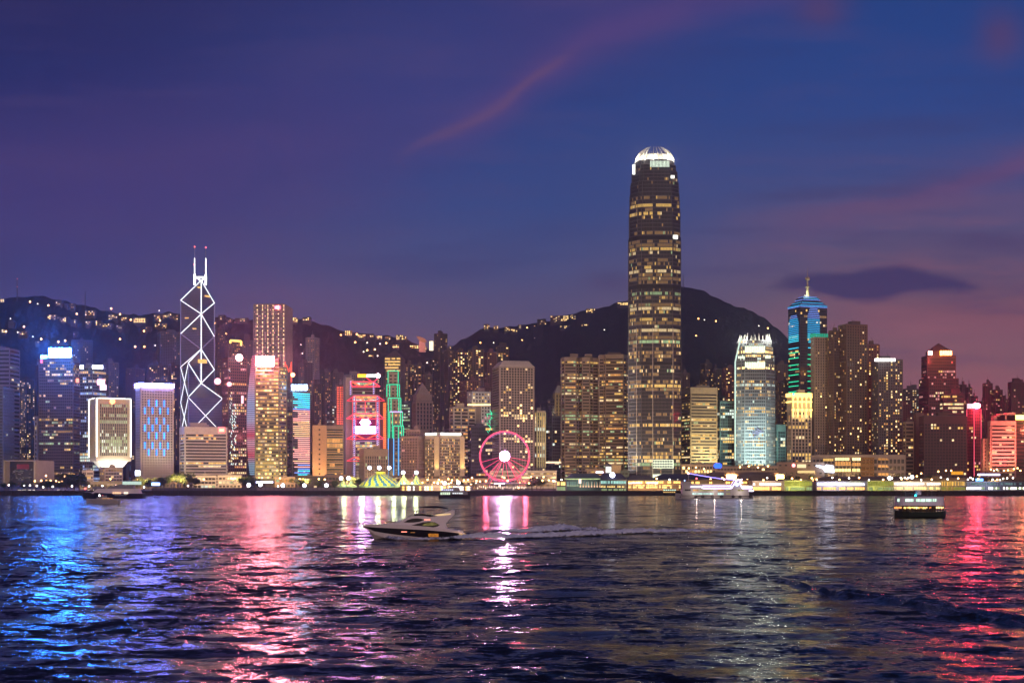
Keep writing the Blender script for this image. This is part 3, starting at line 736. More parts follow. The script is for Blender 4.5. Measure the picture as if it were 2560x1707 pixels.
# 4 cross-braced tower
def braced():
    Yd = 2040.; s = Yd/F; zz = lambda y: ZP(y, Yd)
    c = P(503, HZ, Yd); cx, cyy = c.x, c.y
    pp_ = lambda px, dy: (lambda v: (v.x, v.y))(P(px, HZ, Yd+dy)); A = pp_(451.6, 20); B = pp_(536, 31); Cn = pp_(556, -20); D = pp_(470.5, -31); C0 = (cx, cyy)
    rt = root('skyscraper', (cx, cyy, 4), 'dark glass skyscraper crossed by white diagonal light lines, with twin masts', 'skyscraper')
    g = mat('braced_glass', (.13,.13,.21), .25, .35, .35, .05, .5)
    S.nt = t = g.node_tree
    mb = MB()
    def wedge(P1, P2, zc, z1, z2):
        tri = [P1, P2, C0]
        if (P2[0]-P1[0])*(C0[1]-P1[1])-(P2[1]-P1[1])*(C0[0]-P1[0]) < 0: tri = [P2, P1, C0]; z1, z2 = z2, z1
        zt = [z1, z2, zc]; n = len(mb.v)
        mb.v += [(p[0], p[1], 4.) for p in tri]+[(p[0], p[1], z) for p, z in zip(tri, zt)]
        for i in range(3): j = (i+1) % 3; mb.f.append((n+i, n+j, n+3+j, n+3+i)); mb.m.append(0)
        mb.f.append((n+3, n+4, n+5)); mb.m.append(0)
    wedge(A, B, zz(701), zz(746.5), zz(751)); wedge(D, A, zz(873), zz(911.6), zz(915))
    wedge(D, Cn, zz(958), zz(996), zz(998)); wedge(Cn, B, zz(1044), zz(1085), zz(1085))
    mb.build('glass_prism', g, rt)
    # storey lines
    mb = MB(); z = 40.
    def hl(p, q, zl, off=.25):
        n = Vector((q[1]-p[1], -(q[0]-p[0]), 0)).normalized()*off
        mb.tube((p[0]+n.x, p[1]+n.y, zl), (q[0]+n.x, q[1]+n.y, zl), .13, 3)
    while z < zz(760):
        if z > zz(873)+1: hl(A, C0, z); hl(C0, B, z)
        elif z > zz(915): hl(C0, B, z)
        if z < zz(915)-2: hl(A, D, z)
        if z < zz(1000)-2: hl(D, Cn, z)
        elif z < zz(911): hl(D, C0, z); hl(C0, B, z)
        z += 3.9
    mb.build('storey_line', W('lav'), rt)
    # light lines
    fr = MB(); e = .72
    def p3(p, y, off=None):
        d = Vector((p[0], p[1], 0)).normalized()*-1.2
        return Vector((p[0]+d.x, p[1]+d.y, zz(y)))
    L_ = [(C0,701,C0,1044),(C0,701,A,746.5),(C0,701,B,751),(A,746.5,C0,785),(B,751,C0,785),(C0,785,A,830.7),(C0,785,B,836),
          (C0,873,A,915),(C0,873,D,911.6),(C0,873,B,920),(B,920,C0,958),(D,911.6,C0,958),(C0,958,D,996),(C0,958,Cn,998)]
    for p, y, q, y2 in L_: fr.tube(p3(p, y), p3(q, y2), e*(1.15 if p is C0 and q is C0 else .85), 6)
    for p, y, q, y2 in ((D,996,Cn,1085),(Cn,998,D,1085),(A,915,D,996),(D,911.6,A,1004),(D,996,A,1085),(A,1004,D,1085)): fr.tube(p3(p, y), p3(q, y2), e*.7, 6)
    fr.build('light_line', emat('line_white', (.92,.97,1), 2.6, False, .12), rt)
    f2 = MB()
    for p, y, q, y2 in ((A,830.7,C0,873),(B,836,C0,873),(A,746.5,A,1085),(B,751,B,960),(Cn,998,Cn,1085),(D,911.6,D,1085)): f2.tube(p3(p, y), p3(q, y2), .55, 6)
    f2.build('corner_edge', emat('edge_violet', (.5,.42,.72), .5, False, .1), rt)
    m_ = MB()
    for px, yt in ((486.5,617),(514.5,619)):
        c_ = P(px, 712, Yd-6)
        m_.tube(c_, (c_.x, c_.y, zz(660)), 1.1, 6); m_.tube((c_.x, c_.y, zz(660)), (c_.x, c_.y, zz(yt)), .45, 6)
    m_.build('mast', W('pale'), rt)
    m_ = MB()
    for px in (486.5, 514.5):
        c_ = P(px, 712, Yd-8); m_.tube(c_, (c_.x, c_.y, zz(688)), 1.5, 6); m_.tube((c_.x, c_.y, zz(688)), (c_.x, c_.y, zz(648)), .5, 5)
    a_, b_ = P(486.5,693,Yd-8), P(514.5,693,Yd-8); m_.tube(a_, b_, .9, 6); m_.tube(P(503,702,Yd-8), P(489,693,Yd-8), .8, 5); m_.tube(P(503,702,Yd-8), P(512,694,Yd-8), .8, 5)
    m_.build('mast_light', emat('mast_glow', (1,1,.98), 5, True, 0), rt)
    m_ = MB()
    for px, py in ((486.5,617),(514.5,619),(485.5,661),(515.5,663)): m_.sphere(P(px, py, Yd-7), 1.1)
    m_.build('warning_light', emat('beacon_red', (1,.15,.12), 4, False, 0), rt)
    m_ = MB()
    for (x0, x1, y, h, yy) in ((470,492,741,2.0,25),(507,523,741,2,18),(495,503,719,1.3,3),(464,480,796,1.5,22),(483,492,822,1.2,10),(497,515,903,5,-2)):
        a_, b_ = P(x0, y, Yd-4+yy), P(x1, y, Yd-4+yy); m_.box((a_+b_)/2, ((b_-a_).length, 12, h), 0)
    m_.build('lit_floor', LIT['Y'], rt)
braced()
rt = tower('l11','o','low wide office block striped with white ledges and a red corner sign', 404+46,463,566, 1066,1600, BAND.but(wall='white', sp=.46, rec=.9, fl=3.55, bay=3, p=.20, pal='WYWYO', top=9, bot=1, n=100), r=.6, roof=2, rw='pale')
sign(rt, 546,562, 1067,1081, 1596, (1,.10,.10), 4.5, 'sign_red', name='corner_sign', legs=False)
sign(rt, 549,559, 1073,1077, 1595, (1,.7,.2), 5, 'sign_red_in', name='corner_sign', legs=False, sample=False)
rt = tower('l12','o','slim dark tower with crown light, red beacons and zigzag facade lights', 556,570,617, 893,1840, OFF.but(wall='redb', sp=.4, pf=.25, p=.28, pal='WPOYW', fl=4, bay=3, n=80), rw='redb', roof=1)
for (px, py, r_, c_, s_, key) in ((598,894,5.0,(1,.6,.6),9,'ball_pink'),(544,953,4.4,(1,.3,.35),5,'ball_red'),(573,960,3.2,(1,.3,.35),4,'ball_red2')):
    mb = MB(); mb.sphere(P(px,py,1832), r_); mb.build('beacon_lamp', emat(key, c_, s_, True, 0), rt)
mb = MB(); mb.tube(P(606,989,1828), P(606,1008,1828), 1.6); mb.build('vertical_sign', emat('sign_pink_v', (1,.35,.4), 4, False, 0), rt)
mb = MB(); zg = random.Random(4)
for px in (577, 581, 588):
    y = 1010
    while y < 1170:
        if zg.random() < .5: mb.tube(P(px+zg.uniform(-3,3), y, 1832), P(px+zg.uniform(-3,3), y+5, 1832), .45, 4)
        y += 7
for y in range(915, 1010, 9):
    if zg.random() < .6: mb.tube(P(574+zg.uniform(-3,3), y, 1838), P(577+zg.uniform(-2,2), y+5, 1838), .3, 4)
mb.build('facade_light', emat('zig_white', (.75,.95,.9), 1.5, False, .2), rt)
tower('l12b','b','small block crowned by a gold-lit roof frame above the slim dark tower', 573,580,606, 853,2150, RES.but(wall='dbrown', p=.3), roof=1)
mb = MB()
for a_, b_ in (((576,858),(576,851)),((576,851),(603,853)),((603,853),(603,862))): mb.tube(P(*a_, 2140), P(*b_, 2140), 1.5, 5)
mb.build('roof_frame_light', emat('frame_gold', (1,.6,.12), 2.4, False, .1), TW['l12b'][0])
# dotted tower
def dots(cdl):
    i, j, k, nx, nz = cdl[:5]
    if i == 0: return 'H' if (k % 4 == 2 and j % 2 == 0) else ('W' if k % 4 == 2 and rng.random() < .5 else (rng.choice('DDP') if rng.random() < .25 else ''))
    return rng.choice('YDDW') if rng.random() < .45 else ''
rt = tower('l13','o','tall slab tower dotted with evenly spaced white lamps and a red top sign', 634,712,731, 760,1960, OFF.but(wall='taupe', sp=.5, pf=.3, bay=2.65, fl=4.3, lit='none', n=100, top=1.5), r=.5, roof=0) if False else None
poly = foot(634,712,731,1960,.5)
rt = root('office_tower', (sum(p[0] for p in poly)/4, sum(p[1] for p in poly)/4, 4), 'tall slab tower dotted with evenly spaced white lamps and a red top sign', 'office tower')
skin(rt, poly, 4, ZP(760,1960), OFF.but(wall='taupe', sp=.5, pf=.3, bay=1.9, fl=3.0, n=100, top=1.5), forced=dots, zvis=ZP(1010,1960)); roofbits(rt, poly, ZP(760,1960), 'grey', 1, 3)
sign(rt, 686,701, 764,773, 1950, (1,.12,.2), 5, 'sign_red_b', name='corner_sign', legs=False); sign(rt, 690,697, 766,771, 1948.5, (1,.7,.6), 4, 'sign_red_c', name='corner_sign', legs=False, sample=False)
mb = MB()
for px in (713, 728): mb.tube(P(px,905,1900), P(px,955,1900), .8, 5)
mb.tube(P(716,912,1899), P(722,930,1899), .6, 5); mb.tube(P(728,912,1899), P(721,930,1899), .6, 5); mb.build('red_neon_tube', emat('neon_red', (1,.10,.06), 2.2, False, 0), rt)
mb = MB(); mb.sphere(P(732,937,1890), 3.0); mb.build('beacon_lamp', emat('beacon_orange_b', (1,.4,.15), 8, True, 0), rt)

# gold banded tower with a curved LED flank
def goldtower():
    Yd = 1590; k = lambda px, dy: (lambda v: (v.x, v.y))(P(px, HZ, Yd+dy))
    rt = root('office_tower', (*k(670,20), 4), 'golden banded office tower with a curved colour-changing flank under a glaring sign', 'office tower')
    poly = [k(638,0), k(697,4), k(716,18), k(712,50), k(640,46)]
    skin(rt, poly, 4, ZP(915,Yd), BAND.but(wall='olive', sp=.52, fl=4.3, bay=2.7, lit='row', p=.97, pal='YYYYDWH', rec=.6, n=100, top=2, bot=9))
    roofbits(rt, poly, ZP(915,Yd), 'olive', 1, 3)
    cr = [k(626,6), k(697,4), k(700,36), k(628,40)]
    skin(rt, cr, ZP(915,Yd)+.6, ZP(893,Yd), BAND.but(wall='redb', sp=.3, fl=4, p=.9, lit='row', pal='PPW', n=100, top=1), name='crown_wall')
    # curved flank: bulges leftward in the middle
    ys = [889,910,940,970,1000,1040,1080,1120,1160,1188]; xl = [630,628,624,621,618,617,617,618,621,625]
    mb = MB(); fl = MB()
    for a in range(len(ys)-1):
        p0, p1 = P(xl[a],ys[a],Yd+3), P(xl[a+1],ys[a+1],Yd+3); q0, q1 = P(638.5,ys[a],Yd-.4), P(638.5,ys[a+1],Yd-.4)
        b0, b1 = P(xl[a]+3,ys[a],Yd+40), P(xl[a+1]+3,ys[a+1],Yd+40)
        mb.face((p0, p1, q1, q0)); mb.face((b0, b1, p1, p0))
    m = bpy.data.materials.new('led_flank'); m.use_nodes = True; S.nt = t = m.node_tree; t.nodes.clear()
    tc = t.nodes.new('ShaderNodeTexCoord'); sp_ = t.nodes.new('ShaderNodeSeparateXYZ'); t.links.new(tc.outputs['Object'], sp_.inputs[0])
    zf = S(sp_.outputs[2])*(1/140.0)
    cc = ramp(zf, [(0,(.15,.35,.45,1)),(.2,(.30,.45,.60,1)),(.27,(.8,.10,.14,1)),(.38,(.85,.45,.55,1)),(.44,(.8,.08,.12,1)),(.56,(.55,.5,.75,1)),(.7,(.35,.45,.75,1)),(.85,(.8,.45,.6,1)),(1,(.7,.2,.3,1))], 'LINEAR')
    fz = S.m('FRACT', S(sp_.outputs[2])*(1/2.5)); fx = S.m('FRACT', S(sp_.outputs[0])*(1/1.6))
    k2 = sstep(S.m('ABSOLUTE', fz-.5), .42, .2)*.75+.15; k3 = sstep(S.m('ABSOLUTE', fx-.5), .48, .3)*.7+.3
    e_ = t.nodes.new('ShaderNodeEmission'); t.links.new(cc.s, e_.inputs[0]); t.links.new((k2*k3*1.15).s, e_.inputs[1])
    o_ = t.nodes.new('ShaderNodeOutputMaterial'); t.links.new(e_.outputs[0], o_.inputs[0]); m.cycles.emission_sampling = 'NONE'
    mb.build('led_flank', m, rt)
    tr = MB(); fr_ = MB()
    for px in (638.7, 716.3): tr.tube(P(px,1188,Yd-1.2 if px < 700 else Yd+16), P(px,893 if px < 700 else 1010,Yd-1.2 if px < 700 else Yd+16), .8, 5)
    tr.build('corner_column', W('olive'), rt)
    sign(rt, 641,684, 891,915, Yd-5, (1,.20,.26), 440, 'sign_pink_white')
    for f in (.2,.8): spot(P(640+f*70,1195,Yd-25), P(640+f*70,1160,Yd), (1,.8,.4), 40000, 100)
goldtower()
# LED-lined tower with blue-white sign
def ledtower():
    Yd = 1620
    rt = tower('l15','o','tower ruled with pink and cyan light lines under a blue-white sign', 703,731,774, 976,Yd, OFF.but(wall='dgrey', sp=.4, pf=.25, p=.10, pal='YGO', fl=4, n=40), r=.9, roof=0)
    _, poly, z0, z1 = TW['l15']
    cols = {'c': ('led_cyan', (.05,.75,1)), 'p': ('led_pink', (1,.40,.36)), 'o': ('led_orange', (1,.55,.28)), 'b': ('led_blue', (.2,.35,1))}
    seq = ['c']*8+['b']*1+['p']*6+['o']*8+['p']*12+['o','p','b','p','b','c','b','c']
    rg = random.Random(3); mbs = {}
    n = len(seq)
    for i, s_ in enumerate(seq):
        y = 983+(1186-983)*i/(n-1)
        mb = mbs.setdefault(s_, MB())
        a_ = facepoint(poly, 1, rg.choice((.02,.02,.1,.3)), 1.0, ZP(y, Yd)); b_ = facepoint(poly, 1, .98, 1.0, ZP(y, Yd))
        mb.tube(a_, b_, .62, 4)
    for s_, mb in mbs.items(): mb.build('led_line', emat(cols[s_][0], cols[s_][1], 1.6, False, .25), rt)
    sign(rt, 729,768, 962,975, Yd-2, (.35,.6,1.0), 45, 'sign_blue_white_b')
ledtower()
# orange hotel
rt = tower('l16a','h','orange floodlit hotel wall pierced by a ladder of small openings', 782,None,815.5, 1063,1545, OFF.but(wall='orange', sp=.68, pf=.86, bay=22, fl=5.6, lit='none', top=4, bot=6, p=0), roof=1, rw='orange', rh=2)
for f in (.3,.8): spot(facepoint(TW['l16a'][1], 0, f, 16, 5), facepoint(TW['l16a'][1], 0, f, 0, 42), (1,.55,.22), 42000, 80)
spot(P(779,1185,1535), P(781,1140,1548), (1,.8,.5), 9000, 60)
rt = tower('l16b','h','dark fronted hotel wing strung with curved golden balcony lights', 816,None,858, 1064,1556, BAND.but(wall='tan', sp=.3, fl=5.6, lit='off', p=.35, pal='OYO', top=4, bot=6, n=60), roof=2, rw='brown', rh=3)
mb = MB(); poly = TW['l16b'][1]
for i in range(18):
    z = ZP(1078+i*6.15, 1556); pts = [facepoint(poly, 0, f, 1+5*math.sin(math.pi*f), z) for f in (0,.1,.25,.5,.75,.9,.99)]
    for a_, b_ in zip(pts, pts[1:]): mb.tube(a_, b_, .42, 4)
mb.build('balcony_light', emat('balcony_gold', (1,.52,.16), .85, False, .35), rt)
# red trussed bank
def bank():
    Yd = 1680; rt = root('bank_building', tuple(P(912,HZ,Yd+15).xy)+(4,), 'bank headquarters hung from red neon trusses with a glaring hexagon sign', 'bank building')
    poly = foot(880,None,950, Yd+4); skin(rt, poly, 4, ZP(985,Yd), BAND.but(wall='steel', sp=.35, fl=3.8, p=.22, pal='GGCY', n=100))
    up = foot(880,None,938, Yd+14); skin(rt, up, ZP(985,Yd)+.2, ZP(950,Yd), BAND.but(wall='steel', sp=.35, fl=3.8, p=.3, pal='GGC', n=100), name='upper_facade')
    sh = foot(858,864,881, Yd+6, 1.3); mb = MB(); mb.prism(sh, 4, ZP(942,Yd)); mb.build('service_shaft', W('grey'), rt)
    sh = foot(948,None,958, Yd+10); mb = MB(); mb.prism(sh, 4, ZP(986,Yd)); mb.build('service_shaft', W('redb'), rt)
    mst = MB(); gl = MB()
    for x0, x1, y0, y1, dy in ((883,888.5,990,1190,0),(941,947,990,1190,0),(874,879,952,990,10),(932,936.5,955,989,10)):
        xm = (x0+x1)/2; 
        for x in (x0, x1):
            mst.tube(P(x,y1,Yd-4+dy), P(x,y0,Yd-4+dy), .55, 5)
        y = y0
        while y < y1-2: gl.tube(P(x0+.8,y+3,Yd-4.6+dy), P(x1-.8,y,Yd-4.6+dy), .62, 4); y += 5.2
    mst.build('mast', W('lav'), rt); gl.build('mast_light', emat('mast_violet', (.55,.5,1), 1.15, False, .3), rt)
    def truss(yt, yb, xa, xb, tip0, tip1, dy=0):
        tr = MB(); fl = MB()
        Yy = Yd-6+dy; mid = (xa+xb)/2; q = lambda x, y: P(x, y, Yy)
        tr.tube(q(tip0, yb), q(tip1, yb), .55, 5)
        tr.tube(q(xa, yt), q(tip0, yb), .6, 5); tr.tube(q(xb, yt), q(tip1, yb), .6, 5)
        fl.tube(q(xa+3, yt), q(mid-4, yb-1), .8, 5); fl.tube(q(xb-3, yt), q(mid+4, yb-1), .8, 5)
        tr.tube(q(xa, yt-1), q(xb, yt-1), .45, 5)
        t_ = tr.build('truss', emat('neon_truss_red', (1,.05,.09), 1.9, False, .15), rt); fl.build('truss_brace', emat('neon_truss_orange', (1,.16,.05), 2.2, False, .15), rt)
    truss(990,1002,885,944,867,962); truss(1034,1046.5,885,944,867,962); truss(1086,1097,885,944,867,962); truss(1143,1152,885,944,867,962)
    truss(955,966,877,934,880,950,8)
    tr = MB(); tr.tube(P(913,1002,Yd-6), P(913,1034,Yd-6), .4, 4)
    for x in (881,890,940,948): tr.tube(P(x,990,Yd-5), P(x,1100,Yd-5), .35, 4)
    tr.tube(P(915,944,Yd), P(932,955,Yd), .7, 5); tr.tube(P(946,944,Yd), P(934,955,Yd), .7, 5)
    tr.build('hanger', emat('neon_truss_red', (1,.05,.09), 1.9, False, .15), rt)
    hx = MB(); pts = [P(x,y,Yd-9) for x, y in ((900,1056),(906,1063.5),(919,1063.5),(926,1056),(919,1048),(906,1048))]
    hx.face(pts); hx.face([p+Vector((0,1.4,0)) for p in reversed(pts)])
    for a_, b_ in zip(pts, pts[1:]+pts[:1]): hx.face((b_, a_, a_+Vector((0,1.4,0)), b_+Vector((0,1.4,0))))
    hx.build('hexagon_sign', emat('hexagon_white', (.9,.35,1), 66, True, 0), rt)
    sign(rt, 889,939, 1066,1083, Yd-8, (.62,.32,1.0), 34, 'banner_white', name='banner_screen', legs=False)
    mb = MB()
    for y0, y1 in ((1048,1066),(1086,1096)): a_, b_ = P(889,y1,Yd-4), P(940,y0,Yd-4); mb.box((a_+b_)/2, (b_.x-a_.x, .5, b_.z-a_.z))
    mb.build('magenta_panel', emat('panel_magenta', (.5,.02,.14), .45, False, .3), rt)
    sign(rt, 894,916, 935,943, Yd-2, (1,.42,.02), 3.5, 'sign_amber', legs=False); sign(rt, 916.3,940, 936,942.5, Yd-2, (.95,1,.95), 5, 'sign_white_c')
    mb = MB(); mb.sphere(P(945,939,Yd-3), 2.6); mb.build('rooftop_sign', emat('sign_pink_ball', (1,.5,.6), 40, True, 0), rt)
bank()
def redslab(id_, label, x0, x1, yt, yb, Yd, key, c):
    rt = tower(id_,'o',label, x0,None,x1, yt,Yd, OFF.but(wall='redb', sp=.35, pf=.3, bay=(x1-x0)*Yd/F/3.2, fl=4.2, lit='none'), roof=1)
    poly = TW[id_][1]; mb = MB(); n = int((yb-yt)/5.6)
    for i in range(n):
        for f in (.18,.5,.82): p = facepoint(poly, 0, f, .9, ZP(yt+6+i*5.6, Yd)); mb.sphere(p, 1.5, sz=.85, nu=6, nv=4)
    mb.build('facade_light', emat(key, c, 1.3, False, .3), rt)
    return rt
redslab('l17l','stepped slab glowing with red lamp columns left of the trussed bank', 841,862, 963,1062, 1760, 'lamp_red_a', (1,.16,.08))
redslab('l17r','narrow slab glowing with orange-red lamps right of the trussed bank', 953,965, 1003,1121, 1700, 'lamp_red_b', (1,.22,.05))
for p, e_ in (((846,1075,1735),60000),((872,1100,1660),24000),((958,1100,1660),20000),((913,1010,1650),14000)): plight(P(*p), (1,.18,.16), e_, 4)
tower('l17c','l','tan office block with tall slot windows left of the striped tent', 899,911,970, 1122,1520, OFF.but(wall='tan', sp=.2, pf=.45, bay=2.6, fl=4.2, top=8, p=.12, pal='YG', n=60), roof=1, rw='tan', r=.7)
# green neon stepped tower
def neon():
    Yd = 1640; rt = root('office_tower', tuple(P(988,HZ,Yd+20).xy)+(4,), 'slender stepped tower outlined in green and blue neon tubes', 'office tower')
    tiers = [(970,995.5,927,957,24,'tan'),(967,998.5,961,992,18,'tan'),(970.5,1002,995,1027,12,'tan'),(974,1006,1029,1061,6,'tan'),(984,1008.5,1064,1190,0,'tan')]
    body = foot(970,None,1003, Yd+26)
    gr, bl, pk = MB(), MB(), MB()
    for n, (x0, x1, y0, y1, dy, wl) in enumerate(tiers):
        zb = ZP(y1, Yd) if n < 4 else 4
        poly = foot(x0,None,x1, Yd+dy)
        skin(rt, poly, zb if n == 4 else ZP(1190,Yd), ZP(y0,Yd), OFF.but(wall='tan', sp=.5, pf=.5, bay=4.6, fl=4.1, p=.10 if n < 3 else .5, pal='DYO' , n=60, top=3, lit='off' if n else 'none'), zvis=ZP(y1,Yd), name='tier_wall')
        q = lambda x, y: P(x, y, Yd+dy-1.5)
        xs = (x0, x1) if n == 0 else ((x0, x0+7, x1-5, x1) if n != 4 else (x0, (x0+x1)/2, x1-5, x1))
        for x in xs:
            yb = y1 if n < 2 else 1188
            ym = min(yb, 1095); gr.tube(q(x, y0), q(x, ym), .55, 5)
            if yb > 1095 and n in (2, 4): bl.tube(q(x, ym), q(x, yb), .6, 5)
        (pk if n == 3 else gr).tube(q(x0, y0), q(x1, y0), .55, 5)
    gr.build('neon_tube', emat('neon_green', (.02,1,.50), 1.5, False, .2), rt)
    bl.build('neon_tube', emat('neon_blue', (.10,.45,1), 1.9, False, .2), rt)
    pk.build('neon_tube', emat('neon_lilac', (.75,.5,1), 1.8, False, .2), rt)
neon()
def hip(rt, poly, z, h, wall='tan', k=.05, name='pyramid_roof'):
    mb = MB(); mb.prism(scaled_poly(poly, 1.02), z, z+.8); mb.prism(poly, z+.8, z+h, poly2=scaled_poly(poly, k)); return mb.build(name, W(wall), rt)
rt = tower('l19','o','brown tower with a golden lit crown under a pyramid roof', 963,1001,1012, 893,1900, RES.but(wall='brown', p=.16, pal='YYO', n=60), r=.5, roof=0)
_, poly, z0, z1 = TW['l19']; hip(rt, poly, z1, 12, 'brown')
mb = MB(); rg = random.Random(9)
for r_ in range(5):
    for f in range(9):
        if rg.random() < .85: a_ = facepoint(poly, 1, .07+f*.107, 1.0, z1-2-r_*4.2)if False else facepoint(poly, 1, .0, 0, 0); p_ = facepoint(poly, 0 if f > 99 else 0, .05+f*.11, .8, z1-2-r_*4.2); mb.box(p_, (2.6, .6, 2.2), math.atan2(poly[1][1]-poly[0][1], poly[1][0]-poly[0][0]))
mb.build('crown_light', emat('crown_gold', (1,.6,.18), 1.7, False, .4), rt)
rt = tower('l20','o','classical grey-brown tower with a domed pyramid roof', 1030,1040,1082, 1002,1780, OFF.but(wall='tan', sp=.25, pf=.5, bay=4.5, fl=5, p=.02), roof=0)
_, poly, z0, z1 = TW['l20']; mb = MB(); mb.prism(scaled_poly(poly, .9), z1, z1+7); mb.prism(scaled_poly(poly, .95), z1+7, z1+9); mb.prism(scaled_poly(poly, .8), z1+9, z1+24, poly2=scaled_poly(poly, .04)); mb.build('pyramid_roof', W('tan'), rt)
tower('l20b','o','small office with greenish lit upper floors right of the neon tower', 1003,None,1026, 1007,1840, OFF.but(wall='teal', p=.5, pal='GGC', n=40), roof=1)
tower('l20c','o','dark slab between the neon tower and the domed tower', 1018,None,1033, 1003,1870, OFF.but(wall='navy', p=.03, n=20), roof=0)
rt = tower('l21a','h','pink-lit ribbed block with a stepped top left of the courtyard hotel', 1003,1045,1068, 1090,1570, OFF.but(wall='pink', sp=.3, pf=.45, bay=1.9, fl=3.2, p=.10, pal='PDDY', lit='res', n=60), r=.7, roof=0, rw='pink')
tower('l21b','h','upper step of the pink ribbed block', 1016,1050,1070, 1073,1595, OFF.but(wall='pink', sp=.4, pf=.5, bay=1.9, fl=3.2, p=.04, pal='D', lit='res', n=20), r=.6, roof=1, rw='pink')
rt = tower('l22','h','cream courtyard hotel with white cornice lights and orange uplit piers', 1063,1099,1153, 1086,1560, OFF.but(wall='cream', sp=.42, pf=.25, bay=2.2, fl=3.3, p=.30, pal='YYODW', lit='res', n=100, top=5), r=.8, roof=1, rw='cream')
_, poly, z0, z1 = TW['l22']
mb = MB()
for i, f0, f1 in ((0,.08,.82),(1,.02,.95)):
    a_, b_ = facepoint(poly, i, f0, 1.2, z1+1), facepoint(poly, i, f1, 1.2, z1+1); mb.box((a_+b_)/2, ((b_-a_).length, 1, 2.2), math.atan2(b_.y-a_.y, b_.x-a_.x))
mb.build('cornice_light', emat('cornice_white', (.95,1,.92), 4, False, 0), rt)
mb = MB()
for px in (1092, 1156): mb = MB(); p = P(px, HZ, 1553); mb.box((p.x, p.y, (ZP(1190,1553)+ZP(1092,1553))/2), (5.2, 5, ZP(1092,1553)-ZP(1190,1553))); mb.build('pier', W('cream'), rt)
pass
for px in (1092, 1156):
    for q_ in (0, 1): spot(P(px, 1192, 1542), P(px, 1150, 1551), (1,.62,.2), 22000, 40)
rt = tower('l26','o','white gridded block with square dark openings', 1169,1180,1226, 978,1850, OFF.but(wall='white', sp=.45, pf=.45, bay=4.6, fl=4.6, p=.35, pal='WYDP', lit='res', n=80, bot=0), roof=1, rw='pink', r=.5)
spot(P(1195,1060,1780), P(1198,1000,1850), (1,.85,.75), 60000, 70)
mb = MB(); p_, q_ = P(1169,1010,1848), P(1226,1013.5,1848); c_ = (p_+q_)/2; mb.box((c_.x, c_.y-2, c_.z), (q_.x-p_.x, .8, 1.8)); mb.build('lit_floor', LIT['H'], rt)
rt = tower('l27','o','cream office with white fins curving under at the foot', 1125,1134,1188, 1017,1690, BAND.but(wall='cream', sp=.5, fl=4.3, bay=3.2, p=.28, pal='YYWO', n=80, rec=.7), r=.4, roof=1, rw='cream')
_, poly, z0, z1 = TW['l27']; mb = MB()
for f in (0,.34,.67,1): p = facepoint(poly, 1, f, .9, 0); mb.box((p.x, p.y, (ZP(1180,1690)+z1)/2), (1.6, 1.6, z1-ZP(1180,1690)), .1)
mb.build('fin', W('white'), rt)
tower('l27b','o','blank pale service slab right of the white-finned office', 1186,None,1202, 1017,1705, OFF.but(wall='pale', sp=.9, pf=.9, lit='none'), roof=0)
rt = tower('l28','o','dark navy office block behind the left of the big wheel', 1170,1178,1232, 1064,1660, OFF.but(wall='navy', sp=.4, pf=.1, p=.20, pal='YOW', fl=4.2, n=60), r=.5, roof=1, rw='navy')
mb = MB(); rg = random.Random(5)
for k in range(14): x = 1222+rg.uniform(-4,7); y = 1025+k*4; mb.tube(P(x,y,1655), P(x+rg.uniform(-2,4),y+5,1655), .5, 4)
mb.tube(P(1216,1035,1655), P(1230,1034,1655), .5, 4); mb.build('green_neon_tube', emat('neon_green_b', (.05,1,.45), 1.2, False, .2), rt)
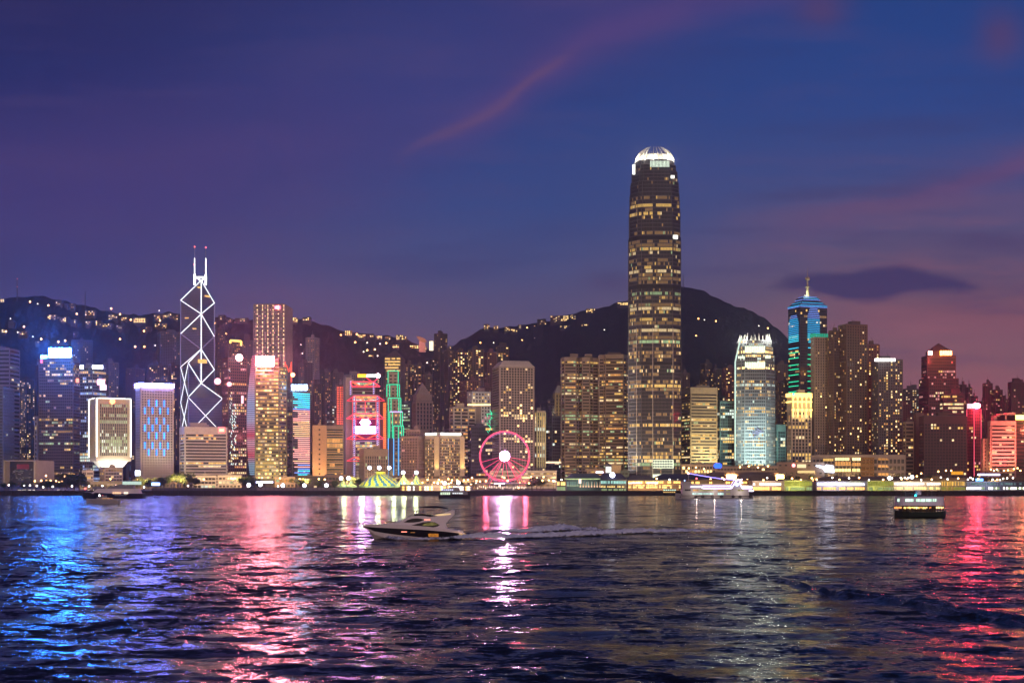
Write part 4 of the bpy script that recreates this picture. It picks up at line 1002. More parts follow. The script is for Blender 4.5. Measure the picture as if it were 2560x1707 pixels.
# round-windowed tower
def roundwin():
    Yd = 1620; poly = foot(1231,1248,1336, Yd, .8); rt = root('office_tower', (sum(p[0] for p in poly)/4, sum(p[1] for p in poly)/4, 4), 'pale tower perforated with round porthole windows behind the big wheel', 'office tower')
    z1 = ZP(917, Yd); mb = MB(); mb.prism(poly, 4, z1); mb.build('wall', W('taupe'), rt)
    mb = MB(); mb.prism(scaled_poly(poly, 1.012), z1, z1+1.2); mb.prism(poly, z1+1.2, ZP(900,Yd), poly2=scaled_poly(poly, .72)); mb.build('sloped_roof', W('pale'), rt)
    mb = MB(); mb.prism(scaled_poly(poly, .99), z1-1.6, z1-.01, poly2=scaled_poly(poly, 1.004)); mb.build('roof_gap', W('navy'), rt)
    dk = MB(); rg = random.Random(2)
    rim = MB(); circ = [(math.cos(math.pi*2*k/10), math.sin(math.pi*2*k/10)) for k in range(10)]
    o_ = rt['_o']; hits = []
    for i, nx, f0, f1 in ((1,12,.075,.925),(0,12,.075,.925)):
        p, q = poly[i], poly[i+1]; L = math.hypot(q[0]-p[0], q[1]-p[1]); ux, uy = (q[0]-p[0])/L, (q[1]-p[1])/L; ang = math.atan2(uy, ux)
        for j in range(40):
            y = 922+j*6.45; z = ZP(y, Yd)
            pr = .9 if j in (18,) else .6 if j in (17,19) else .5 if j in (27,28) else .09
            for k in range(nx):
                c = facepoint(poly, i, f0+(f1-f0)*k/(nx-1), .12, z); r_ = 1.25
                on = rg.random() < pr and i == 1
                if on: hits.append((c, ang, rg.choice('YWWH')))
                else: dk.face([(c.x+ux*r_*a, c.y+uy*r_*a, c.z+r_*b) for a, b in circ])
                rim.face([(c.x+ux*r_*1.25*a-uy*-.06*0, c.y+uy*r_*1.25*a, c.z+r_*1.25*b) for a, b in circ]) if False else None
    dk.build('porthole', GLASS, rt)['kind'] = 'stuff'
    for k_, (c, ang, m) in enumerate(hits):
        key = ('port', m)
        if key not in _wq:
            b = MB(); b.face([(1.3*a, 0, 1.3*bb) for a, bb in circ]); _wq[key] = b.mesh('porthole', LIT[m])
        if k_ >= 100: break
        ob = bpy.data.objects.new('porthole', _wq[key]); col.objects.link(ob); ob.parent = rt
        ob.location = (c.x-o_[0], c.y-o_[1]-.02, c.z-o_[2]); ob.rotation_euler = (0, 0, ang)
roundwin()
tower('l31','o','slim office with yellow-lit columns right of the round-windowed tower', 1337,1342,1363, 1026,1680, OFF.but(wall='cream', sp=.16, pf=.34, bay=3.4, fl=4.6, p=.32, pal='WCY', n=60), roof=1, r=.5)
mb = MB()
for f in (.0,.25,.5,.75,1): p = facepoint(TW['l31'][1], 1, f, 1.1, 0); mb.box((p.x, p.y, (ZP(1168,1680)+ZP(1030,1680))/2), (.7, .5, ZP(1030,1680)-ZP(1168,1680)), .2)
mb.build('column_light', emat('column_yellow', (1,.75,.28), .5, False, .2), TW['l31'][0])
tower('l32','o','dark green glass office with a lit strip near its foot', 1374,1380,1404, 1040,1720, OFF.but(wall='teal', sp=.3, pf=.1, p=.10, pal='CWY', n=40), roof=1, rw='teal')
tower('l32b','o','low dark glass block between the yellow-columned and green glass offices', 1360,1364,1378, 1064,1740, OFF.but(wall='teal', sp=.3, pf=.1, p=.16, pal='CWY', n=40), roof=1, rw='teal')
mb = MB(); a_, b_ = P(1361,1157,1700), P(1403,1154,1700); mb.box((a_+b_)/2, (b_.x-a_.x, 1, 2.2)); mb.build('lit_strip', emat('strip_peach', (1,.7,.45), 2.6, False, .2), TW['l32'][0])
rt = tower('l32c','o','classical yellow stone tower with a steep roof behind the banded twins', 1383,1388,1412, 982,1900, OFF.but(wall='gold', sp=.2, pf=.5, bay=5, fl=5, p=.04), roof=0); hip(rt, TW['l32c'][1], TW['l32c'][3], 11, 'grey', .35)
spot(P(1393,1050,1850), P(1396,1000,1900), (1,.75,.35), 50000, 70)
# banded twins
def banded(id_, label, pts, yt, Yd, pal, boxes, seed):
    k = lambda px, dy: (lambda v: (v.x, v.y))(P(px, HZ, Yd+dy)); poly = [k(a, b) for a, b in pts]
    rt = root('office_tower', (sum(p[0] for p in poly)/len(poly), sum(p[1] for p in poly)/len(poly), 4), label, 'office tower')
    z1 = ZP(yt, Yd)
    skin(rt, poly, 4, z1, BAND.but(wall='tan', sp=.5, fl=3.9, bay=2.6, p=.34, pal=pal, n=100, rec=.6, top=5, glass=BRONZEG))
    mb = MB(); mb.prism(scaled_poly(poly, .97), z1-.4, z1+.5)
    for x0, x1, y in boxes: a_, b_ = P(x0, y, Yd+15), P(x1, yt, Yd+15); mb.box((a_+b_)/2, (b_.x-a_.x, 10, abs(a_.z-b_.z)+1))
    mb.build('roof', W('tan'), rt)
    st = MB()
    for a_, b_ in zip(pts[:6], pts[1:7]):
        if abs(a_[1]-b_[1]) > 10: c_ = P(b_[0], HZ, Yd+b_[1]-1); st.box((c_.x, c_.y, (z1+10)/2), (.9, .9, z1-12))
    if st.f: st.build('mullion', W('pale'), rt)
    TW[id_] = (rt, poly, 4, z1)
banded('ex1','bronze banded office tower of rounded bays, left of a twin pair', [(1402,22),(1404,8),(1412,0),(1440,0),(1446,12),(1456,2),(1474,2),(1482,12),(1495,14),(1495,50),(1404,50)], 893, 1690, 'YYWDGGO', ((1425,1445,886),(1461,1480,887)), 1)
banded('ex2','bronze banded office tower of rounded bays, right of a twin pair', [(1496,22),(1498,10),(1510,8),(1514,0),(1558,-2),(1566,6),(1569,16),(1569,55),(1498,55)], 886, 1680, 'YYWDDGO', ((1520,1552,882),), 2)

# ------------------------------------------------------------ tallest tower
def tallest():
    Yd = 1600; K = lambda px, dy: (lambda v: (v.x, v.y))(P(px, HZ, Yd+dy)); cc = K(1636, 32)
    rt = root('skyscraper', (*cc, 4), 'tallest tower, dark and tapering, with a white claw-like lit crown', 'skyscraper')
    base = [K(1570,30), K(1572,12), K(1592,0), K(1603,-3), K(1632,-5), K(1682,-4), K(1702,6), K(1703,44), K(1688,64), K(1588,64), K(1573,52)]
    segs = [(1191,960,1.0),(960,850,1.0),(850,740,.99),(740,600,.985),(600,589,.975),(589,520,.96),(520,480,.935),(480,452,.905),(452,425,.86),(425,408,.80),(408,395,.735)]
    stl = OFF.but(wall=mat('mullion_blue', (.10,.095,.115), .4), glass=GLASS, sp=.20, pf=.14, bay=1.7, fl=4.25, p=.5, pal='YDDDWDDYDG', rec=.35, top=.6, mar=.25, n=100)
    for n, (yb, yt, k) in enumerate(segs):
        st = stl.but(p=(.30,.34,.75,.42,.0,.30,.22,.18,.12,.08,.05)[n])
        if n: st = st.but(n=100)
        else: st = st.but(n=40)
        poly = scaled_poly(base, k, cc)
        skin(rt, poly, 4 if n == 0 else ZP(yb, Yd)+.05, ZP(yt, Yd), st)
        mb = MB(); mb.prism(scaled_poly(poly, 1.004, cc), ZP(yt, Yd)-.4, ZP(yt, Yd)+.04); mb.build('setback_ledge', W('steel'), rt)
    # dark plant-room floors
    mb = MB()
    for y0, y1, k in ((712,722,.985),(591,600,.985),(905,912,1.0)):
        p_ = scaled_poly(base, k*1.012, cc); mb.prism(p_, ZP(y1, Yd), ZP(y0, Yd))
    mb.build('plant_floor', W('black'), rt)
    # vertical ribs at bay corners
    mb = MB()
    for i in (2, 4, 5): c_ = scaled_poly(base, 1.006, cc)[i]; mb.box((c_[0], c_[1], (ZP(820, Yd)+4)/2), (.8, .8, ZP(820, Yd)-4))
    mb.build('corner_rib', W('pale'), rt)
    # crown: curved claws around a lit drum
    k0 = .72; pc = scaled_poly(base, k0, cc); zc = ZP(395, Yd)
    dr = MB(); dr.prism(scaled_poly(base, .66, cc), zc, ZP(379, Yd), poly2=scaled_poly(base, .56, cc)); dr.build('crown_drum', W('white'), rt)
    cl = MB(); 
    per = []
    for i in range(len(pc)):
        p, q = pc[i], pc[(i+1) % len(pc)]; L = math.hypot(q[0]-p[0], q[1]-p[1]); n = max(1, int(L/5.0))
        for j in range(n): per.append((p[0]+(q[0]-p[0])*j/n, p[1]+(q[1]-p[1])*j/n))
    H_ = ZP(357, Yd)-ZP(398, Yd)
    for p in per:
        pts = []
        for t in (0,.2,.4,.6,.8,1.0):
            kk = 1-.56*t**2.1; z = ZP(398, Yd)+H_*t
            pts.append(Vector((cc[0]+(p[0]-cc[0])*kk, cc[1]+(p[1]-cc[1])*kk, z)))
        for a_, b_, ra in zip(pts, pts[1:], (1.05,1.0,.85,.6,.38)): cl.tube(a_, b_, ra, 5, r2=ra*.85)
    cl.build('crown_claw', W('white'), rt)
    for i in range(0, len(per), 3):
        p = per[i]; kk = 1.14; kk2 = .90
        pl = plight((cc[0]+(p[0]-cc[0])*kk2, cc[1]+(p[1]-cc[1])*kk2, zc+3), (1,.92,.72), 15000, 1.5)
    for i in (1, 3, 4, 5, 6, 7, 9): 
        p = base[i]; k2 = .80; plight((cc[0]+(p[0]-cc[0])*k2, cc[1]+(p[1]-cc[1])*k2, zc+1), (1,.92,.72), 7000, 1.2)
    gm = MB(); 
    a_, b_ = P(1625,418,Yd-2), P(1674,401,Yd-2)
    n = 14
    for i in range(n): x = a_.x+(b_.x-a_.x)*(i+.5)/n; gm.box((x, Yd-2+1.2, (a_.z+b_.z)/2), ((b_.x-a_.x)/n*.6, 1, b_.z-a_.z-1))
    gm.build('lit_floor', emat('crown_floor', (.85,1,.8), .9, False, .5), rt)
    gm = MB(); q0, q1 = P(1580.5,440,Yd+8), P(1587,412,Yd+8); gm.box(((q0.x+q1.x)/2, q0.y-4, (q0.z+q1.z)/2), (q1.x-q0.x, 3, q1.z-q0.z-2), .0)
    gm.build('lit_bay', emat('bay_white', (1,1,.88), 2.2, False, .2), rt)
    gm = MB(); q0, q1 = P(1677,446,Yd-2), P(1686,439,Yd-2); gm.box((q0+q1)/2, (q1.x-q0.x, 2, q1.z-q0.z)); q0, q1 = P(1682,600,Yd-2), P(1694,586,Yd-2); gm.box((q0+q1)/2, (q1.x-q0.x, 6, (q1.z-q0.z)*.6)); gm.build('lit_bay', emat('bay_white', (1,1,.88), 2.2, False, .2), rt)
    # foot: bright lobby floors
    gm = MB()
    for i in range(12):
        for j in range(3):
            q = P(1634+i*4.15, 1153+j*6.5, Yd-7); gm.box((q.x, q.y, q.z), (1.35, .6, 2.0))
    gm.build('lobby_window', GLASS, rt)
    gm = MB(); a_, b_ = P(1632,1170,Yd-6.2), P(1684,1149,Yd-6.2); gm.box((a_+b_)/2, (b_.x-a_.x, .6, b_.z-a_.z)); a_, b_ = P(1632,1194,Yd-6.2), P(1684,1185,Yd-6.2); gm.box((a_+b_)/2, (b_.x-a_.x, .6, b_.z-a_.z))
    gm.build('lobby_front', emat('lobby_white', (.93,1,.72), 1.1, False, .2), rt)
    spot(P(1530,1196,Yd-16), P(1580,1140,Yd+8), (1,1,.8), 160000, 60); [spot(P(1440,1190,Yd+6), P(1582,yy,Yd+14), (1,.84,.64), e_, 50) for yy, e_ in ((1120,700000),(1000,900000),(860,1300000),(700,1500000))]
    spot(P(1650,1196,Yd-60), P(1645,1120,Yd-4), (1,.85,.5), 160000, 80)
tallest()

# ------------------------------------------------------------ right of the tallest tower
rt = tower('r1','o','beige office block with dark ribbon windows right of the tallest tower', 1704,1727,1792, 968,1670, BAND.but(wall='beige', sp=.52, fl=3.8, bay=3, p=.30, pal='YYWDG', n=100, top=8, rec=.7), r=.9, rw='beige', roof=2)
for f in (.25,.75): spot(facepoint(TW['r1'][1], 1, f, 40, 10), facepoint(TW['r1'][1], 1, f, 0, 70), (1,.85,.45), 260000, 75)
tower('r2','o','teal glass office between the beige block and the white-crowned tower', 1793,1800,1836, 1003,1720, OFF.but(wall='teal', sp=.3, pf=.15, p=.32, pal='YYGWC', fl=4, n=60), r=.6, rw='teal', roof=0)
tower('r2b','o','pale slim block behind the teal glass office', 1791,1797,1812, 990,1760, OFF.but(wall='teal', sp=.3, pf=.15, p=.18, pal='YW', n=20), r=.6, rw='teal', roof=1)
def crowned():
    Yd = 1690; K = lambda px, dy: (lambda v: (v.x, v.y))(P(px, HZ, Yd+dy)); cc = K(1887, 26)
    rt = root('skyscraper', (*cc, 4), 'shorter tapering tower with a jagged white lit crown, right of the tallest', 'skyscraper')
    base = [K(1836,22), K(1840,8), K(1853,0), K(1862,-3), K(1914,-3), K(1926,4), K(1937,14), K(1937,40), K(1925,52), K(1848,52)]
    segs = [(1158,925,1.0),(925,886,.965),(886,865,.90),(865,850,.82)]
    stl = OFF.but(wall=W('steel'), sp=.34, pf=.22, bay=2.3, fl=4.1, p=.3, pal='YYWCD', rec=.5, top=.6, mar=.4, n=100)
    for n, (yb, yt, k) in enumerate(segs):
        skin(rt, scaled_poly(base, k, cc), 4 if n == 0 else ZP(yb, Yd)+.05, ZP(yt, Yd), stl.but(p=(.26,.5,.6,.5)[n], pal='YYWCD' if n == 0 else 'WHYC'))
    mb = MB(); pc = scaled_poly(base, .78, cc)
    for i in range(len(pc)):
        p, q = pc[i], pc[(i+1) % len(pc)]; L = math.hypot(q[0]-p[0], q[1]-p[1]); n = max(1, int(L/4.2))
        for j in range(n):
            x, y = p[0]+(q[0]-p[0])*j/n, p[1]+(q[1]-p[1])*j/n; hh = (9, 6, 7.5)[(i+j) % 3]
            mb.tube((x, y, ZP(850, Yd)-1), (cc[0]+(x-cc[0])*.93, cc[1]+(y-cc[1])*.93, ZP(850, Yd)+hh), .8, 5, r2=.35)
    mb.build('crown_spike', W('white'), rt)
    for i in (0, 2, 3, 4, 5, 6): 
        for k2, e_, z_ in ((.96,9000,850),(.70,5000,848)): p = base[i]; plight((cc[0]+(p[0]-cc[0])*k2, cc[1]+(p[1]-cc[1])*k2, ZP(z_, Yd)+1), (.95,1,.85), e_, 1.2)
    gm = MB()
    for x0, x1, y0, y1 in ((1862,1913,865,881),(1862,1913,905,919),(1845,1862,890,896),(1913,1927,888,896)):
        a_, b_ = P(x0,y1,Yd-4), P(x1,y0,Yd-4); n = max(2, int((x1-x0)/4))
        for i in range(n): gm.box((a_.x+(b_.x-a_.x)*(i+.5)/n, Yd-4, (a_.z+b_.z)/2), ((b_.x-a_.x)/n*.72, 1.2, b_.z-a_.z))
    gm.build('lit_floor', emat('crown_floor_b', (.88,1,.72), 1.5, False, .5), rt)
    gm = MB()
    pth = [(1838,1150),(1838,905),(1846,870),(1852,845)]
    for a_, b_ in zip(pth, pth[1:]): gm.tube(P(*a_, Yd+2), P(*b_, Yd+6), .9, 5)
    gm.build('edge_light', emat('edge_mint', (.75,1,.85), 1.6, False, .2), rt)
    gm = MB(); rg = random.Random(2)
    for k in range(46): q = P(1895+rg.gauss(0,5.5), 1082+rg.gauss(0,5), Yd-5); gm.box(q, (1.5, .5, 1.3))
    gm.build('light_display', emat('display_lilac', (.6,.7,1), 1.1, False, .5), rt)
    for px in (1870, 1905): spot(P(px,1158,Yd-55), P(px,1110,Yd-3), (.68,1,.85), 420000, 75)
    spot(P(1887,1158,Yd-60), P(1887,1010,Yd-3), (.6,.9,.85), 500000, 60)
crowned()
tower('r3','o','small dark glass block with a pale top right of the white-crowned tower', 1939,1944,1964, 1061,1700, OFF.but(wall='teal', sp=.25, pf=.1, p=.14, pal='CW', top=9, n=30), roof=0)
# blue-lined tower
def bluelined():
    Yd = 1960; poly = foot(1971,2000,2067, Yd, .7); z1 = ZP(764, Yd)
    rt = root('skyscraper', (sum(p[0] for p in poly)/4, sum(p[1] for p in poly)/4, 4), 'spired tower ruled with blue to green light lines', 'skyscraper')
    skin(rt, poly, 4, z1, OFF.but(wall='navy', sp=.3, pf=.1, p=.10, pal='DYW', fl=4.2, n=60, top=5), zvis=ZP(1040,Yd))
    p2, p3_ = scaled_poly(poly, .70), scaled_poly(poly, .35)
    mb = MB(); mb.prism(scaled_poly(poly, 1.02), z1, z1+1.5); mb.prism(poly, z1+1.5, ZP(750,Yd), poly2=p2); mb.prism(scaled_poly(poly,.62), ZP(750,Yd), ZP(746,Yd)+2); mb.prism(scaled_poly(poly,.62), ZP(746,Yd)+2, ZP(736,Yd), poly2=p3_); mb.build('stepped_roof', W('navy'), rt)
    cx, cyy = rt['_o'][0], rt['_o'][1]
    mb = MB(); mb.tube((cx,cyy,ZP(736,Yd)), (cx,cyy,ZP(714,Yd)), 3.2, 8, r2=1.4); mb.tube((cx,cyy,ZP(714,Yd)), (cx,cyy,ZP(690,Yd)), 1.6, 6, r2=.8); mb.sphere((cx,cyy,ZP(691,Yd)), 3.6, sz=.8); mb.tube((cx,cyy,ZP(690,Yd)), (cx,cyy,ZP(662,Yd)), .6, 5, r2=.15); mb.tube((cx,cyy,ZP(713,Yd)), (cx,cyy,ZP(712,Yd)), 4, 8)
    mb.build('spire', W('beige'), rt); plight((cx-3,cyy-9,ZP(733,Yd)), (.9,1,.6), 14000)
    C_ = [('blue', (.04,.20,1)), ('azure', (.03,.50,1)), ('cyan', (.03,.85,.80)), ('green', (.02,.90,.42))]
    mbs = [MB() for _ in C_]
    def ln(i, f0, f1, y, k, r_=.55, off=1.0, pl=poly): mbs[k].tube(facepoint(pl, i, f0, off, ZP(y,Yd)), facepoint(pl, i, f1, off, ZP(y,Yd)), r_, 4)
    for y, k in ((766,0),(763,1)): ln(0,0,1,y,k,.5); ln(1,0,1,y,k,.5)
    for y, s_, k in ((760,.9,0),(755,.80,1),(747,.64,0),(743,.56,1),(739,.46,0)):
        pl = scaled_poly(poly, s_); ln(0,0,1,y,k,.5,.6,pl); ln(1,0,1,y,k,.5,.6,pl)
    for i, f0, f1, ya, yb in ((0,.08,.92,787,985),(1,.27,.72,770,845),(1,.27,.45,850,985)):
        y = ya; n = 0; step = 4.6
        while y < yb:
            cut = max(0, (4-n)*.1); t_ = (y-770)/200; k = 0 if t_ < .12 else 1 if t_ < .32 else 2 if t_ < .5 else 3
            m_ = (f0+f1)/2; w_ = (f1-f0)/2*(1-cut)
            ln(i, m_-w_, m_+w_, y, k)
            y += step; n += 1
            if y > 850: step = 11+(n % 3)*3
    for (nm_, c_), m_ in zip(C_, mbs): m_.build('led_line', emat('led_'+nm_, c_, 1.8, False, .15), rt)
bluelined()
# yellow arcaded crown
rt = tower('r4','o','stone tower with a blazing yellow arcaded crown', 1968,1979,2029, 984,1640, OFF.but(wall='cream', sp=.22, pf=.36, bay=4.4, fl=4.2, p=.30, pal='YYWO', n=60, top=22), r=.5, roof=1, rw='cream')
_, poly, z0, z1 = TW['r4']; mb = MB(); m2 = MB()
for y in (987,1004): 
    for i in (0, 1): a_, b_ = facepoint(poly, i, 0, 1.2, ZP(y,1640)), facepoint(poly, i, 1, 1.2, ZP(y,1640)); mb.box((a_+b_)/2, ((b_-a_).length, 1.4, 4.5 if y < 1000 else 1.6), math.atan2(b_.y-a_.y, b_.x-a_.x))
for f in (.06,.28,.5,.72,.94):
    for y0, y1 in ((990,1018),(1022,1042)): p = facepoint(poly, 1, f, 1.3, 0); mb.box((p.x, p.y, (ZP(y0,1640)+ZP(y1,1640))/2), (1.1, 1.1, ZP(y0,1640)-ZP(y1,1640)), .2); mb.sphere((p.x, p.y-.8, ZP(y0+2,1640)), 1.9, nu=6, nv=4)
mb.build('arcade_light', emat('arcade_gold', (1,.62,.16), 2.6, False, .3), rt)
q = P(1984,985,1634); m2.sphere(q, 1.7); m2.build('beacon_lamp', emat('beacon_green', (.05,1,.2), 6, True, 0), rt)
for f in (.2,.5,.8): spot(facepoint(poly, 1, f, 14, ZP(1070,1640)), facepoint(poly, 1, f, 0, ZP(1010,1640)), (1,.75,.3), 26000, 70)
# hotel and residences on the podium
RS = St('tan', fl=3.3, bay=3.4, sp=.4, pf=.45, rec=.6, lit='res', p=.17, pal='YYODDH', n=100, top=2)
rt = tower('r5','h','curved residence wing with a green-lit parapet, left of the tall residence', 2028,2036,2075, 842,1650, RS.but(pf=.55, p=.12), r=.5, roof=0, rw='tan')
mb = MB()
for i in (0, 1):
    for f in (.05,.2,.35,.5,.65,.8,.95):
        p = facepoint(TW['r5'][1], i, f, .5, ZP(838,1650)); mb.box(p, (2.4, .6, 4.4), .3)
mb.build('parapet_light', emat('parapet_green', (.03,.5,.30), .8, False, .2), rt)
for k, (x0, xm, x1, yt, lb) in enumerate(((2072,2084,2100,826,'left stack of the tall brown residence'),(2096,2116,2168,810,'tallest brown residence block in front of the blue-lined tower'),(2160,2170,2198,860,'lower rear stack right of the tallest brown residence'))):
    tower('r6%d' % k,'a',lb, x0,xm,x1, yt,1640+(20 if k == 2 else -6*k), RS.but(wall='brown', p=.20, pal='YYOODHW'), r=.6, roof=2, rw='brown', rh=4)
rt = tower('r7','h','rounded grey hotel dotted with windows under a white roof sign', 2180,2196,2256, 898,1620, RS.but(wall='dgrey', pf=.4, bay=2.9, fl=3.2, p=.36, pal='YYOWDH'), r=.6, roof=1, rw='dgrey')
sign(rt, 2187,2238, 896,903, 1612, (1,.93,.88), 5, 'sign_cream', legs=False)
rt = tower('pod','l','long low mall podium with golden shopfronts below the brown residences', 2028,None,2262, 1137,1540, OFF.but(wall='taupe', sp=.4, pf=.3, bay=4.2, fl=8.5, p=.0, top=5, bot=2, lit='none', n=10), roof=0)
for (x0, x1, y0, y1, c_, s_, nx, ny, key) in ((2058,2084,1146,1153,'Y',0,5,1,'a'),(2088,2124,1144,1152,'H',0,6,1,'b'),(2088,2128,1154,1164,'O',0,6,2,'c'),(2088,2128,1171,1180,'H',0,5,1,'d'),(2131,2152,1144,1152,'H',0,4,1,'e'),(2131,2152,1156,1166,'O',0,4,1,'f'),(2131,2152,1171,1180,'H',0,2,1,'g'),(2153,2186,1143,1192,'O',0,8,7,'h'),(2196,2250,1145,1151,'O',0,6,1,'i'),(2196,2250,1162,1169,'O',0,6,1,'j'),(2196,2250,1182,1189,'O',0,6,1,'k')):
    mb = MB()
    for i in range(nx):
        for j in range(ny):
            a_, b_ = P(x0+(x1-x0)*i/nx, y0+(y1-y0)*j/ny, 1532), P(x0+(x1-x0)*(i+.82)/nx, y0+(y1-y0)*(j+.85)/ny, 1532); mb.box((a_+b_)/2, (b_.x-a_.x, .6, a_.z-b_.z))
    mb.build('shopfront', LIT[c_] if key != 'h' else emat('mesh_amber', (.9,.35,.10), .35, False, .5), rt)
rt = tower('pod2','l','low mall wing with a lit roundel and a bright video screen', 1942,None,2060, 1155,1500, OFF.but(wall='tan', sp=.8, pf=.6, bay=6, fl=9, p=0, lit='none'), roof=0)
mb = MB(); mb.sphere(P(1984,1163,1494), 2.0); mb.build('roundel_sign', emat('roundel_red', (1,.25,.25), 5, False, 0), rt)
sign(rt, 1993,2015, 1160,1169, 1494, (1,.8,.45), 1.3, 'shop_cream', name='shopfront', legs=False, sample=False); sign(rt, 1994,2037, 1176,1182, 1493, (1,.68,.28), 1.2, 'shop_gold', name='shopfront', legs=False, sample=False)
mb = MB(); pts = [P(x,y,1490) for x, y in ((2041,1162),(2062,1165),(2066,1161),(2084,1164),(2086,1181),(2064,1180),(2057,1171),(2040,1165))]
mb.face(list(reversed(pts))); mb.face([p+Vector((0,1,0)) for p in pts])
for a_, b_ in zip(pts, pts[1:]+pts[:1]): mb.face((a_, b_, b_+Vector((0,1,0)), a_+Vector((0,1,0))))
mb.build('video_screen', emat('screen_white', (.72,.78,1), 7, True, 0), rt)

# ------------------------------------------------------------ far right
rt = tower('r8','o','striped brown office slab left of the big dark block', 2258,2264,2284, 1054,1600, BAND.but(wall='tan', sp=.5, fl=4.4, p=.12, pal='YW', n=30), roof=1, rw='brown')
tower('r8b','o','blank brown pier slab beside the striped brown slab', 2284,2290,2310, 1032,1610, OFF.but(wall='brown', sp=.9, pf=.8, bay=6, p=0, lit='none'), roof=0)
rt = tower('r9','o','dark red tower with a pyramid roof and glowing yellow letters', 2304,2318,2389, 890,1850, OFF.but(wall='dred', sp=.4, pf=.2, p=.13, pal='YPPRW', fl=4.2, n=60, top=3), r=.7, roof=0)
_, poly, z0, z1 = TW['r9']
p2 = scaled_poly(poly, .76); mb = MB(); mb.prism(scaled_poly(poly, 1.01), z1, z1+.8); mb.prism(p2, z1+.8, ZP(877,1850)); mb.prism(scaled_poly(p2, 1.04), ZP(877,1850), ZP(856,1850), poly2=scaled_poly(p2, .03)); mb.build('pyramid_roof', W('dred'), rt)
skin(rt, foot(2298,2322,2396, 1846, .7), 4, ZP(945,1850), OFF.but(wall='dred', sp=.4, pf=.2, p=.16, pal='YPPW', fl=4.2, n=60), name='shoulder_wall', zvis=ZP(1040,1850))
sign(rt, 2350,2380, 877,888, 1832, (1,.35,.05), 26, 'letters_amber', bars=5, legs=False); sign(rt, 2321,2330, 878,887, 1832, (1,.5,.4), 22, 'sign_salmon', legs=False)
for x in (2330, 2365): plight(P(x,893,1815), (1,.08,.06), 22000, 4)
plight(P(2362,960,1780), (1,.12,.10), 22000, 4)
tower('r9b','o','dark block with three lit strips before the red pyramid tower', 2350,2358,2410, 984,1780, BAND.but(wall='dred', sp=.5, fl=5, p=.22, pal='GYW', n=60), r=.6, roof=2, rw='dred', rh=6)
tower('r10','o','massive dark brown block with only a few lit windows', 2298,2310,2417, 1040,1570, OFF.but(wall='dred', sp=.35, pf=.3, bay=3.4, fl=3.6, p=.03, pal='YW', n=60, top=9), r=.5, roof=1, rw='dbrown')
rt = tower('r11','o','slim dark tower outlined by three red light tubes', 2417,2434,2452, 1022,1640, OFF.but(wall='dred', sp=.4, pf=.2, p=.16, pal='YPW', n=40), r=1, roof=0)
mb = MB(); _, poly, z0, z1 = TW['r11']
for i, f in ((0,.08),(1,.0),(1,.97)): mb.tube(facepoint(poly, i, f, .9, ZP(1190,1640)), facepoint(poly, i, f, .9, z1), .5, 5)
mb.build('red_tube', emat('tube_red', (1,.10,.18), 1.4, False, .1), rt)
sign(rt, 2418,2434, 1009,1021, 1632, (1,.62,.68), 1.6, 'cap_pink', legs=False, sample=False); mb = MB(); mb.sphere(P(2441,1014,1630), 5.0, sz=.6); mb.build('rooftop_sign', emat('cap_red', (1,.035,.07), 620, True, 0), rt)
tower('r12','b','narrow salmon block with small punched windows left of the red striped hotel', 2453,2458,2476, 1096,1590, OFF.but(wall='pink', sp=.55, pf=.55, bay=3, p=.05), roof=0)
rt = tower('r13','h','hotel of red floodlit ledges with a terraced roof', 2472,2478,2537, 1052,1580, BAND.but(wall='pink', sp=.50, rec=1.4, fl=4.4, p=.12, pal='YWO', n=60, top=5, bot=4), r=.4, roof=0)
mb = MB()
for x0, x1, y in ((2482,2495,1042),(2488,2534,1038),(2512,2534,1032),(2495,2508,1034)): a_, b_ = P(x0,1052,1590), P(x1,y,1590); mb.box((a_+b_)/2, (b_.x-a_.x, 12, b_.z-a_.z))
mb.build('terrace', W('pink'), rt)
for f in (.15,.5,.85): spot(facepoint(TW['r13'][1], 1, f, 34, 20), facepoint(TW['r13'][1], 1, f, 0, 62), (1,.16,.13), 230000, 85)
spot(P(2534,1192,1565), P(2536,1150,1580), (1,.6,.2), 26000, 50); spot(P(2464,1192,1560), P(2464,1140,1590), (1,.4,.2), 60000, 60)
rt = tower('r14','h','dark wing with a glaring yellow sign at the right edge', 2538,None,2600, 1050,1600, BAND.but(wall='dred', sp=.5, fl=4.4, p=.10, pal='YW', n=30), roof=0)
sign(rt, 2537,2600, 1037,1049, 1592, (1,.62,.10), 9, 'sign_yellow', legs=False); plight(P(2560,1070,1560), (1,.2,.1), 60000, 4)
# ------------------------------------------------------------ ordinals for labels
_o1 = 'zeroth first second third fourth fifth sixth seventh eighth ninth tenth eleventh twelfth thirteenth fourteenth fifteenth sixteenth seventeenth eighteenth nineteenth'.split()
_t1 = {20:'twent',30:'thirt',40:'fort',50:'fift',60:'sixt',70:'sevent',80:'eight',90:'ninet'}
def ordw(n):
    if n < 20: return _o1[n]
    t_, u = n//10*10, n % 10
    return _t1[t_]+('ieth' if u == 0 else 'y-'+_o1[u])
def place_labels(items, fmt):
    items.sort(key=lambda t: t[0])
    for k, (_, o) in enumerate(items): o['label'] = fmt % ordw(k+1)
def relabel(items, fmt, marks):
    """name each thing by the nearest landmark and its order from it"""
    buckets = {}
    for px, o in items:
        m = min(marks, key=lambda m: abs(m[0]-px)); side = 'left' if px < m[0] else 'right'
        buckets.setdefault((m[0], m[1], side), []).append((abs(px-m[0]), o))
    for (mx, mn, side), l in buckets.items():
        l.sort(key=lambda t: t[0])
        for k, (_, o) in enumerate(l):
            o['label'] = fmt % (('%s to the %s of %s' % (ordw(k+1), side, mn)) if len(l) > 1 else 'to the %s of %s' % (side, mn))
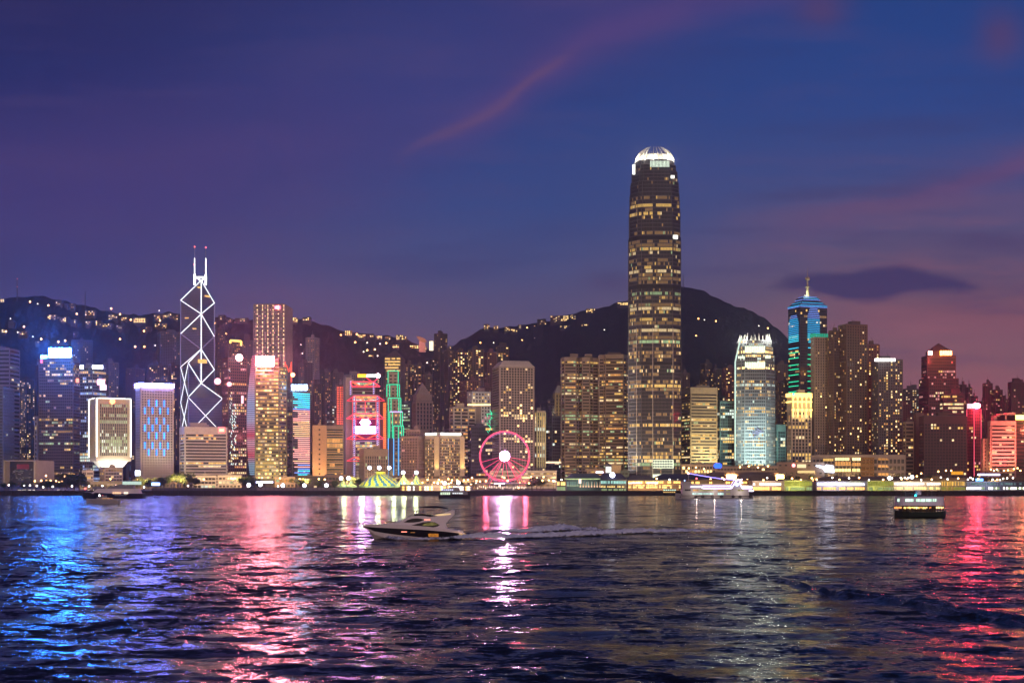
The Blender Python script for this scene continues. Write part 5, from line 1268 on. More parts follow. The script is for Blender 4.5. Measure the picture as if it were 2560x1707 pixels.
def dup(o, loc, parent=None, rz=0):
    c = o.copy(); col.objects.link(c)
    if parent is None: c.location = loc; c.rotation_euler = (0, 0, rz)
    else: c.parent = parent
    for ch in o.children: dup(ch, None, c)
    return c

relabel(FILL, 'apartment block low on the slope, %s', [(75,'the pale grey slab'),(200,'the bronze tower'),(300,'the tapered white office'),(452,'the braced tower'),(600,'the slim beaconed tower'),(800,'the line-lit tower'),(900,'the red trussed bank'),(1100,'the twin-light tower'),(1283,'the porthole tower'),(1750,'the beige office'),(1887,'the white-crowned tower'),(2346,'the red pyramid tower'),(2500,'the red striped hotel')])
# ------------------------------------------------------------ houses and lamps on the slopes
HH = [ # side, px, py(base), width px, storeys, lit
 ('L',8,756,10,2,.9),('L',150,763,16,3,.4),('L',168,768,10,2,.5),('L',182,771,12,3,.3),('L',132,800,20,3,.5),('L',160,806,26,3,.6),('L',185,808,12,2,.5),
 ('L',228,790,24,3,.5),('L',222,812,12,2,.6),('L',248,814,14,3,.4),('L',270,818,22,2,.4),('L',285,800,22,3,.4),('L',300,822,14,2,.6),('L',312,802,14,2,.7),
 ('L',352,808,30,3,1.0),('L',395,800,16,3,.5),('L',405,822,30,3,.5),('L',420,797,22,3,.5),('L',372,826,12,2,.4),('L',60,838,22,2,.5),('L',10,832,8,2,.4),
 ('L',190,838,10,2,.3),('L',440,800,14,3,.6),('L',556,800,16,3,.3),('L',575,806,16,2,.3),('L',612,803,20,2,.6),('L',595,800,12,2,.4),('L',570,815,10,2,.5),
 ('L',739,806,12,3,.9),('L',768,806,20,3,.4),('L',872,839,18,3,1.),('L',905,845,20,2,.9),('L',948,848,16,2,.9),('L',930,842,10,2,.7),('L',970,850,14,2,.6),
 ('L',1000,850,18,3,.7),('L',1012,848,10,2,.8),('L',990,870,16,2,1.),('L',1036,872,22,2,1.),('L',928,892,12,1,1.),('L',1060,866,14,2,.8),('L',470,792,12,2,.3),
 ('L',30,812,14,2,.2),('L',95,862,10,2,.3),('L',545,838,18,2,.5),('L',560,870,12,2,.4),('L',618,844,14,2,.3),('L',700,802,10,2,.2),
 ('R',1217,824,14,4,.6),('R',1240,825,12,3,.8),('R',1268,828,14,3,.5),('R',1285,830,16,2,.7),('R',1300,822,10,3,.3),('R',1354,812,22,4,.2),('R',1392,807,32,5,.3),
 ('R',1412,803,18,4,.7),('R',1432,800,14,4,.4),('R',1476,783,22,3,.7),('R',1556,764,26,2,.9),('R',1126,872,10,2,.5),('R',1412,822,24,2,.1),('R',1462,818,18,2,.7)]
hs = {'L': [], 'R': []}; rg = random.Random(21)
for side, px, py, wp, ns, p_ in HH:
    tab = HL if side == 'L' else HR
    pyc = max(py, prof(tab, px)+5); Yd = hillY(side, px, pyc); s_ = Yd/F; wm = wp*s_; c = P(px, pyc, Yd)
    rt = root('hillside_house', (c.x, c.y, c.z-6), 'x', 'house', 'houses on the wooded slopes')
    h = ns*3.4; mb = MB(); dz = c.z
    mb.box((c.x, c.y, dz+h/2-4), (wm, wm*.6+6, h+8)); 
    if wm > 18: mb.box((c.x+wm*.27, c.y-.5, dz+h+1.2), (wm*.36, 7, 2.6))
    mb.build('wall', W('dbrown'), rt)
    mb = MB(); mb.box((c.x, c.y, dz+h+.3), (wm+1, wm*.6+7, .6)); mb.build('roof', W('dbrown'), rt)
    nx = max(2, int(wm/3.4)); fy = c.y-(wm*.6+6)/2-.15
    for j in range(ns):
        for k in range(nx):
            if rg.random() < p_:
                m = rg.choice('HHOH') if p_ > .6 else rg.choice('YHOHW')
                o = bpy.data.objects.new('window', winmesh(2.2, 2.0, m)); col.objects.link(o); o.parent = rt
                o.location = (-wm/2+(k+.5)*wm/nx, fy-c.y, 6+j*3.4+1.8)
    hs[side].append((px, rt))
relabel(hs['L'], 'lit house on the left ridge, %s', [(75,'the red-tipped aerial'),(352,'the golden-lit house'),(503,'the braced tower'),(680,'the dotted tower'),(988,'the gold crown tower')])
relabel(hs['R'], 'house on the right hill, %s', [(1261,'the big wheel'),(1390,'the widest ridge house'),(1636,'the tallest tower')])
HLAMP = [('L',75,755),('L',121,764),('L',94,760),('L',192,785),('L',278,772),('L',300,786),('L',327,800),('L',366,820),('L',360,828),('L',300,848),('L',338,867),('L',361,867),('L',388,864),('L',15,829),('L',44,831),('L',82,842),('L',146,855),('L',163,852),('L',103,848),('L',60,817),('L',26,797),
 ('L',752,862),('L',756,884),('L',888,856),('L',829,867),('L',854,869),('L',869,885),('L',918,857),('L',950,860),('L',966,858),('L',937,874),('L',909,880),('L',918,876),('L',944,890),('L',852,838),('L',892,836),('L',1068,907),('L',1052,875),('L',400,802),('L',536,808),('L',565,835),('L',575,800),('L',640,815),('L',398,777),
 ('R',1201,857),('R',1234,857),('R',1318,820),('R',1336,817),('R',1305,851),('R',1337,846),('R',1432,820),('R',1453,825),('R',1511,825),('R',1541,821),('R',1746,797),('R',1761,800),('R',1790,803),('R',1824,804),('R',1856,805),('R',1897,815),('R',1920,821),('R',1740,840)]
lm = MB(); lm.tube((0,0,-6), (0,0,7), .2, 5); pole_me = lm.mesh('pole', DARK)
def globe(r_, m, name='lamp_head'):
    g = MB(); g.sphere((0,0,0), r_, nu=8, nv=6); return g.mesh(name, m, smooth=True)
gO = globe(1.9, emat('lamp_sodium', (1,.46,.14), 9, False, 0)); gW = globe(1.3, emat('lamp_whitehill', (1,.85,.7), 5, False, 0))
hl = {'L': [], 'R': []}
for side, px, py in HLAMP:
    tab = HL if side == 'L' else HR
    Yd = hillY(side, px, max(py, prof(tab, px)+3)); c = P(px, py, Yd-5)
    o = root('hillside_lamp', (c.x, c.y, c.z-7), 'x', 'street lamp', 'lamps along the hill roads')
    a_ = bpy.data.objects.new('pole', pole_me); col.objects.link(a_); a_.parent = o
    b_ = bpy.data.objects.new('lamp_head', gO if rg.random() < .6 else gW); col.objects.link(b_); b_.parent = o; b_.location = (0, 0, 7.5)
    hl[side].append((px, o))
relabel(hl['L'], 'road lamp on the dark left slope, %s', [(43,'the red-tipped aerial'),(352,'the golden-lit house'),(560,'the braced tower'),(780,'the slim grey tower'),(960,'the gold crown tower')])
relabel(hl['R'], 'road lamp on the right hill, %s', [(1261,'the big wheel'),(1500,'the banded twin towers'),(1636,'the tallest tower'),(1880,'the white-crowned tower')])
# aerials on the ridges
def aerial(px, pt, pb, Yd, label, red=True):
    c = P(px, pb, Yd); rt = root('radio_mast', (c.x, c.y, c.z), label, 'mast')
    mb = MB(); t_ = P(px, pt, Yd)
    for dx, dy in ((-1.6,-1),(1.6,-1),(0,1.8)): mb.tube((c.x+dx, c.y+dy, c.z-8), t_, .35, 4)
    for k in range(8): z = c.z+(t_.z-c.z)*k/8; w_ = 1.7*(1-k/8)+.3; mb.box((c.x, c.y, z), (2*w_, 2*w_, .3))
    mb.build('lattice', W('dgrey'), rt)
    if red:
        g = MB(); g.sphere(t_, 1.0); g.build('warning_light', emat('mast_red', (1,.2,.2), 2.2, False, 0), rt); g = MB(); g.sphere(P(px, (pt+pb)/2-4, Yd-2), .8); g.build('warning_light', emat('mast_red', (1,.2,.2), 2.2, False, 0), rt)
aerial(43,697,745,2950,'red-tipped lattice aerial on the crest at the far left'); aerial(213,727,765,2950,'thin dark aerial on the left ridge', False); aerial(1708,683,716,3680,'aerial on the summit right of the tallest tower', False)
# lookout on the pass: a crescent roof on legs, and a lit screen building
def lookout():
    Yd = 2900; c = P(1053,875,Yd); rt = root('lookout_tower', (c.x, c.y, c.z-5), 'hilltop lookout with an upturned crescent roof glowing orange', 'lookout')
    mb = MB(); pts = []
    for i in range(13): t_ = i/12; pts.append((P(1041+24*t_, 841+13*t_**1.0-6*math.sin(math.pi*t_)*-1, Yd), P(1041+24*t_, 840+9*t_-2*math.sin(math.pi*t_), Yd)))
    for (a_, b_), (a2, b2) in zip(pts, pts[1:]):
        for d in (0,): mb.face((a_, a2, b2, b_)); mb.face([q+Vector((0,18,0)) for q in (b_, b2, a2, a_)]); mb.face((b_, b2, b2+Vector((0,18,0)), b_+Vector((0,18,0)))); mb.face((a2, a_, a_+Vector((0,18,0)), a2+Vector((0,18,0))))
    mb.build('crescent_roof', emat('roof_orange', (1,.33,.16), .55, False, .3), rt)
    mb = MB(); a_, b_ = P(1048,880,Yd+6), P(1064,852,Yd+6); mb.box((a_+b_)/2, (b_.x-a_.x, 10, b_.z-a_.z)); mb.build('tower_block', W('pale'), rt)
    mb = MB(); a_, b_ = P(1074,846,Yd-700), P(1083,846,Yd-700); mb = MB(); a_, b_ = P(1073.5,876,2080), P(1083,853,2080); mb.box((a_+b_)/2, (b_.x-a_.x, 3, b_.z-a_.z))
    o = mb.build('lit_screen', emat('screen_hill', (1,.85,.5), 1.6, False, .7, 1.0), None); tag(o, 'bright speckled screen on the upper corner of the twin-light tower', 'screen')
    for px, py in ((1030,868),(1040,866)):
        pass
    plight(P(1030,864,Yd-30), (1,.25,.15), 90000, 3)
lookout()

# ------------------------------------------------------------ trees
def make_tree(seed, h=11, r=6.0):
    rg = random.Random(seed); rt = bpy.data.objects.new('tree', None); col.objects.link(rt); rt['_o'] = [0.,0.,0.]
    t_ = MB(); t_.tube((0,0,-1), (0,0,h*.45), .45, 6, r2=.3)
    for k in range(5): a = rg.random()*6.28; t_.tube((0,0,h*.35), (math.cos(a)*r*.5, math.sin(a)*r*.5, h*rg.uniform(.55,.8)), .25, 5, r2=.1)
    t_.build('trunk', W('dbrown'), rt)
    lf = MB(); cl = [(rg.gauss(0,r*.38), rg.gauss(0,r*.38), h*rg.uniform(.48,.92), rg.uniform(.26,.48)*r) for _ in range(9)]
    for cx_, cy_, cz_, rr in cl:
        for k in range(75):
            v = Vector((rg.gauss(0,1), rg.gauss(0,1), rg.gauss(0,.8))).normalized()*rr*rg.uniform(.6,1.08)
            p = Vector((cx_, cy_, cz_))+v; u = Vector((rg.gauss(0,1), rg.gauss(0,1), rg.gauss(0,1))).normalized(); w_ = u.orthogonal().normalized(); s_ = rg.uniform(.35,.75)
            lf.face((p+u*s_, p+w_*s_*.7, p-u*s_, p-w_*s_*.7), 0 if rg.random() < .7 else 1)
    lf.build('crown', [mat('leaf_dark', (.035,.06,.025), .8), mat('leaf_light', (.08,.12,.045), .8)], rt)
    return rt
protos = [make_tree(s) for s in (1, 2, 3, 4)]; used = set(); trees = []
for px, yt, Yd in [(105,1206,1235),(118,1200,1250),(132,1205,1240),(150,1204,1235),(168,1192,1245),(186,1186,1250),(198,1192,1242),(214,1206,1230),(372,1200,1300),(352,1196,1320),(388,1198,1310),(408,1196,1305),(424,1193,1310),(440,1188,1315),(455,1186,1320),(470,1189,1310),(484,1198,1290),(606,1198,1300),(620,1194,1310),(636,1198,1300),(650,1202,1290),(745,1199,1310),(760,1200,1300),(800,1202,1310),(838,1202,1310),(885,1196,1300),(900,1200,1290),(1150,1206,1300),(1180,1205,1290),(1318,1202,1240),(1330,1197,1245),(1342,1198,1240),(1352,1204,1235),(1540,1192,1300),(2240,1192,1400),(2330,1192,1420),(2460,1195,1400),(2030,1192,1330),(1975,1192,1400),(60,1208,1240),(30,1206,1250),(12,1209,1240)]:
    k = rg.randrange(4); h_ = ZP(yt, Yd)-4
    if k in used: o = dup(protos[k], (0,0,0))
    else: o = protos[k]; used.add(k)
    c = P(px, HZ, Yd); o.location = (c.x, c.y, 4); o.rotation_euler = (0, 0, rg.random()*6.28); s_ = h_/11*1.05; o.scale = (s_*1.15, s_*1.15, s_)
    o['category'] = 'tree'; o['group'] = 'trees along the waterfront'; trees.append((px, o))
for k, p in enumerate(protos):
    if k not in used:
        for ch in list(p.children): bpy.data.objects.remove(ch)
        bpy.data.objects.remove(p)
relabel(trees, 'dark leafy waterfront tree, %s', [(100,'the box-framed hall'),(326,'the tapered white office'),(452,'the low striped block'),(670,'the gold banded tower'),(930,'the big striped tent'),(1261,'the big wheel'),(1500,'the clock pier'),(2000,'the mall'),(2380,'the dark brown block')])

# ------------------------------------------------------------ low buildings on the shore
def slab(x0, x1, y0, y1, Yd, d, mb): a_, b_ = P(x0, y1, Yd), P(x1, y0, Yd); mb.box(((a_.x+b_.x)/2, Yd+d/2, (a_.z+b_.z)/2), (b_.x-a_.x, d, b_.z-a_.z))
def lowb(id_, label, x0, x1, yt, Yd, wl, st=None, **k):
    return tower(id_, 'l', label, x0, None, x1, yt, Yd, (st or OFF.but(wall=wl, p=.25, fl=4.2, bay=3.4, n=60, **k)), roof=1, rw=wl, rh=2)
lowb('w1','low white office with lit ribbon windows right of the dark trees',483,540,1188,1380,'white', sp=.45, pf=.15, pal='GWC')
lowb('w1b','low pale office block joined right of the white waterfront office',545,603,1187,1385,'white', sp=.5, pf=.3, pal='YWG')
lowb('w2','low dark arcaded building before the gold banded tower',688,737,1192,1360,'tan', sp=.5, pf=.3, pal='GYO')
lowb('w3','low dark gallery speckled with lights below the line-lit tower',738,812,1190,1370,'black', sp=.4, pf=.2, pal='WYD', p_=0) if False else lowb('w3','low dark gallery speckled with lights below the line-lit tower',738,812,1190,1370,'black', sp=.4, pf=.2, pal='WYD')
lowb('w4','low lit terrace with shopfronts below the orange hotel',812,882,1187,1400,'brown', sp=.4, pf=.2, pal='HYO')
lowb('w5','low white office block with strip windows right behind the big wheel',1225,1391,1176,1520,'white', sp=.55, pf=.02, pal='YWD')
lowb('w6','low grey service block in front of the banded twin towers',1468,1512,1172,1500,'tan', sp=.6, pf=.3, pal='Y')
lowb('w7','blank beige block left of the tallest tower',1524,1552,1162,1480,'beige', sp=.9, pf=.8, pal='Y')
lowb('w8','low shop terrace between the clock pier block and the tallest tower',1552,1572,1176,1470,'teal', sp=.6, pf=.3, pal='O')
lowb('w9','low arcade glowing amber right of the tallest tower',1704,1790,1160,1480,'beige', sp=.3, pf=.3, pal='YOH', )
lowb('w10','low stepped terrace with warm lights below the white-crowned tower',1792,1945,1165,1470,'tan', sp=.55, pf=.25, pal='HYO')
lowb('w11','low dark hall with orange box on the roof below the dark brown block',2262,2420,1196,1400,'dbrown', sp=.5, pf=.3, pal='YWO')
lowb('w12','low terrace building below the red striped hotel',2420,2600,1194,1420,'dbrown', sp=.5, pf=.3, pal='WYC')
lowb('w13','low arcade of warm arches below the courtyard hotel',1000,1220,1196,1420,'tan', sp=.4, pf=.35, pal='HYOW')
lowb('w14','long low shed filling the left park front',200,485,1204,1400,'dgrey', sp=.4, pf=.35, pal='YWC')
rt = TW['w11'][0]; mb = MB(); slab(2389,2408,1178,1186,1395,14,mb); mb.build('roof_box', emat('box_amber', (1,.42,.03), 1.1, False, .3), rt)
for px in (1805, 1812): 
    mb = MB(); mb.sphere(P(px-14,1164,1455), 2.8); mb.build('blue_screen', emat('screen_ultramarine', (.02,.08,1), 4, False, 0), TW['w10'][0])
rt = root('hall', tuple(P(48,HZ,1460).xy)+(4,), 'dark hall inside a pale box frame with a red-tinged screen wall', 'hall')
mb = MB(); slab(8,88,1150,1152.5,1440,60,mb); slab(8,12,1152.5,1212,1440,60,mb); slab(84,88,1152.5,1212,1440,60,mb); mb.build('box_frame', W('grey'), rt)
mb = MB(); slab(12,84,1152.6,1212,1455,50,mb); mb.build('glass_wall', GLASS, rt)
mb = MB(); 
for k in range(60): x = 14+rg.random()*66; y = 1160+rg.random()*40; q = P(x, y, 1454); mb.box(q, (.9+rg.random()*1.5, .4, .7))
mb.build('interior_light', emat('int_dim', (.9,.75,.6), .16, False, .5), rt); mb = MB(); slab(42,72,1160,1172,1453.5,.5,mb); mb.build('screen', emat('screen_dimred', (.8,.12,.1), .16, False, .5), rt)
# signs by the park
def board(px0, px1, y0, y1, Yd, c_, s_, key, label, sample=True):
    cx_ = (px0+px1)/2; g = P(cx_, HZ, Yd); rt = root('signboard', (g.x, g.y, 4), label, 'sign')
    mb = MB(); slab(px0,px1,y0,y1,Yd,.8,mb); mb.build('lit_panel', emat(key, c_, s_, sample, 0), rt); mb = MB(); mb.tube((g.x, g.y+1.2, 4), (g.x, g.y+1.2, ZP(y0,Yd)), .4, 6); slab(px0-.4,px1+.4,y0-.4,y1+.4,Yd+.9,.3,mb); mb.build('sign_post', DARK, rt)
board(338,350,1176,1188,1330,(.70,.78,1),10,'board_white','square white screen on a post left of the dark trees')
board(379,399,1206,1213,1260,(.22,.45,1),7,'board_blue','low wide blue-white illuminated board among the park trees')
board(640,682,1203,1207,1280,(.6,.6,1),6,'board_lilac','long lilac light strip at the foot of the gold banded tower')
board(306,353,1203,1211,1290,(.75,1,.85),.8,'canopy_green','long pale green lit canopy right of the tapered office', False)
board(2445,2500,1184,1188,1330,(.62,.62,1),6,'strip_violet','violet-white light strip over the right pier roofs')
board(2440,2458,1196,1202,1260,(.1,.3,1),6,'panel_blue','glaring blue panel on the right pier roof')
board(1490,1508,1178,1182,1330,(.9,.7,1),6,'strip_pinkwhite','short pinkish white strip light above the clock pier roof')

# ------------------------------------------------------------ promenade lamps
mb = MB(); mb.tube((0,0,0), (0,0,9.5), .16, 6); mb.tube((0,0,9.3), (1.2,0,9.8), .1, 4); lp_me = mb.mesh('pole', DARK)
gS = globe(.78, emat('lamp_sodium_p', (1,.50,.16), 14, False, 0)); gS2 = globe(.7, emat('lamp_white_p', (1,.88,.75), 10, False, 0)); gB = globe(1.75, emat('lamp_flood', (.82,.84,1), 9, False, 0)); gR = globe(.8, emat('lamp_red_p', (1,.08,.06), 8, False, 0))
lamps = []
def lamp(px, py, Yd, g, lab=None):
    c = P(px, py, Yd); o = root('street_lamp', (c.x, c.y, 4), lab or 'x', 'street lamp', 'lamps along the promenade')
    a_ = bpy.data.objects.new('pole', lp_me); col.objects.link(a_); a_.parent = o; a_.scale = (1, 1, max(.3, (c.z-4)/9.6))
    b_ = bpy.data.objects.new('lamp_head', g); col.objects.link(b_); b_.parent = o; b_.location = (0, 0, c.z-4)
    if not lab: lamps.append((px, o))
for px, py in [(87,1202),(103,1201),(116,1201),(126,1201),(140,1202),(148,1204),(156,1203),(184,1184),(180,1201),(115,1189),(162,1190),(276,1197),(430,1198),(436,1188),(583,1197),(510,1198),(345,1198),(700,1195),(749,1197),(797,1197),(812,1198),(1130,1200),(1160,1200),(1069,1199),(1085,1206),(1097,1199),(1105,1203),(1121,1197),(1128,1206),(1143,1200),(1170,1199),(1255,1192),(1261,1194),(1328,1192),(1342,1194),(1359,1192),(1331,1200),(1372,1200),(1390,1202),(1200,1203),(1215,1202),(1300,1205),(1180,1194),(2346,1178),(2365,1176),(2378,1176),(2303,1183),(2292,1190),(2477,1173),(2485,1176),(2492,1173),(2510,1176),(2520,1175),(2535,1172),(2544,1170),(2551,1176),(1740,1168),(1760,1172),(1722,1170),(1850,1167),(1872,1165),(1895,1168),(1920,1165)]:
    lamp(px, py, 1340+rg.random()*40, gS)
for px, py in [(22,1212),(60,1213),(75,1213),(92,1214),(108,1217),(132,1216),(180,1215),(208,1214),(223,1215),(256,1214),(360,1217),(470,1214),(620,1216),(695,1215),(1010,1207),(1030,1208),(1190,1208),(1095,1214),(2220,1194),(2230,1195),(2252,1194),(2262,1194),(2271,1194),(2420,1198),(2432,1197),(2508,1196),(2518,1195),(2500,1199)]:
    lamp(px, py, 1225+rg.random()*15, gS2)
lamp(213,1221,1215,gR); lamp(1550,1195,1230,gR)
for k in range(62):
    px = 1000+k*25+rg.uniform(-9,9); lamp(px, rg.uniform(1200,1222) if px < 1400 else rg.uniform(1193,1200), rg.uniform(1232,1262), rg.choice((gS, gS2, gS)))
relabel(lamps, 'small promenade lamp, %s', [(60,'the box-framed hall'),(200,'the bronze tower'),(386,'the blue-white board'),(560,'the low white office'),(760,'the dark gallery'),(1000,'the green neon tower'),(1108,'the courtyard hotel'),(1261,'the big wheel'),(1400,'the clock pier'),(1636,'the tallest tower'),(1880,'the white-crowned tower'),(2200,'the mall podium'),(2360,'the dark brown block'),(2500,'the red striped hotel')])
fls = []
for px, py in [(622,1212),(651,1211),(761,1213),(707,1213),(816,1213),(853,1195),(871,1195),(924,1169),(948,1169),(973,1169),(1008,1181),(1041,1181),(1061,1218),(1112,1208),(1146,1206),(1531,1187),(2224,1195),(2280,1192)]:
    lamp(px, py, 1262, gB, 'x'); o = [q for q in col.objects if q.name.startswith('street_lamp')][-1] if False else None
for o in list(col.objects):
    if o.get('label') == 'x' and o.name.startswith('street_lamp'):
        o['category'] = 'floodlight'; o.name = 'floodlight'; fls.append((o.location.x/o.location.y*F+1280, o))
relabel(fls, 'glaring blue-white floodlight ball on a mast, %s', [(655,'the lilac strip'),(862,'the small twin tents'),(945,'the big striped tent'),(1100,'the courtyard hotel'),(1531,'the clock pier'),(2240,'the mall')])
for px in range(40, 2560, 105): alight(P(px+rg.uniform(-25,25), 1196, 1300), (1,.56,.22), 38000)
for px in (105, 125, 150): alight(P(px, 1200, 1290), (1,.55,.15), 26000)

# parked and passing cars along the left road, kept small
def make_car(seed):
    rt = bpy.data.objects.new('parked_car', None); col.objects.link(rt); rt['_o'] = [0.,0.,0.]
    b = MB(); b.box((0,0,.65), (4.4,1.8,.7)); pr = [(-1.5,1.0),(1.2,1.0),(.7,1.5),(-1.0,1.5)]
    n = len(b.v); b.v += [(x, -.8, z) for x, z in pr]+[(x, .8, z) for x, z in pr]; b.f += [(n,n+1,n+2,n+3),(n+7,n+6,n+5,n+4),(n,n+4,n+5,n+1),(n+1,n+5,n+6,n+2),(n+2,n+6,n+7,n+3),(n+3,n+7,n+4,n)]; b.m += [0]*6
    b.build('body', W('grey'), rt); b = MB()
    for x in (-1.4, 1.4):
        w_ = MB(); w_.tube((x,-.95,.35), (x,.95,.35), .35, 10); w_.build('wheel', DARK, rt)
    for y in (-.6, .6): h_ = MB(); h_.box((2.22,y,.7), (.08,.35,.2)); h_.build('headlight', emat('car_light', (1,.85,.6), 8, False, 0), rt)
    return rt
car0 = make_car(0); cars = []
for k, px in enumerate((48, 58, 66, 74, 84, 150, 166, 226, 236, 520, 548)):
    o = car0 if k == 0 else dup(car0, (0,0,0)); c = P(px, HZ, 1203+k % 3*4); o.location = (c.x, c.y, 4); o.rotation_euler = (0, 0, rg.choice((-1.9, -1.2, 1.4)))
    o['category'] = 'car'; o['group'] = 'cars on the waterfront road'; cars.append((px, o))
place_labels(cars, 'small car on the left waterfront road, %s from the left')
# parapet planting strip, hoarding
rt = struct(MB().build('x', DARK)) if False else None
def fence(x0, x1, yt, Yd, wl, label, n):
    a_ = P(x0, HZ, Yd); b_ = P(x1, HZ, Yd); rt = root('fence', (a_.x, a_.y, 4), label, 'fence'); z1 = ZP(yt, Yd)
    mb = MB(); mb.box(((a_.x+b_.x)/2, Yd, (4+z1)/2), (b_.x-a_.x, .2, z1-4)); mb.build('panel', W(wl), rt)
    for k in range(n+1): m_ = MB(); m_.box((a_.x+(b_.x-a_.x)*k/n, Yd-.25, (4+z1)/2+.2), (.25, .25, z1-4+.4)); m_.build('post', DARK, rt)
fence(380,640,1219,1199,'dgrey','long dark hoarding along the quay below the low white office',24); fence(642,880,1218,1199,'taupe','pale hoarding along the quay left of the striped tent',22); fence(882,1000,1218,1200,'brown','brown hoarding in front of the striped tent',12)

# ------------------------------------------------------------ circus tents
def big_top(px0, px1, pt, pb, Yd, label, profile, turns, mats_, ng=16, cap=None):
    a_, b_ = P(px0, pb, Yd), P(px1, pb, Yd); cx_ = (a_.x+b_.x)/2; r_ = (b_.x-a_.x)/2; z0 = a_.z; h = ZP(pt, Yd)-z0
    rt = root('circus_tent', (cx_, Yd+r_, 4), label, 'tent'); cyy = Yd+r_*.9; nr = 16; na = ng*4; mb = MB()
    for i in range(nr+1):
        t_ = i/nr; rr = r_*(1-t_)+.3*t_; z = z0+h*profile(t_)
        for j in range(na):
            th = 2*math.pi*j/na; rip = 1+.03*math.cos(th*ng)*(1-t_); mb.v.append((cx_+rr*rip*math.cos(th), cyy+rr*.9*rip*math.sin(th), z))
    for i in range(nr):
        for j in range(na):
            k = (j+1) % na; mb.f.append((i*na+j, i*na+k, (i+1)*na+k, (i+1)*na+j)); mb.m.append(int((j+turns*i)//2) % 2 if mats_ else 0)
    mb.build('canvas_roof', [mat('canvas_yellow', (.62,.55,.04), .6, var=.1), mat('canvas_blue', (.03,.14,.34), .6, var=.1)], rt, smooth=True)
    mb = MB(); ring = [(cx_+r_*math.cos(2*math.pi*j/24), cyy+r_*.9*math.sin(2*math.pi*j/24)) for j in range(24)]; mb.prism(ring, 4, z0+.05, cap=False); mb.build('side_wall', mat('canvas_wall', (.35,.4,.25), .6), rt)
    mb = MB(); mb.tube((cx_, cyy, z0+h-.5), (cx_, cyy, z0+h+1.6), .3 if cap is None else cap, 10); mb.build('mast_cap', mat('canvas_yellow', (.62,.60,.05), .6), rt)
    return rt
dome = lambda t: 1-(1-t)**1.9*1.0 if t < 1 else 1
cone = lambda t: t**2.2*.75+t*.25
big_top(893,1001,1183,1214,1232,'big striped yellow and blue circus tent with a domed roof',dome,.5,True,16,4.5)
big_top(985,1031,1184,1212,1226,'tall pointed striped tent nearest the right of the big striped tent',cone,.4,True,8); big_top(1019,1062,1185,1212,1228,'pointed striped tent farther right with a floodlight behind',cone,.4,True,8)
big_top(838,872,1199,1214,1228,'small pale green peaked tent left of the big striped tent',cone,.4,True,8); big_top(862,890,1200,1214,1226,'small green peaked tent between the pale tent and the big tent',cone,.4,True,8)
for px, py, e_ in ((905,1192,17000),(945,1172,17000),(985,1185,15000),(1010,1196,9000),(1040,1196,9000),(860,1198,9000)): plight(P(px,py,1222), (.9,1,.55), e_, 2)

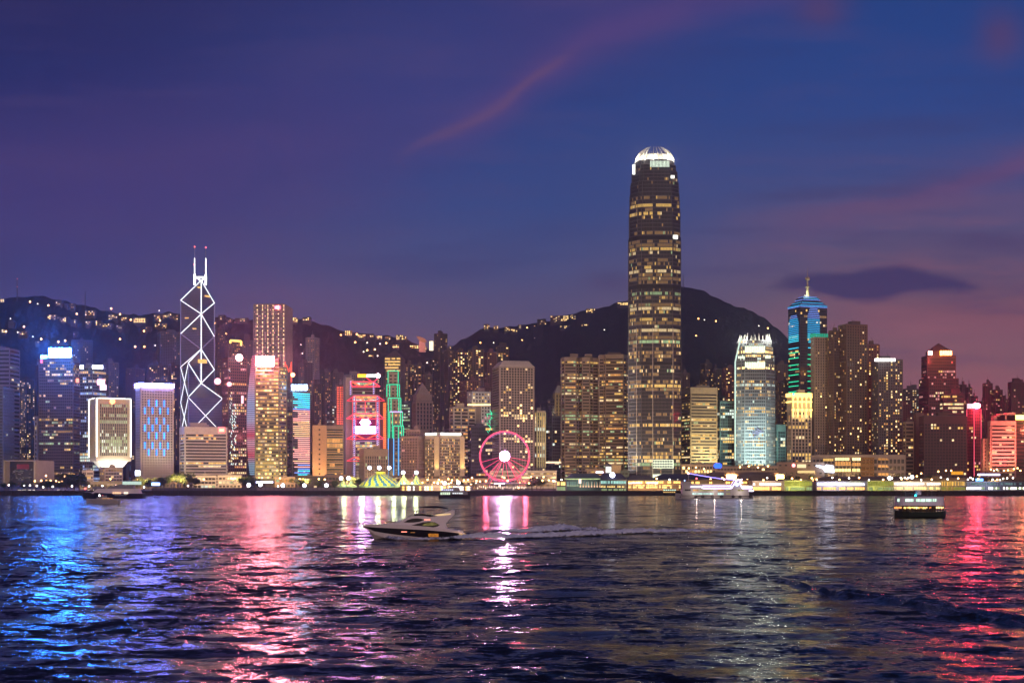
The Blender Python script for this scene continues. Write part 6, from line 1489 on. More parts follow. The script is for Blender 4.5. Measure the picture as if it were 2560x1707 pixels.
# ------------------------------------------------------------ big wheel
def wheel():
    Yd = 1240; c = P(1261.5,1140,Yd); s_ = Yd/F; Rw = 61.5*s_
    rt = root('ferris_wheel', (c.x, c.y, 4), 'tall observation wheel ringed in red neon with a glaring hub', 'ferris wheel')
    def ring(name, r_, th, dy, m, n=96, a0=0, a1=2*math.pi):
        mb = MB(); pts = [Vector((c.x+r_*math.cos(a0+(a1-a0)*i/n), c.y+dy, c.z+r_*math.sin(a0+(a1-a0)*i/n))) for i in range(n+1)]
        for a_, b_ in zip(pts, pts[1:]): mb.tube(a_, b_, th, 5)
        mb.build(name, m, rt)
    ring('rim', Rw, .66, -1.2, emat('rim_red', (1,.06,.12), 2.4, False, 0)); ring('rear_rim', Rw*.985, .3, 2.2, emat('rim_violet', (.35,.15,.9), .5, False, 0)); ring('inner_rim', Rw*.93, .12, .4, emat('rim_dim', (.9,.08,.25), .25, False, 0))
    for k in range(21):
        a = 2*math.pi*k/21+.1; sp_ = MB(); low = math.sin(a) < -.15
        d = Vector((math.cos(a), 0, math.sin(a))); sp_.tube(c+d*3+Vector((0,-1,0)), c+d*Rw, .12 if not low else .24, 4)
        sp_.build('spoke', emat('spoke_red', (1,.06,.18), 2.0, False, 0) if low else emat('spoke_dim', (.8,.1,.35), .10, False, 0), rt)
    g = MB(); g.sphere((0,0,-1.4), 1.1, nu=8, nv=6, sz=1.1); g.box((0,0,-.2), (.3,.3,.6)); gm = g.mesh('gondola', mat('gondola_glass', (.12,.10,.16), .3))
    for k in range(42):
        a = 2*math.pi*k/42; o = bpy.data.objects.new('gondola', gm); col.objects.link(o); o.parent = rt; o.location = (Rw*1.015*math.cos(a), .5, c.z-4+Rw*1.015*math.sin(a))
    hb = MB(); hb.tube((c.x, c.y-3.4, c.z), (c.x, c.y-1.2, c.z), 4.6, 32); hb.build('hub', emat('hub_white', (1,.42,1.0), 70, True, 0), rt)
    g0 = 8.0
    for x, dy, key, cc, st_, r_ in ((-24,-8,'leg_red',(1,.14,.2),1.1,.32),(-18,-8,'leg_red',(1,.14,.2),1.1,.42),(24,-8,'leg_red',(1,.14,.2),1.1,.32),(18,-8,'leg_red',(1,.14,.2),1.1,.42),(-21,8,'leg_pale',(.9,.5,.55),.35,.3),(-13,8,'leg_pale',(.9,.5,.55),.35,.3),(13,8,'leg_pale',(.9,.5,.55),.35,.25),(21,8,'leg_red',(1,.14,.2),1.1,.3),(-5,8,'leg_pale2',(.7,.5,.6),.15,.2),(5,8,'leg_pale2',(.7,.5,.6),.15,.2)):
        lg = MB(); lg.tube((c.x+x*.78, c.y+dy, g0), (c.x+x*.05, c.y+(-3 if dy < 0 else 3), c.z), r_, 6, r2=r_*.7); lg.build('leg', emat(key, cc, st_, False, 0), rt)
    pf = MB(); slab(1186,1322,1207.5,1210.5,1215,46,pf); slab(1180,1330,1228,1232,1199,60,pf); pf.build('platform', W('grey'), rt)
    ed = MB(); slab(1235,1262,1207,1209,1212,.8,ed); ed.build('deck_light', emat('deck_lilac', (.8,.75,1), 5, False, 0), rt)
    cl = MB()
    for k in range(26): x = 1190+k*5.1; slab(x,x+.7,1211,1228,1213,.6,cl)
    cl.build('colonnade', W('pale'), rt)
    cl = MB()
    for k in range(24): 
        x = 1191+k*5.3+rg.random()*2; y = 1213+rg.random()*5; slab(x,x+1.5+rg.random()*1.6,y,y+3+rg.random()*3,1217,.5,cl)
    cl.build('concourse_light', emat('concourse', (1,.72,.55), 1.4, False, .7, .3), rt)
    plight((c.x, c.y-9, c.z), (1,.55,.9), 130000, 3); plight((c.x-17, c.y-6, 14), (1,.1,.2), 22000, 2); plight((c.x+19, c.y-6, 14), (1,.1,.2), 22000, 2)
wheel()

# ------------------------------------------------------------ piers
def pier(label, x0, x1, yt, Yd, rows, wall='tan', roofc='grey', yb=1229, lights=None, d=26, over=1.0):
    c = P((x0+x1)/2, HZ, Yd); rt = root('pier_building', (c.x, Yd+d/2, .5), label, 'pier')
    mb = MB(); slab(x0-.8,x1+.8,yb,1242,Yd-1.5,d+3,mb); mb.build('deck', mat('pier_base', (.03,.03,.035), .8), rt)
    for k in range(int((x1-x0)/7)+1): p_ = P(x0+k*7,HZ,Yd-1.9); t_ = MB(); t_.tube((p_.x,p_.y,-3), (p_.x,p_.y,ZP(yb,Yd)), .4, 6); t_.build('pile', DARK, rt)
    mb = MB(); slab(x0,x1,yt+2,yb,Yd+3,d-4,mb); mb.build('wall', W(wall), rt)
    mb = MB(); slab(x0-over,x1+over,yt,yt+2.2,Yd-.5,d+1,mb); slab(x0-over,x1+over,(yt+yb)/2,(yt+yb)/2+1.2,Yd,3.2,mb); mb.build('roof', W(roofc), rt)
    cl = MB(); n = max(2, int((x1-x0)/6))
    for k in range(n+1): slab(x0+(x1-x0-.6)*k/n, x0+(x1-x0-.6)*k/n+.6, yt+2.2, yb, Yd+.6, .5, cl)
    cl.build('colonnade', W(wall), rt)
    for (ya, yb2, key, cc, st_, bw, fill) in rows:
        m_ = MB(); x = x0+1; 
        while x < x1-1:
            w_ = bw*rg.uniform(.7,1.3)
            if rg.random() < fill: slab(x, min(x+w_*.86, x1-1), ya+rg.uniform(0,.8), yb2-rg.uniform(0,.8), Yd+2.4, .5, m_)
            x += w_
        if m_.f: m_.build('lit_window', emat(key, cc, st_, False, .7, .12), rt)
    return rt
WHT = ('pier_white', (1,.86,.78), 4.0); BWT = ('pier_blue_white', (.66,.66,1), 5.0); ORG = ('pier_orange', (1,.48,.12), 2.6); GRN = ('pier_green', (.62,.62,.10), .5); GRN2 = ('pier_green2', (.55,.75,.35), .6); YLW = ('pier_yellow', (1,.68,.22), 2.4)
pier('pier pavilion glowing cream at the left foot of the clock pier', 1392,1414, 1200,1230, [(1204,1213,*YLW,3,.8),(1216,1226,*GRN2,4,.8)], 'cream','navy')
# clock pier
rt = pier('colonnaded pier hall with a green-lit eave and a round white clock', 1416,1500, 1196,1212, [(1203,1216,*('pier_dimcyan',(.45,.7,.6),.35),2.6,.6)], 'navy','beige', yb=1230)
mb = MB(); Yd = 1212
def hiproof(mb, x0, x1, yt, ye, Yd, d): 
    a_, b_ = P(x0, ye, Yd-2), P(x1, ye, Yd-2); zt = ZP(yt, Yd); dd = d; n = len(mb.v); i_ = (b_.x-a_.x)*.18
    mb.v += [(a_.x,Yd-2,a_.z),(b_.x,Yd-2,a_.z),(b_.x,Yd+dd,a_.z),(a_.x,Yd+dd,a_.z),(a_.x+i_,Yd+dd*.35,zt),(b_.x-i_,Yd+dd*.35,zt),(b_.x-i_,Yd+dd*.65,zt),(a_.x+i_,Yd+dd*.65,zt)]
    for f in ((0,1,5,4),(1,2,6,5),(2,3,7,6),(3,0,4,7),(4,5,6,7),(3,2,1,0)): mb.f.append(tuple(n+q for q in f)); mb.m.append(0)
hiproof(mb,1414,1512,1183,1196,1212,34); mb.build('hipped_roof', mat('roof_verdigris', (.10,.13,.10), .5), rt)
mb = MB(); a_, b_ = P(1410,1197,1208.5), P(1510,1195,1208.5); mb.tube(P(1411,1196.5,1208.5), P(1508,1196.5,1208.5), .35, 4); mb.build('eave_light', emat('eave_green', (.7,.9,.35), 1.1, False, .5), rt)
for k in range(8):
    m_ = MB(); q = P(1451+k*7,1216,1210.5); m_.sphere(q, .6); m_.tube(q, (q.x,q.y,ZP(1204,1211)), .22, 4, r2=.05); m_.build('column_uplight', emat('uplight_peach', (1,.55,.35), 1.6, False, 0), rt)
m_ = MB(); slab(1447,1453,1196,1208,1209,.6,m_); m_.build('lit_banner', emat('banner_peach', (1,.75,.6), 2.5, False, 0), rt)
rt = pier('glass fronted round-gabled end of the clock pier', 1501,1566, 1198,1206, [(1201,1209,*('pier_cyan',(.45,.85,.75),.8),2.2,.85),(1213,1218,*YLW,3,.7),(1221,1227,*GRN2,3,.7)], 'navy','navy', yb=1230)
mb = MB(); hiproof(mb,1500,1568,1182,1198,1206,36); mb.build('hipped_roof', W('navy'), rt)
mb = MB(); c_ = P(1531,1187,1203); mb.tube(c_, c_+Vector((0,.9,0)), 2.3, 24); mb.build('clock_face', emat('clock_white', (.75,.75,1), 10, True, 0), rt)
rt = root('clock_tower', tuple(P(1521,HZ,1290).xy)+(4,), 'small white floodlit tower with a pointed roof behind the clock pier', 'tower')
mb = MB(); slab(1514.5,1528,1165,1215,1290,5,mb); mb.build('wall', emat('tower_mint', (.80,1,.88), 1.7, False, .1), rt) if False else mb.build('wall', W('white'), rt)
mb = MB(); a_ = P(1521,1165,1292.5); mb.prism([(a_.x-3.2,1289.5),(a_.x+3.2,1289.5),(a_.x+3.2,1295.5),(a_.x-3.2,1295.5)], a_.z, a_.z+3, poly2=[(a_.x-.1,1292),(a_.x+.1,1292),(a_.x+.1,1293),(a_.x-.1,1293)]); mb.build('roof', W('dgrey'), rt)
mb = MB(); slab(1515,1527.5,1167,1180,1289.4,.5,mb); mb.build('lit_panel', emat('panel_mint', (.8,1,.9), 2.4, True, 0), rt)
pier('waterfront arcade under a dark curved roof left of the party boat', 1570,1702, 1200,1216, [(1202,1208,*ORG,5,.75),(1204,1209,*WHT,9,.35),(1212,1220,*YLW,4,.55),(1211,1216,*ORG,6,.4)], 'brown','navy', yb=1229)
mb = MB(); hiproof(mb,1568,1640,1187,1200,1216,30); o = mb.build('pier_roof', W('navy')); tag(o, 'dark hipped roof over the left half of the arcade', 'roof'); mb = MB(); hiproof(mb,1636,1790,1184,1198,1250,40); o = mb.build('pier_roof', W('navy')); tag(o, 'broad dark curved roof behind the party boat mast', 'roof')
pier('long pier shed behind the party boat', 1704,1880, 1198,1235, [(1203,1209,*ORG,6,.5),(1212,1220,*YLW,5,.5)], 'tan','brown', yb=1229)
pier('pier shed with white upper windows right of the party boat', 1882,1960, 1202,1214, [(1207,1213,*WHT,6,.95),(1217,1225,*ORG,5,.85)], 'tan','taupe', yb=1229)
pier('boxy pier head behind yellow-green lit mullions, left of a pair', 1961,2031, 1200,1198, [(1203,1214,*GRN,3,1),(1217,1225,*GRN2,3,.8)], 'olive','dbrown', yb=1228)
pier('long pier with blue-white upper lights over orange shops', 2042,2168, 1203,1214, [(1207,1213,*BWT,8,.95),(1217,1224,*ORG,5,.85)], 'taupe','grey', yb=1229)
pier('boxy pier head behind yellow-green lit mullions, right of a pair', 2169,2234, 1201,1204, [(1203,1214,*GRN,3,1),(1217,1225,*GRN2,3,.7)], 'olive','dbrown', yb=1228)
pier('long pier with creamy white upper lights behind the ferry', 2235,2352, 1203,1214, [(1206,1212,*WHT,6,.95),(1216,1223,*YLW,5,.6),(1217,1223,*GRN2,6,.5)], 'taupe','grey', yb=1229)
pier('pier head wrapped in amber fairy lights', 2354,2414, 1200,1210, [(1203,1214,*('fairy_amber',(1,.55,.1),.9),1.8,.5),(1217,1224,*GRN,4,.9)], 'olive','dbrown', yb=1228)
pier('glassy pier terminal with scattered white and blue lights at the far right', 2416,2570, 1203,1210, [(1206,1212,*('pier_teal',(.35,.6,.6),.4),5,.6),(1216,1223,*WHT,5,.5),(1216,1223,*GRN2,7,.5)], 'dgrey','dgrey', yb=1229)
pier('covered ferry landing with white columns left of the big wheel', 1000,1180, 1211,1208, [(1215,1226,*WHT,3.4,.35),(1215,1226,*ORG,5,.35)], 'taupe','dgrey', yb=1229)
for px, c_, e_ in ((1450,(.7,1,.6),9000),(1600,(1,.6,.25),20000),(1660,(1,.6,.25),20000),(1920,(1,.7,.5),14000),(1995,(.8,.9,.2),12000),(2100,(.75,.75,1),18000),(2200,(.8,.9,.2),12000),(2290,(1,.8,.6),18000),(2385,(1,.6,.15),9000),(2480,(.6,.7,1),12000),(1090,(1,.65,.4),14000)):
    alight(P(px,1214,1188), c_, e_, 4)
# elevated roof decks seen behind the piers
for x0, x1, y0, y1, Yd, lb in ((2040,2262,1197,1203,1290,'long grey roof deck between the mall and the piers'),(1765,1960,1186,1199,1300,'low domed grey roof behind the party boat stern')):
    mb = MB(); slab(x0,x1,y0,1225,Yd,30,mb); a_, b_ = P(x0,y0,Yd), P(x1,y0,Yd); mb.prism([(a_.x,Yd),(b_.x,Yd),(b_.x,Yd+30),(a_.x,Yd+30)], a_.z+.01, a_.z+2.5, poly2=[(a_.x+9,Yd+3),(b_.x-9,Yd+3),(b_.x-9,Yd+27),(a_.x+9,Yd+27)]); o = mb.build('roof_deck', W('brown')); tag(o, lb, 'roof deck')
# ------------------------------------------------------------ boats
WH = mat('boat_white', (.92,.80,.80), .35, var=.08); HB = mat('hull_black', (.012,.012,.016), .2, var=.1); CRM = mat('boat_cream', (.5,.42,.3), .4)
SMOKE = mat('smoked_glass', (.01,.01,.012), .08, var=.1, sp=.5)
def hull(rt, L, st, mats, name='hull', rows=None):
    """st: stations (x, [ (halfbeam,z) from keel to sheer ]); strip materials per row"""
    k = len(st[0][1])
    groups = {}
    for r_ in range(k-1): groups.setdefault(mats[r_], []).append(r_)
    for (nm, m), rws in groups.items():
        mb = MB()
        for side in (-1, 1):
            for r_ in rws:
                for (xa, pa), (xb, pb) in zip(st, st[1:]):
                    q = [(xa, side*pa[r_][0], pa[r_][1]), (xb, side*pb[r_][0], pb[r_][1]), (xb, side*pb[r_+1][0], pb[r_+1][1]), (xa, side*pa[r_+1][0], pa[r_+1][1])]
                    mb.face(q if side < 0 else list(reversed(q)))
        for r_ in rws:
            x, p = st[-1]; mb.face([(x, -p[r_][0], p[r_][1]), (x, p[r_][0], p[r_][1]), (x, p[r_+1][0], p[r_+1][1]), (x, -p[r_+1][0], p[r_+1][1])])
        mb.build(nm, m, rt, off=(0,0,0))
    mb = MB()
    for (xa, pa), (xb, pb) in zip(st, st[1:]): mb.face([(xa, -pa[-1][0], pa[-1][1]), (xb, -pb[-1][0], pb[-1][1]), (xb, pb[-1][0], pb[-1][1]), (xa, pa[-1][0], pa[-1][1])])
    return mb.build('deck', WH, rt, off=(0,0,0))
def boatroot(name, px, py, label, cat, rz=0, yd=None):
    Yd = CH*F/(py-HZ) if yd is None else yd; c = P(px, HZ, Yd)
    rt = root(name, (0,0,0), label, cat); rt.location = (c.x, Yd, 0); rt.rotation_euler = (0, 0, rz); return rt, Yd
def side_plate(prof_, y0, taper=0.0, th=.1):
    mb = MB(); return mb
def loft_profile(rt, name, m, prof_, hw, top_in=.25, zref=None, smooth=False):
    """closed side profile (x,z) extruded across the beam, narrower towards its top"""
    zs = [z for _, z in prof_]; zl, zh = min(zs), max(zs)
    f = lambda z: hw*(1-top_in*(z-zl)/max(.01, zh-zl))
    mb = MB(); n = len(prof_)
    mb.v += [(x, -f(z), z) for x, z in prof_]+[(x, f(z), z) for x, z in prof_]
    for i in range(n): j = (i+1) % n; mb.f.append((i, j, n+j, n+i)); mb.m.append(0)
    mb.f.append(tuple(reversed(range(n)))); mb.m.append(0); mb.f.append(tuple(n+i for i in range(n))); mb.m.append(0)
    o = mb.build(name, m, rt, off=(0,0,0)); return f
# --- the motor yacht under way, bow to the left
rt, Yd = boatroot('motor_yacht', 1037, 1346, 'white and black motor yacht speeding left with its bow raised', 'motor yacht')
u = Yd/F  # metres per photo pixel at the yacht
Lx = lambda cx: (880+cx*.1361-1037)*u           # from the zoomed view's columns
Lz = lambda cyy: (1346-(1230+cyy*.1361))*u
st = []
for cx, sh, bt, bb, ch, hb in ((205,612,624,632,640,.05),(300,590,634,665,690,.7),(420,585,640,712,770,1.35),(600,580,648,742,822,1.9),(850,585,660,775,850,2.3),(1100,600,672,800,865,2.5),(1400,625,688,830,875,2.55),(1700,660,712,850,885,2.5),(1960,705,742,862,890,2.4),(2050,755,765,868,890,2.35)):
    st.append((Lx(cx), [(0, min(Lz(ch)-.3, -.2) if cx > 400 else Lz(ch)-.15), (hb*.80, Lz(ch)), (hb*.93, Lz(bb)), (hb, Lz(bt)), (hb*1.0, Lz(sh))]))
hull(rt, 0, st, [('lower_hull', WH), ('lower_hull', WH), ('hull_band', HB), ('gunwale', WH)])
pr = [(Lx(x), Lz(y)) for x, y in ((560,590),(700,560),(860,545),(930,510),(1010,470),(1100,440),(1220,428),(1350,435),(1440,450),(1540,440),(1640,405),(1740,360),(1830,325),(1885,330),(1880,400),(1830,460),(1760,520),(1715,590),(1740,650),(1760,690),(1400,640),(1000,610))]
loft_profile(rt, 'superstructure', WH, pr, 2.05, .35)
def lens(name, pts, m, y, parent=rt):
    for s_ in (-1, 1):
        mb = MB(); q = [(Lx(a), s_*y(Lz(b)), Lz(b)) for a, b in pts]; q2 = [(x, yy-s_*.12, z) for x, yy, z in q]
        mb.face(q if s_ < 0 else list(reversed(q))); n = len(q)
        for i in range(n): j = (i+1) % n; mb.face((q[j], q[i], q2[i], q2[j]) if s_ < 0 else (q[i], q[j], q2[j], q2[i]))
        mb.build(name, m, parent, off=(0,0,0))
zl, zh = min(z for _, z in pr), max(z for _, z in pr); fy = lambda z: 2.05*(1-.35*(z-zl)/(zh-zl))+.06
lens('cabin_window', [(960,546),(1030,505),(1110,480),(1190,472),(1270,480),(1340,498),(1250,535),(1150,548),(1050,550)], SMOKE, fy)
lens('cabin_window', [(1100,600),(1200,575),(1320,545),(1430,535),(1530,545),(1620,592),(1580,622),(1500,636),(1400,634),(1250,618)], SMOKE, fy)
lens('interior_glow', [(1300,598),(1330,575),(1450,545),(1520,548),(1590,590),(1500,606),(1400,612),(1330,610)], emat('yacht_saloon', (.9,.75,.25), .16, False, .9, 1.5), lambda z: fy(z)+.03)
lens('stripe_light', [(1335,492),(1445,492),(1445,506),(1335,506)], emat('yacht_red', (1,.28,.2), 2.4, False, 0), lambda z: fy(z)+.03)
lens('arch_highlight', [(1520,415),(1640,395),(1820,385),(1820,402),(1700,420),(1600,428)], emat('yacht_arch', (1,.68,.35), .9, False, 0), lambda z: fy(z)+.03)  # cream highlight on the radar arch, made as a glowing strip
hy = lambda z: 2.58
lens('hull_light', [(920,712),(1025,712),(1025,726),(920,726)], emat('yacht_red', (1,.28,.2), 2.4, False, 0), lambda z: 2.47); lens('hull_light', [(1090,724),(1170,724),(1170,736),(1090,736)], emat('yacht_amber_dim', (1,.4,.12), .35, False, 0), lambda z: 2.55)
lens('hull_window', [(1410,755),(1440,750),(1600,752),(1600,812),(1420,808)], emat('yacht_amber', (1,.35,.05), .55, False, .8, 2), lambda z: 2.62); lens('stern_light', [(1970,752),(2050,745),(2085,770),(2060,802),(1980,802)], emat('yacht_stern', (1,.6,.25), .8, False, .3), lambda z: 2.5)
mb = MB(); 
for i in range(10):
    x0, x1 = Lx(1258+i*50), Lx(1258+(i+1)*50); z = lambda t: Lz(276-34*math.sin(math.pi*min(1,t*.98+.02))*1.0+12*t); t0, t1 = i/10, (i+1)/10
    for a_, b_, c_, d_ in (((x0,-1.7,z(t0)),(x1,-1.7,z(t1)),(x1,1.7,z(t1)),(x0,1.7,z(t0))),): mb.face((a_,b_,c_,d_)); tk = lambda t: -.1-.42*math.sin(math.pi*t); mb.face([d_[:2]+(d_[2]+tk(t0),), c_[:2]+(c_[2]+tk(t1),), b_[:2]+(b_[2]+tk(t1),), a_[:2]+(a_[2]+tk(t0),)]); mb.face([(x0,-1.7,z(t0)+tk(t0)),(x1,-1.7,z(t1)+tk(t1)),(x1,-1.7,z(t1)),(x0,-1.7,z(t0))]); mb.face([(x0,1.7,z(t0)),(x1,1.7,z(t1)),(x1,1.7,z(t1)+tk(t1)),(x0,1.7,z(t0)+tk(t0))])
mb.build('canopy', mat('canvas_navy', (.012,.014,.03), .7), rt, off=(0,0,0))
mb = MB()
for x, y in ((1300,400),(1500,430),(1760,350)):
    for s_ in (-1.2, 1.2): mb.tube((Lx(x), s_, Lz(y)), (Lx(x+20), s_, Lz(285)), .035, 5)
mb.build('canopy_strut', METAL, rt, off=(0,0,0))
mb = MB(); pr2 = [(Lx(x), Lz(y)) for x, y in ((1120,432),(1150,395),(1280,392),(1450,405),(1540,425),(1440,450),(1300,430))]
loft_profile(rt, 'cockpit_windscreen', SMOKE, pr2, 1.25, .15)
mb = MB()
for s_ in (-1, 1):
    pts = [(Lx(x), s_*b, Lz(y)) for x, y, b in ((260,545,.6),(400,530,1.2),(600,520,1.75),(800,520,2.0))]
    for a_, b_ in zip(pts, pts[1:]): mb.tube(a_, b_, .03, 4)
    for p_ in pts: mb.tube(p_, (p_[0], p_[1], p_[2]-.75), .025, 4)
mb.build('rail', METAL, rt, off=(0,0,0))
mb = MB(); mb.box((Lx(710), 0, Lz(545)), (2.4, 1.8, .35)); mb.build('sun_pad', CRM, rt, off=(0,0,0))
mb = MB(); mb.box((Lx(1860), 0, Lz(722)), (4.6, 4.2, .12)); mb.build('aft_deck', WH, rt, off=(0,0,0))
for px, sk, hh in ((1330,1.3,1.0),(1460,-.5,.95)):   # two people seated on the flying bridge
    pass
sl = plight((rt.location.x+Lx(2040), Yd-3.6, Lz(770)), (1,.6,.25), 60, .3)

# --- passenger ferry
rt, Yd = boatroot('passenger_ferry', 2299, 1294, 'double-deck passenger ferry with golden lower deck and teal mast lamp', 'ferry', .0)
u = Yd/F; Fx = lambda cx: (2200+cx*.085034-2299)*u; Fz = lambda cyy: (1294-(1190+cyy*.085034))*u
FH = mat('ferry_hull_green', (.02,.035,.025), .5); FW = mat('ferry_white', (.80,.72,.84), .5, var=.12)
hbm = 3.2
st = []
for cx, hb in ((428,.3),(500,1.3),(620,2.3),(800,3.0),(1150,3.2),(1500,3.0),(1700,2.5),(1840,1.6),(1920,.4)):
    e_ = abs((cx-1175)/745)**3; st.append((Fx(cx), [(0,-.6),(hb*.6,-.3),(hb*.9,Fz(1180)),(hb,Fz(1045-40*e_))]))
hull(rt, 0, st, [('hull', FH), ('hull', FH), ('hull', FH)])
def rnd(x0, x1, z0, z1, name, m, hw=hbm, ins=0, n=6):
    mb = MB(); ps = []
    r_ = 2.0
    for k in range(n+1): a = math.pi/2+math.pi*k/n; ps.append((Fx(x0)+r_+r_*math.cos(a), (hw-ins)*math.sin(a)))
    for k in range(n+1): a = -math.pi/2+math.pi*k/n; ps.append((Fx(x1)-r_+r_*math.cos(a), (hw-ins)*math.sin(a)))
    mb.prism(ps, z0, z1); return mb.build(name, m, rt, off=(0,0,0))
rnd(445,1860,Fz(860),Fz(600),'upper_deck', FW); rnd(435,1870,Fz(602),Fz(585),'roof', mat('ferry_roof', (.2,.17,.22), .6), hbm+.15); rnd(440,1865,Fz(875),Fz(858),'deck_edge', mat('ferry_edge', (.1,.08,.1), .6), hbm+.12)
rnd(640,1640,Fz(1045),Fz(875),'lower_cabin', mat('ferry_inner', (.10,.07,.04), .6), hbm, 1.1)
mb = MB()
for k in range(20): x = Fx(470+k*72); 
for s_ in (-1, 1):
    for k in range(20): x = Fx(480+k*71); mb.tube((x, s_*(hbm-.25-(.9 if k in (0,19) else 0)), Fz(1040)), (x, s_*(hbm-.25-(.9 if k in (0,19) else 0)), Fz(868)), .07, 5)
mb.build('stanchion', DARK, rt, off=(0,0,0))
rg = random.Random(8)
o_ = rt
for s_ in (-1, 1):
    for k, cx in enumerate((475,520,565, 690,730,770,810,850,890, 1000,1045,1090,1140,1185,1230,1290,1335,1385,1440,1500,1555)):
        if k < 3 and s_ > 0: continue
        yy = s_*(hbm+.03) if 600 < cx < 1700 else s_*(hbm-.75)
        w_ = MB(); w_.box((Fx(cx), yy, Fz(700)), (.34, .16, .95)); w_.build('window', emat('ferry_mint', (.55,.9,.65), 2.0, False, .6), rt, off=(0,0,0))
    for k, (a_, b_, c_) in enumerate(((455,595,'o'),(650,760,'y'),(770,950,'y'),(960,1080,'h'),(1085,1200,'y'),(1215,1340,'h'),(1400,1450,'o'),(1690,1840,'h'))):
        mb = MB(); n = 3 if b_-a_ > 60 else 1
        for q in range(n): mb.box((Fx(a_+(b_-a_)*(q+.5)/n), s_*(hbm-1.05 if 640 < a_ < 1640 else hbm-1.5), Fz(930-rg.random()*12)), ((Fx(b_)-Fx(a_))/n*.86, .15, .62))
        mb.build('cabin_light', emat('ferry_gold_'+c_, {'o': (1,.33,.08), 'y': (1,.60,.16), 'h': (1,.68,.24)}[c_], {'o': 1.8, 'y': 2.8, 'h': 4.5}[c_], False, .4), rt, off=(0,0,0))
mb = MB(); mb.box((Fx(1120), 0, Fz(490)), (1.5, 2.4, 1.35)); mb.build('wheelhouse', FW, rt, off=(0,0,0))
mb = MB(); mb.box((Fx(1120), 0, Fz(418)), (1.9, 2.8, .14)); mb.build('wheelhouse_roof', FW, rt, off=(0,0,0))
mb = MB(); mb.box((Fx(1155), -1.25, Fz(465)), (.35, .08, .4)); mb.box((Fx(1075), -1.25, Fz(465)), (.3, .08, .4)); mb.build('wheelhouse_window', SMOKE, rt, off=(0,0,0))
mb = MB(); mb.tube((Fx(1290), 0, Fz(590)), (Fx(1290), 0, Fz(330)), .55, 12); mb.build('funnel', mat('ferry_funnel', (.04,.035,.04), .5), rt, off=(0,0,0)) if False else None
for cx, h_ in ((1050,400),(750,380),(1520,380)): mb = MB(); mb.tube((Fx(cx), 0, Fz(590)), (Fx(cx), 0, Fz(h_)), .06, 5); mb.build('mast', METAL, rt, off=(0,0,0))
for cx in (630,740,830,900,1300,1680,1450): mb = MB(); mb.box((Fx(cx), rg.uniform(-1.5,1), Fz(548)), (.7, .9, .6)); mb.build('roof_locker', mat('ferry_locker', (.06,.03,.035), .6), rt, off=(0,0,0))
mb = MB(); mb.box((Fx(900), .4, Fz(520)), (3.6, .1, .5)); mb.build('awning', mat('ferry_edge', (.1,.08,.1), .6), rt, off=(0,0,0))
mb = MB(); mb.sphere((Fx(1015), -1.2, Fz(565)), .32); mb.build('mast_lamp', emat('ferry_teal', (.02,.75,1), 14, True, 0), rt, off=(0,0,0))
for px in (540, 760): mb = MB(); mb.box((Fx(px), -hbm+.2, Fz(990)), (.9, .3, 1.2)); mb.build('life_ring_rack', DARK, rt, off=(0,0,0))
for px in (800, 1200, 1700): plight((rt.location.x+Fx(px), Yd-hbm-.5, Fz(940)), (1,.6,.2), 40, .4)
plight((rt.location.x+Fx(1300), Yd-hbm-5, Fz(500)), (.75,.7,1), 120, .5)
people = []
def person(x, y, z, rz, h=1.65, col_=(.05,.05,.06), seed=0, parent=None):
    """one continuous standing figure"""
    rg = random.Random(seed); k = h/1.7
    rings = [(-.02,.10,.16,0),(.08,.09,.14,0),(.45,.10,.16,0),(.85,.13,.19,0),(1.0,.12,.17,0),(1.25,.13,.21,0),(1.40,.11,.22,0),(1.46,.06,.08,0),(1.52,.06,.07,0),(1.58,.09,.09,0),(1.66,.09,.085,0),(1.73,.03,.03,0)]
    mb = MB(); n = 8
    for zz_, a, b, _ in rings:
        for i in range(n): t = 2*math.pi*i/n; mb.v.append((b*math.cos(t)*k, a*math.sin(t)*k, zz_*k))
    for r_ in range(len(rings)-1):
        for i in range(n): j = (i+1) % n; mb.f.append((r_*n+i, r_*n+j, (r_+1)*n+j, (r_+1)*n+i)); mb.m.append(0)
    for s_ in (-1, 1): mb.tube((s_*.22*k, 0, 1.38*k), (s_*(.27)*k, .03, 1.08*k), .055*k, 6, r2=.045*k); mb.tube((s_*.27*k, .03, 1.08*k), (s_*.22*k, -.12, .84*k), .045*k, 6, r2=.035*k)
    o = mb.build('person', mat('clothing_%d' % (seed % 3), ((.03,.03,.04),(.06,.04,.05),(.04,.05,.08))[seed % 3], .8), None); o.location = (x, y, z); o.rotation_euler = (0, 0, rz); return o
pp = []
for k, cx in enumerate((505,600,725,780,870,905,980,1040,1110,1150,1250,1310,1420,1480,1550,1720,1790)):
    o = person(rt.location.x+Fx(cx), Yd-hbm+.55+rg.random()*.3, Fz(1042), rg.random()*6, 1.55+rg.random()*.2, seed=k)
    o['category'] = 'person'; o['group'] = 'passengers on the ferry lower deck'; pp.append((cx, o))
place_labels(pp, 'dark clad passenger standing on the ferry lower deck, %s from the left')

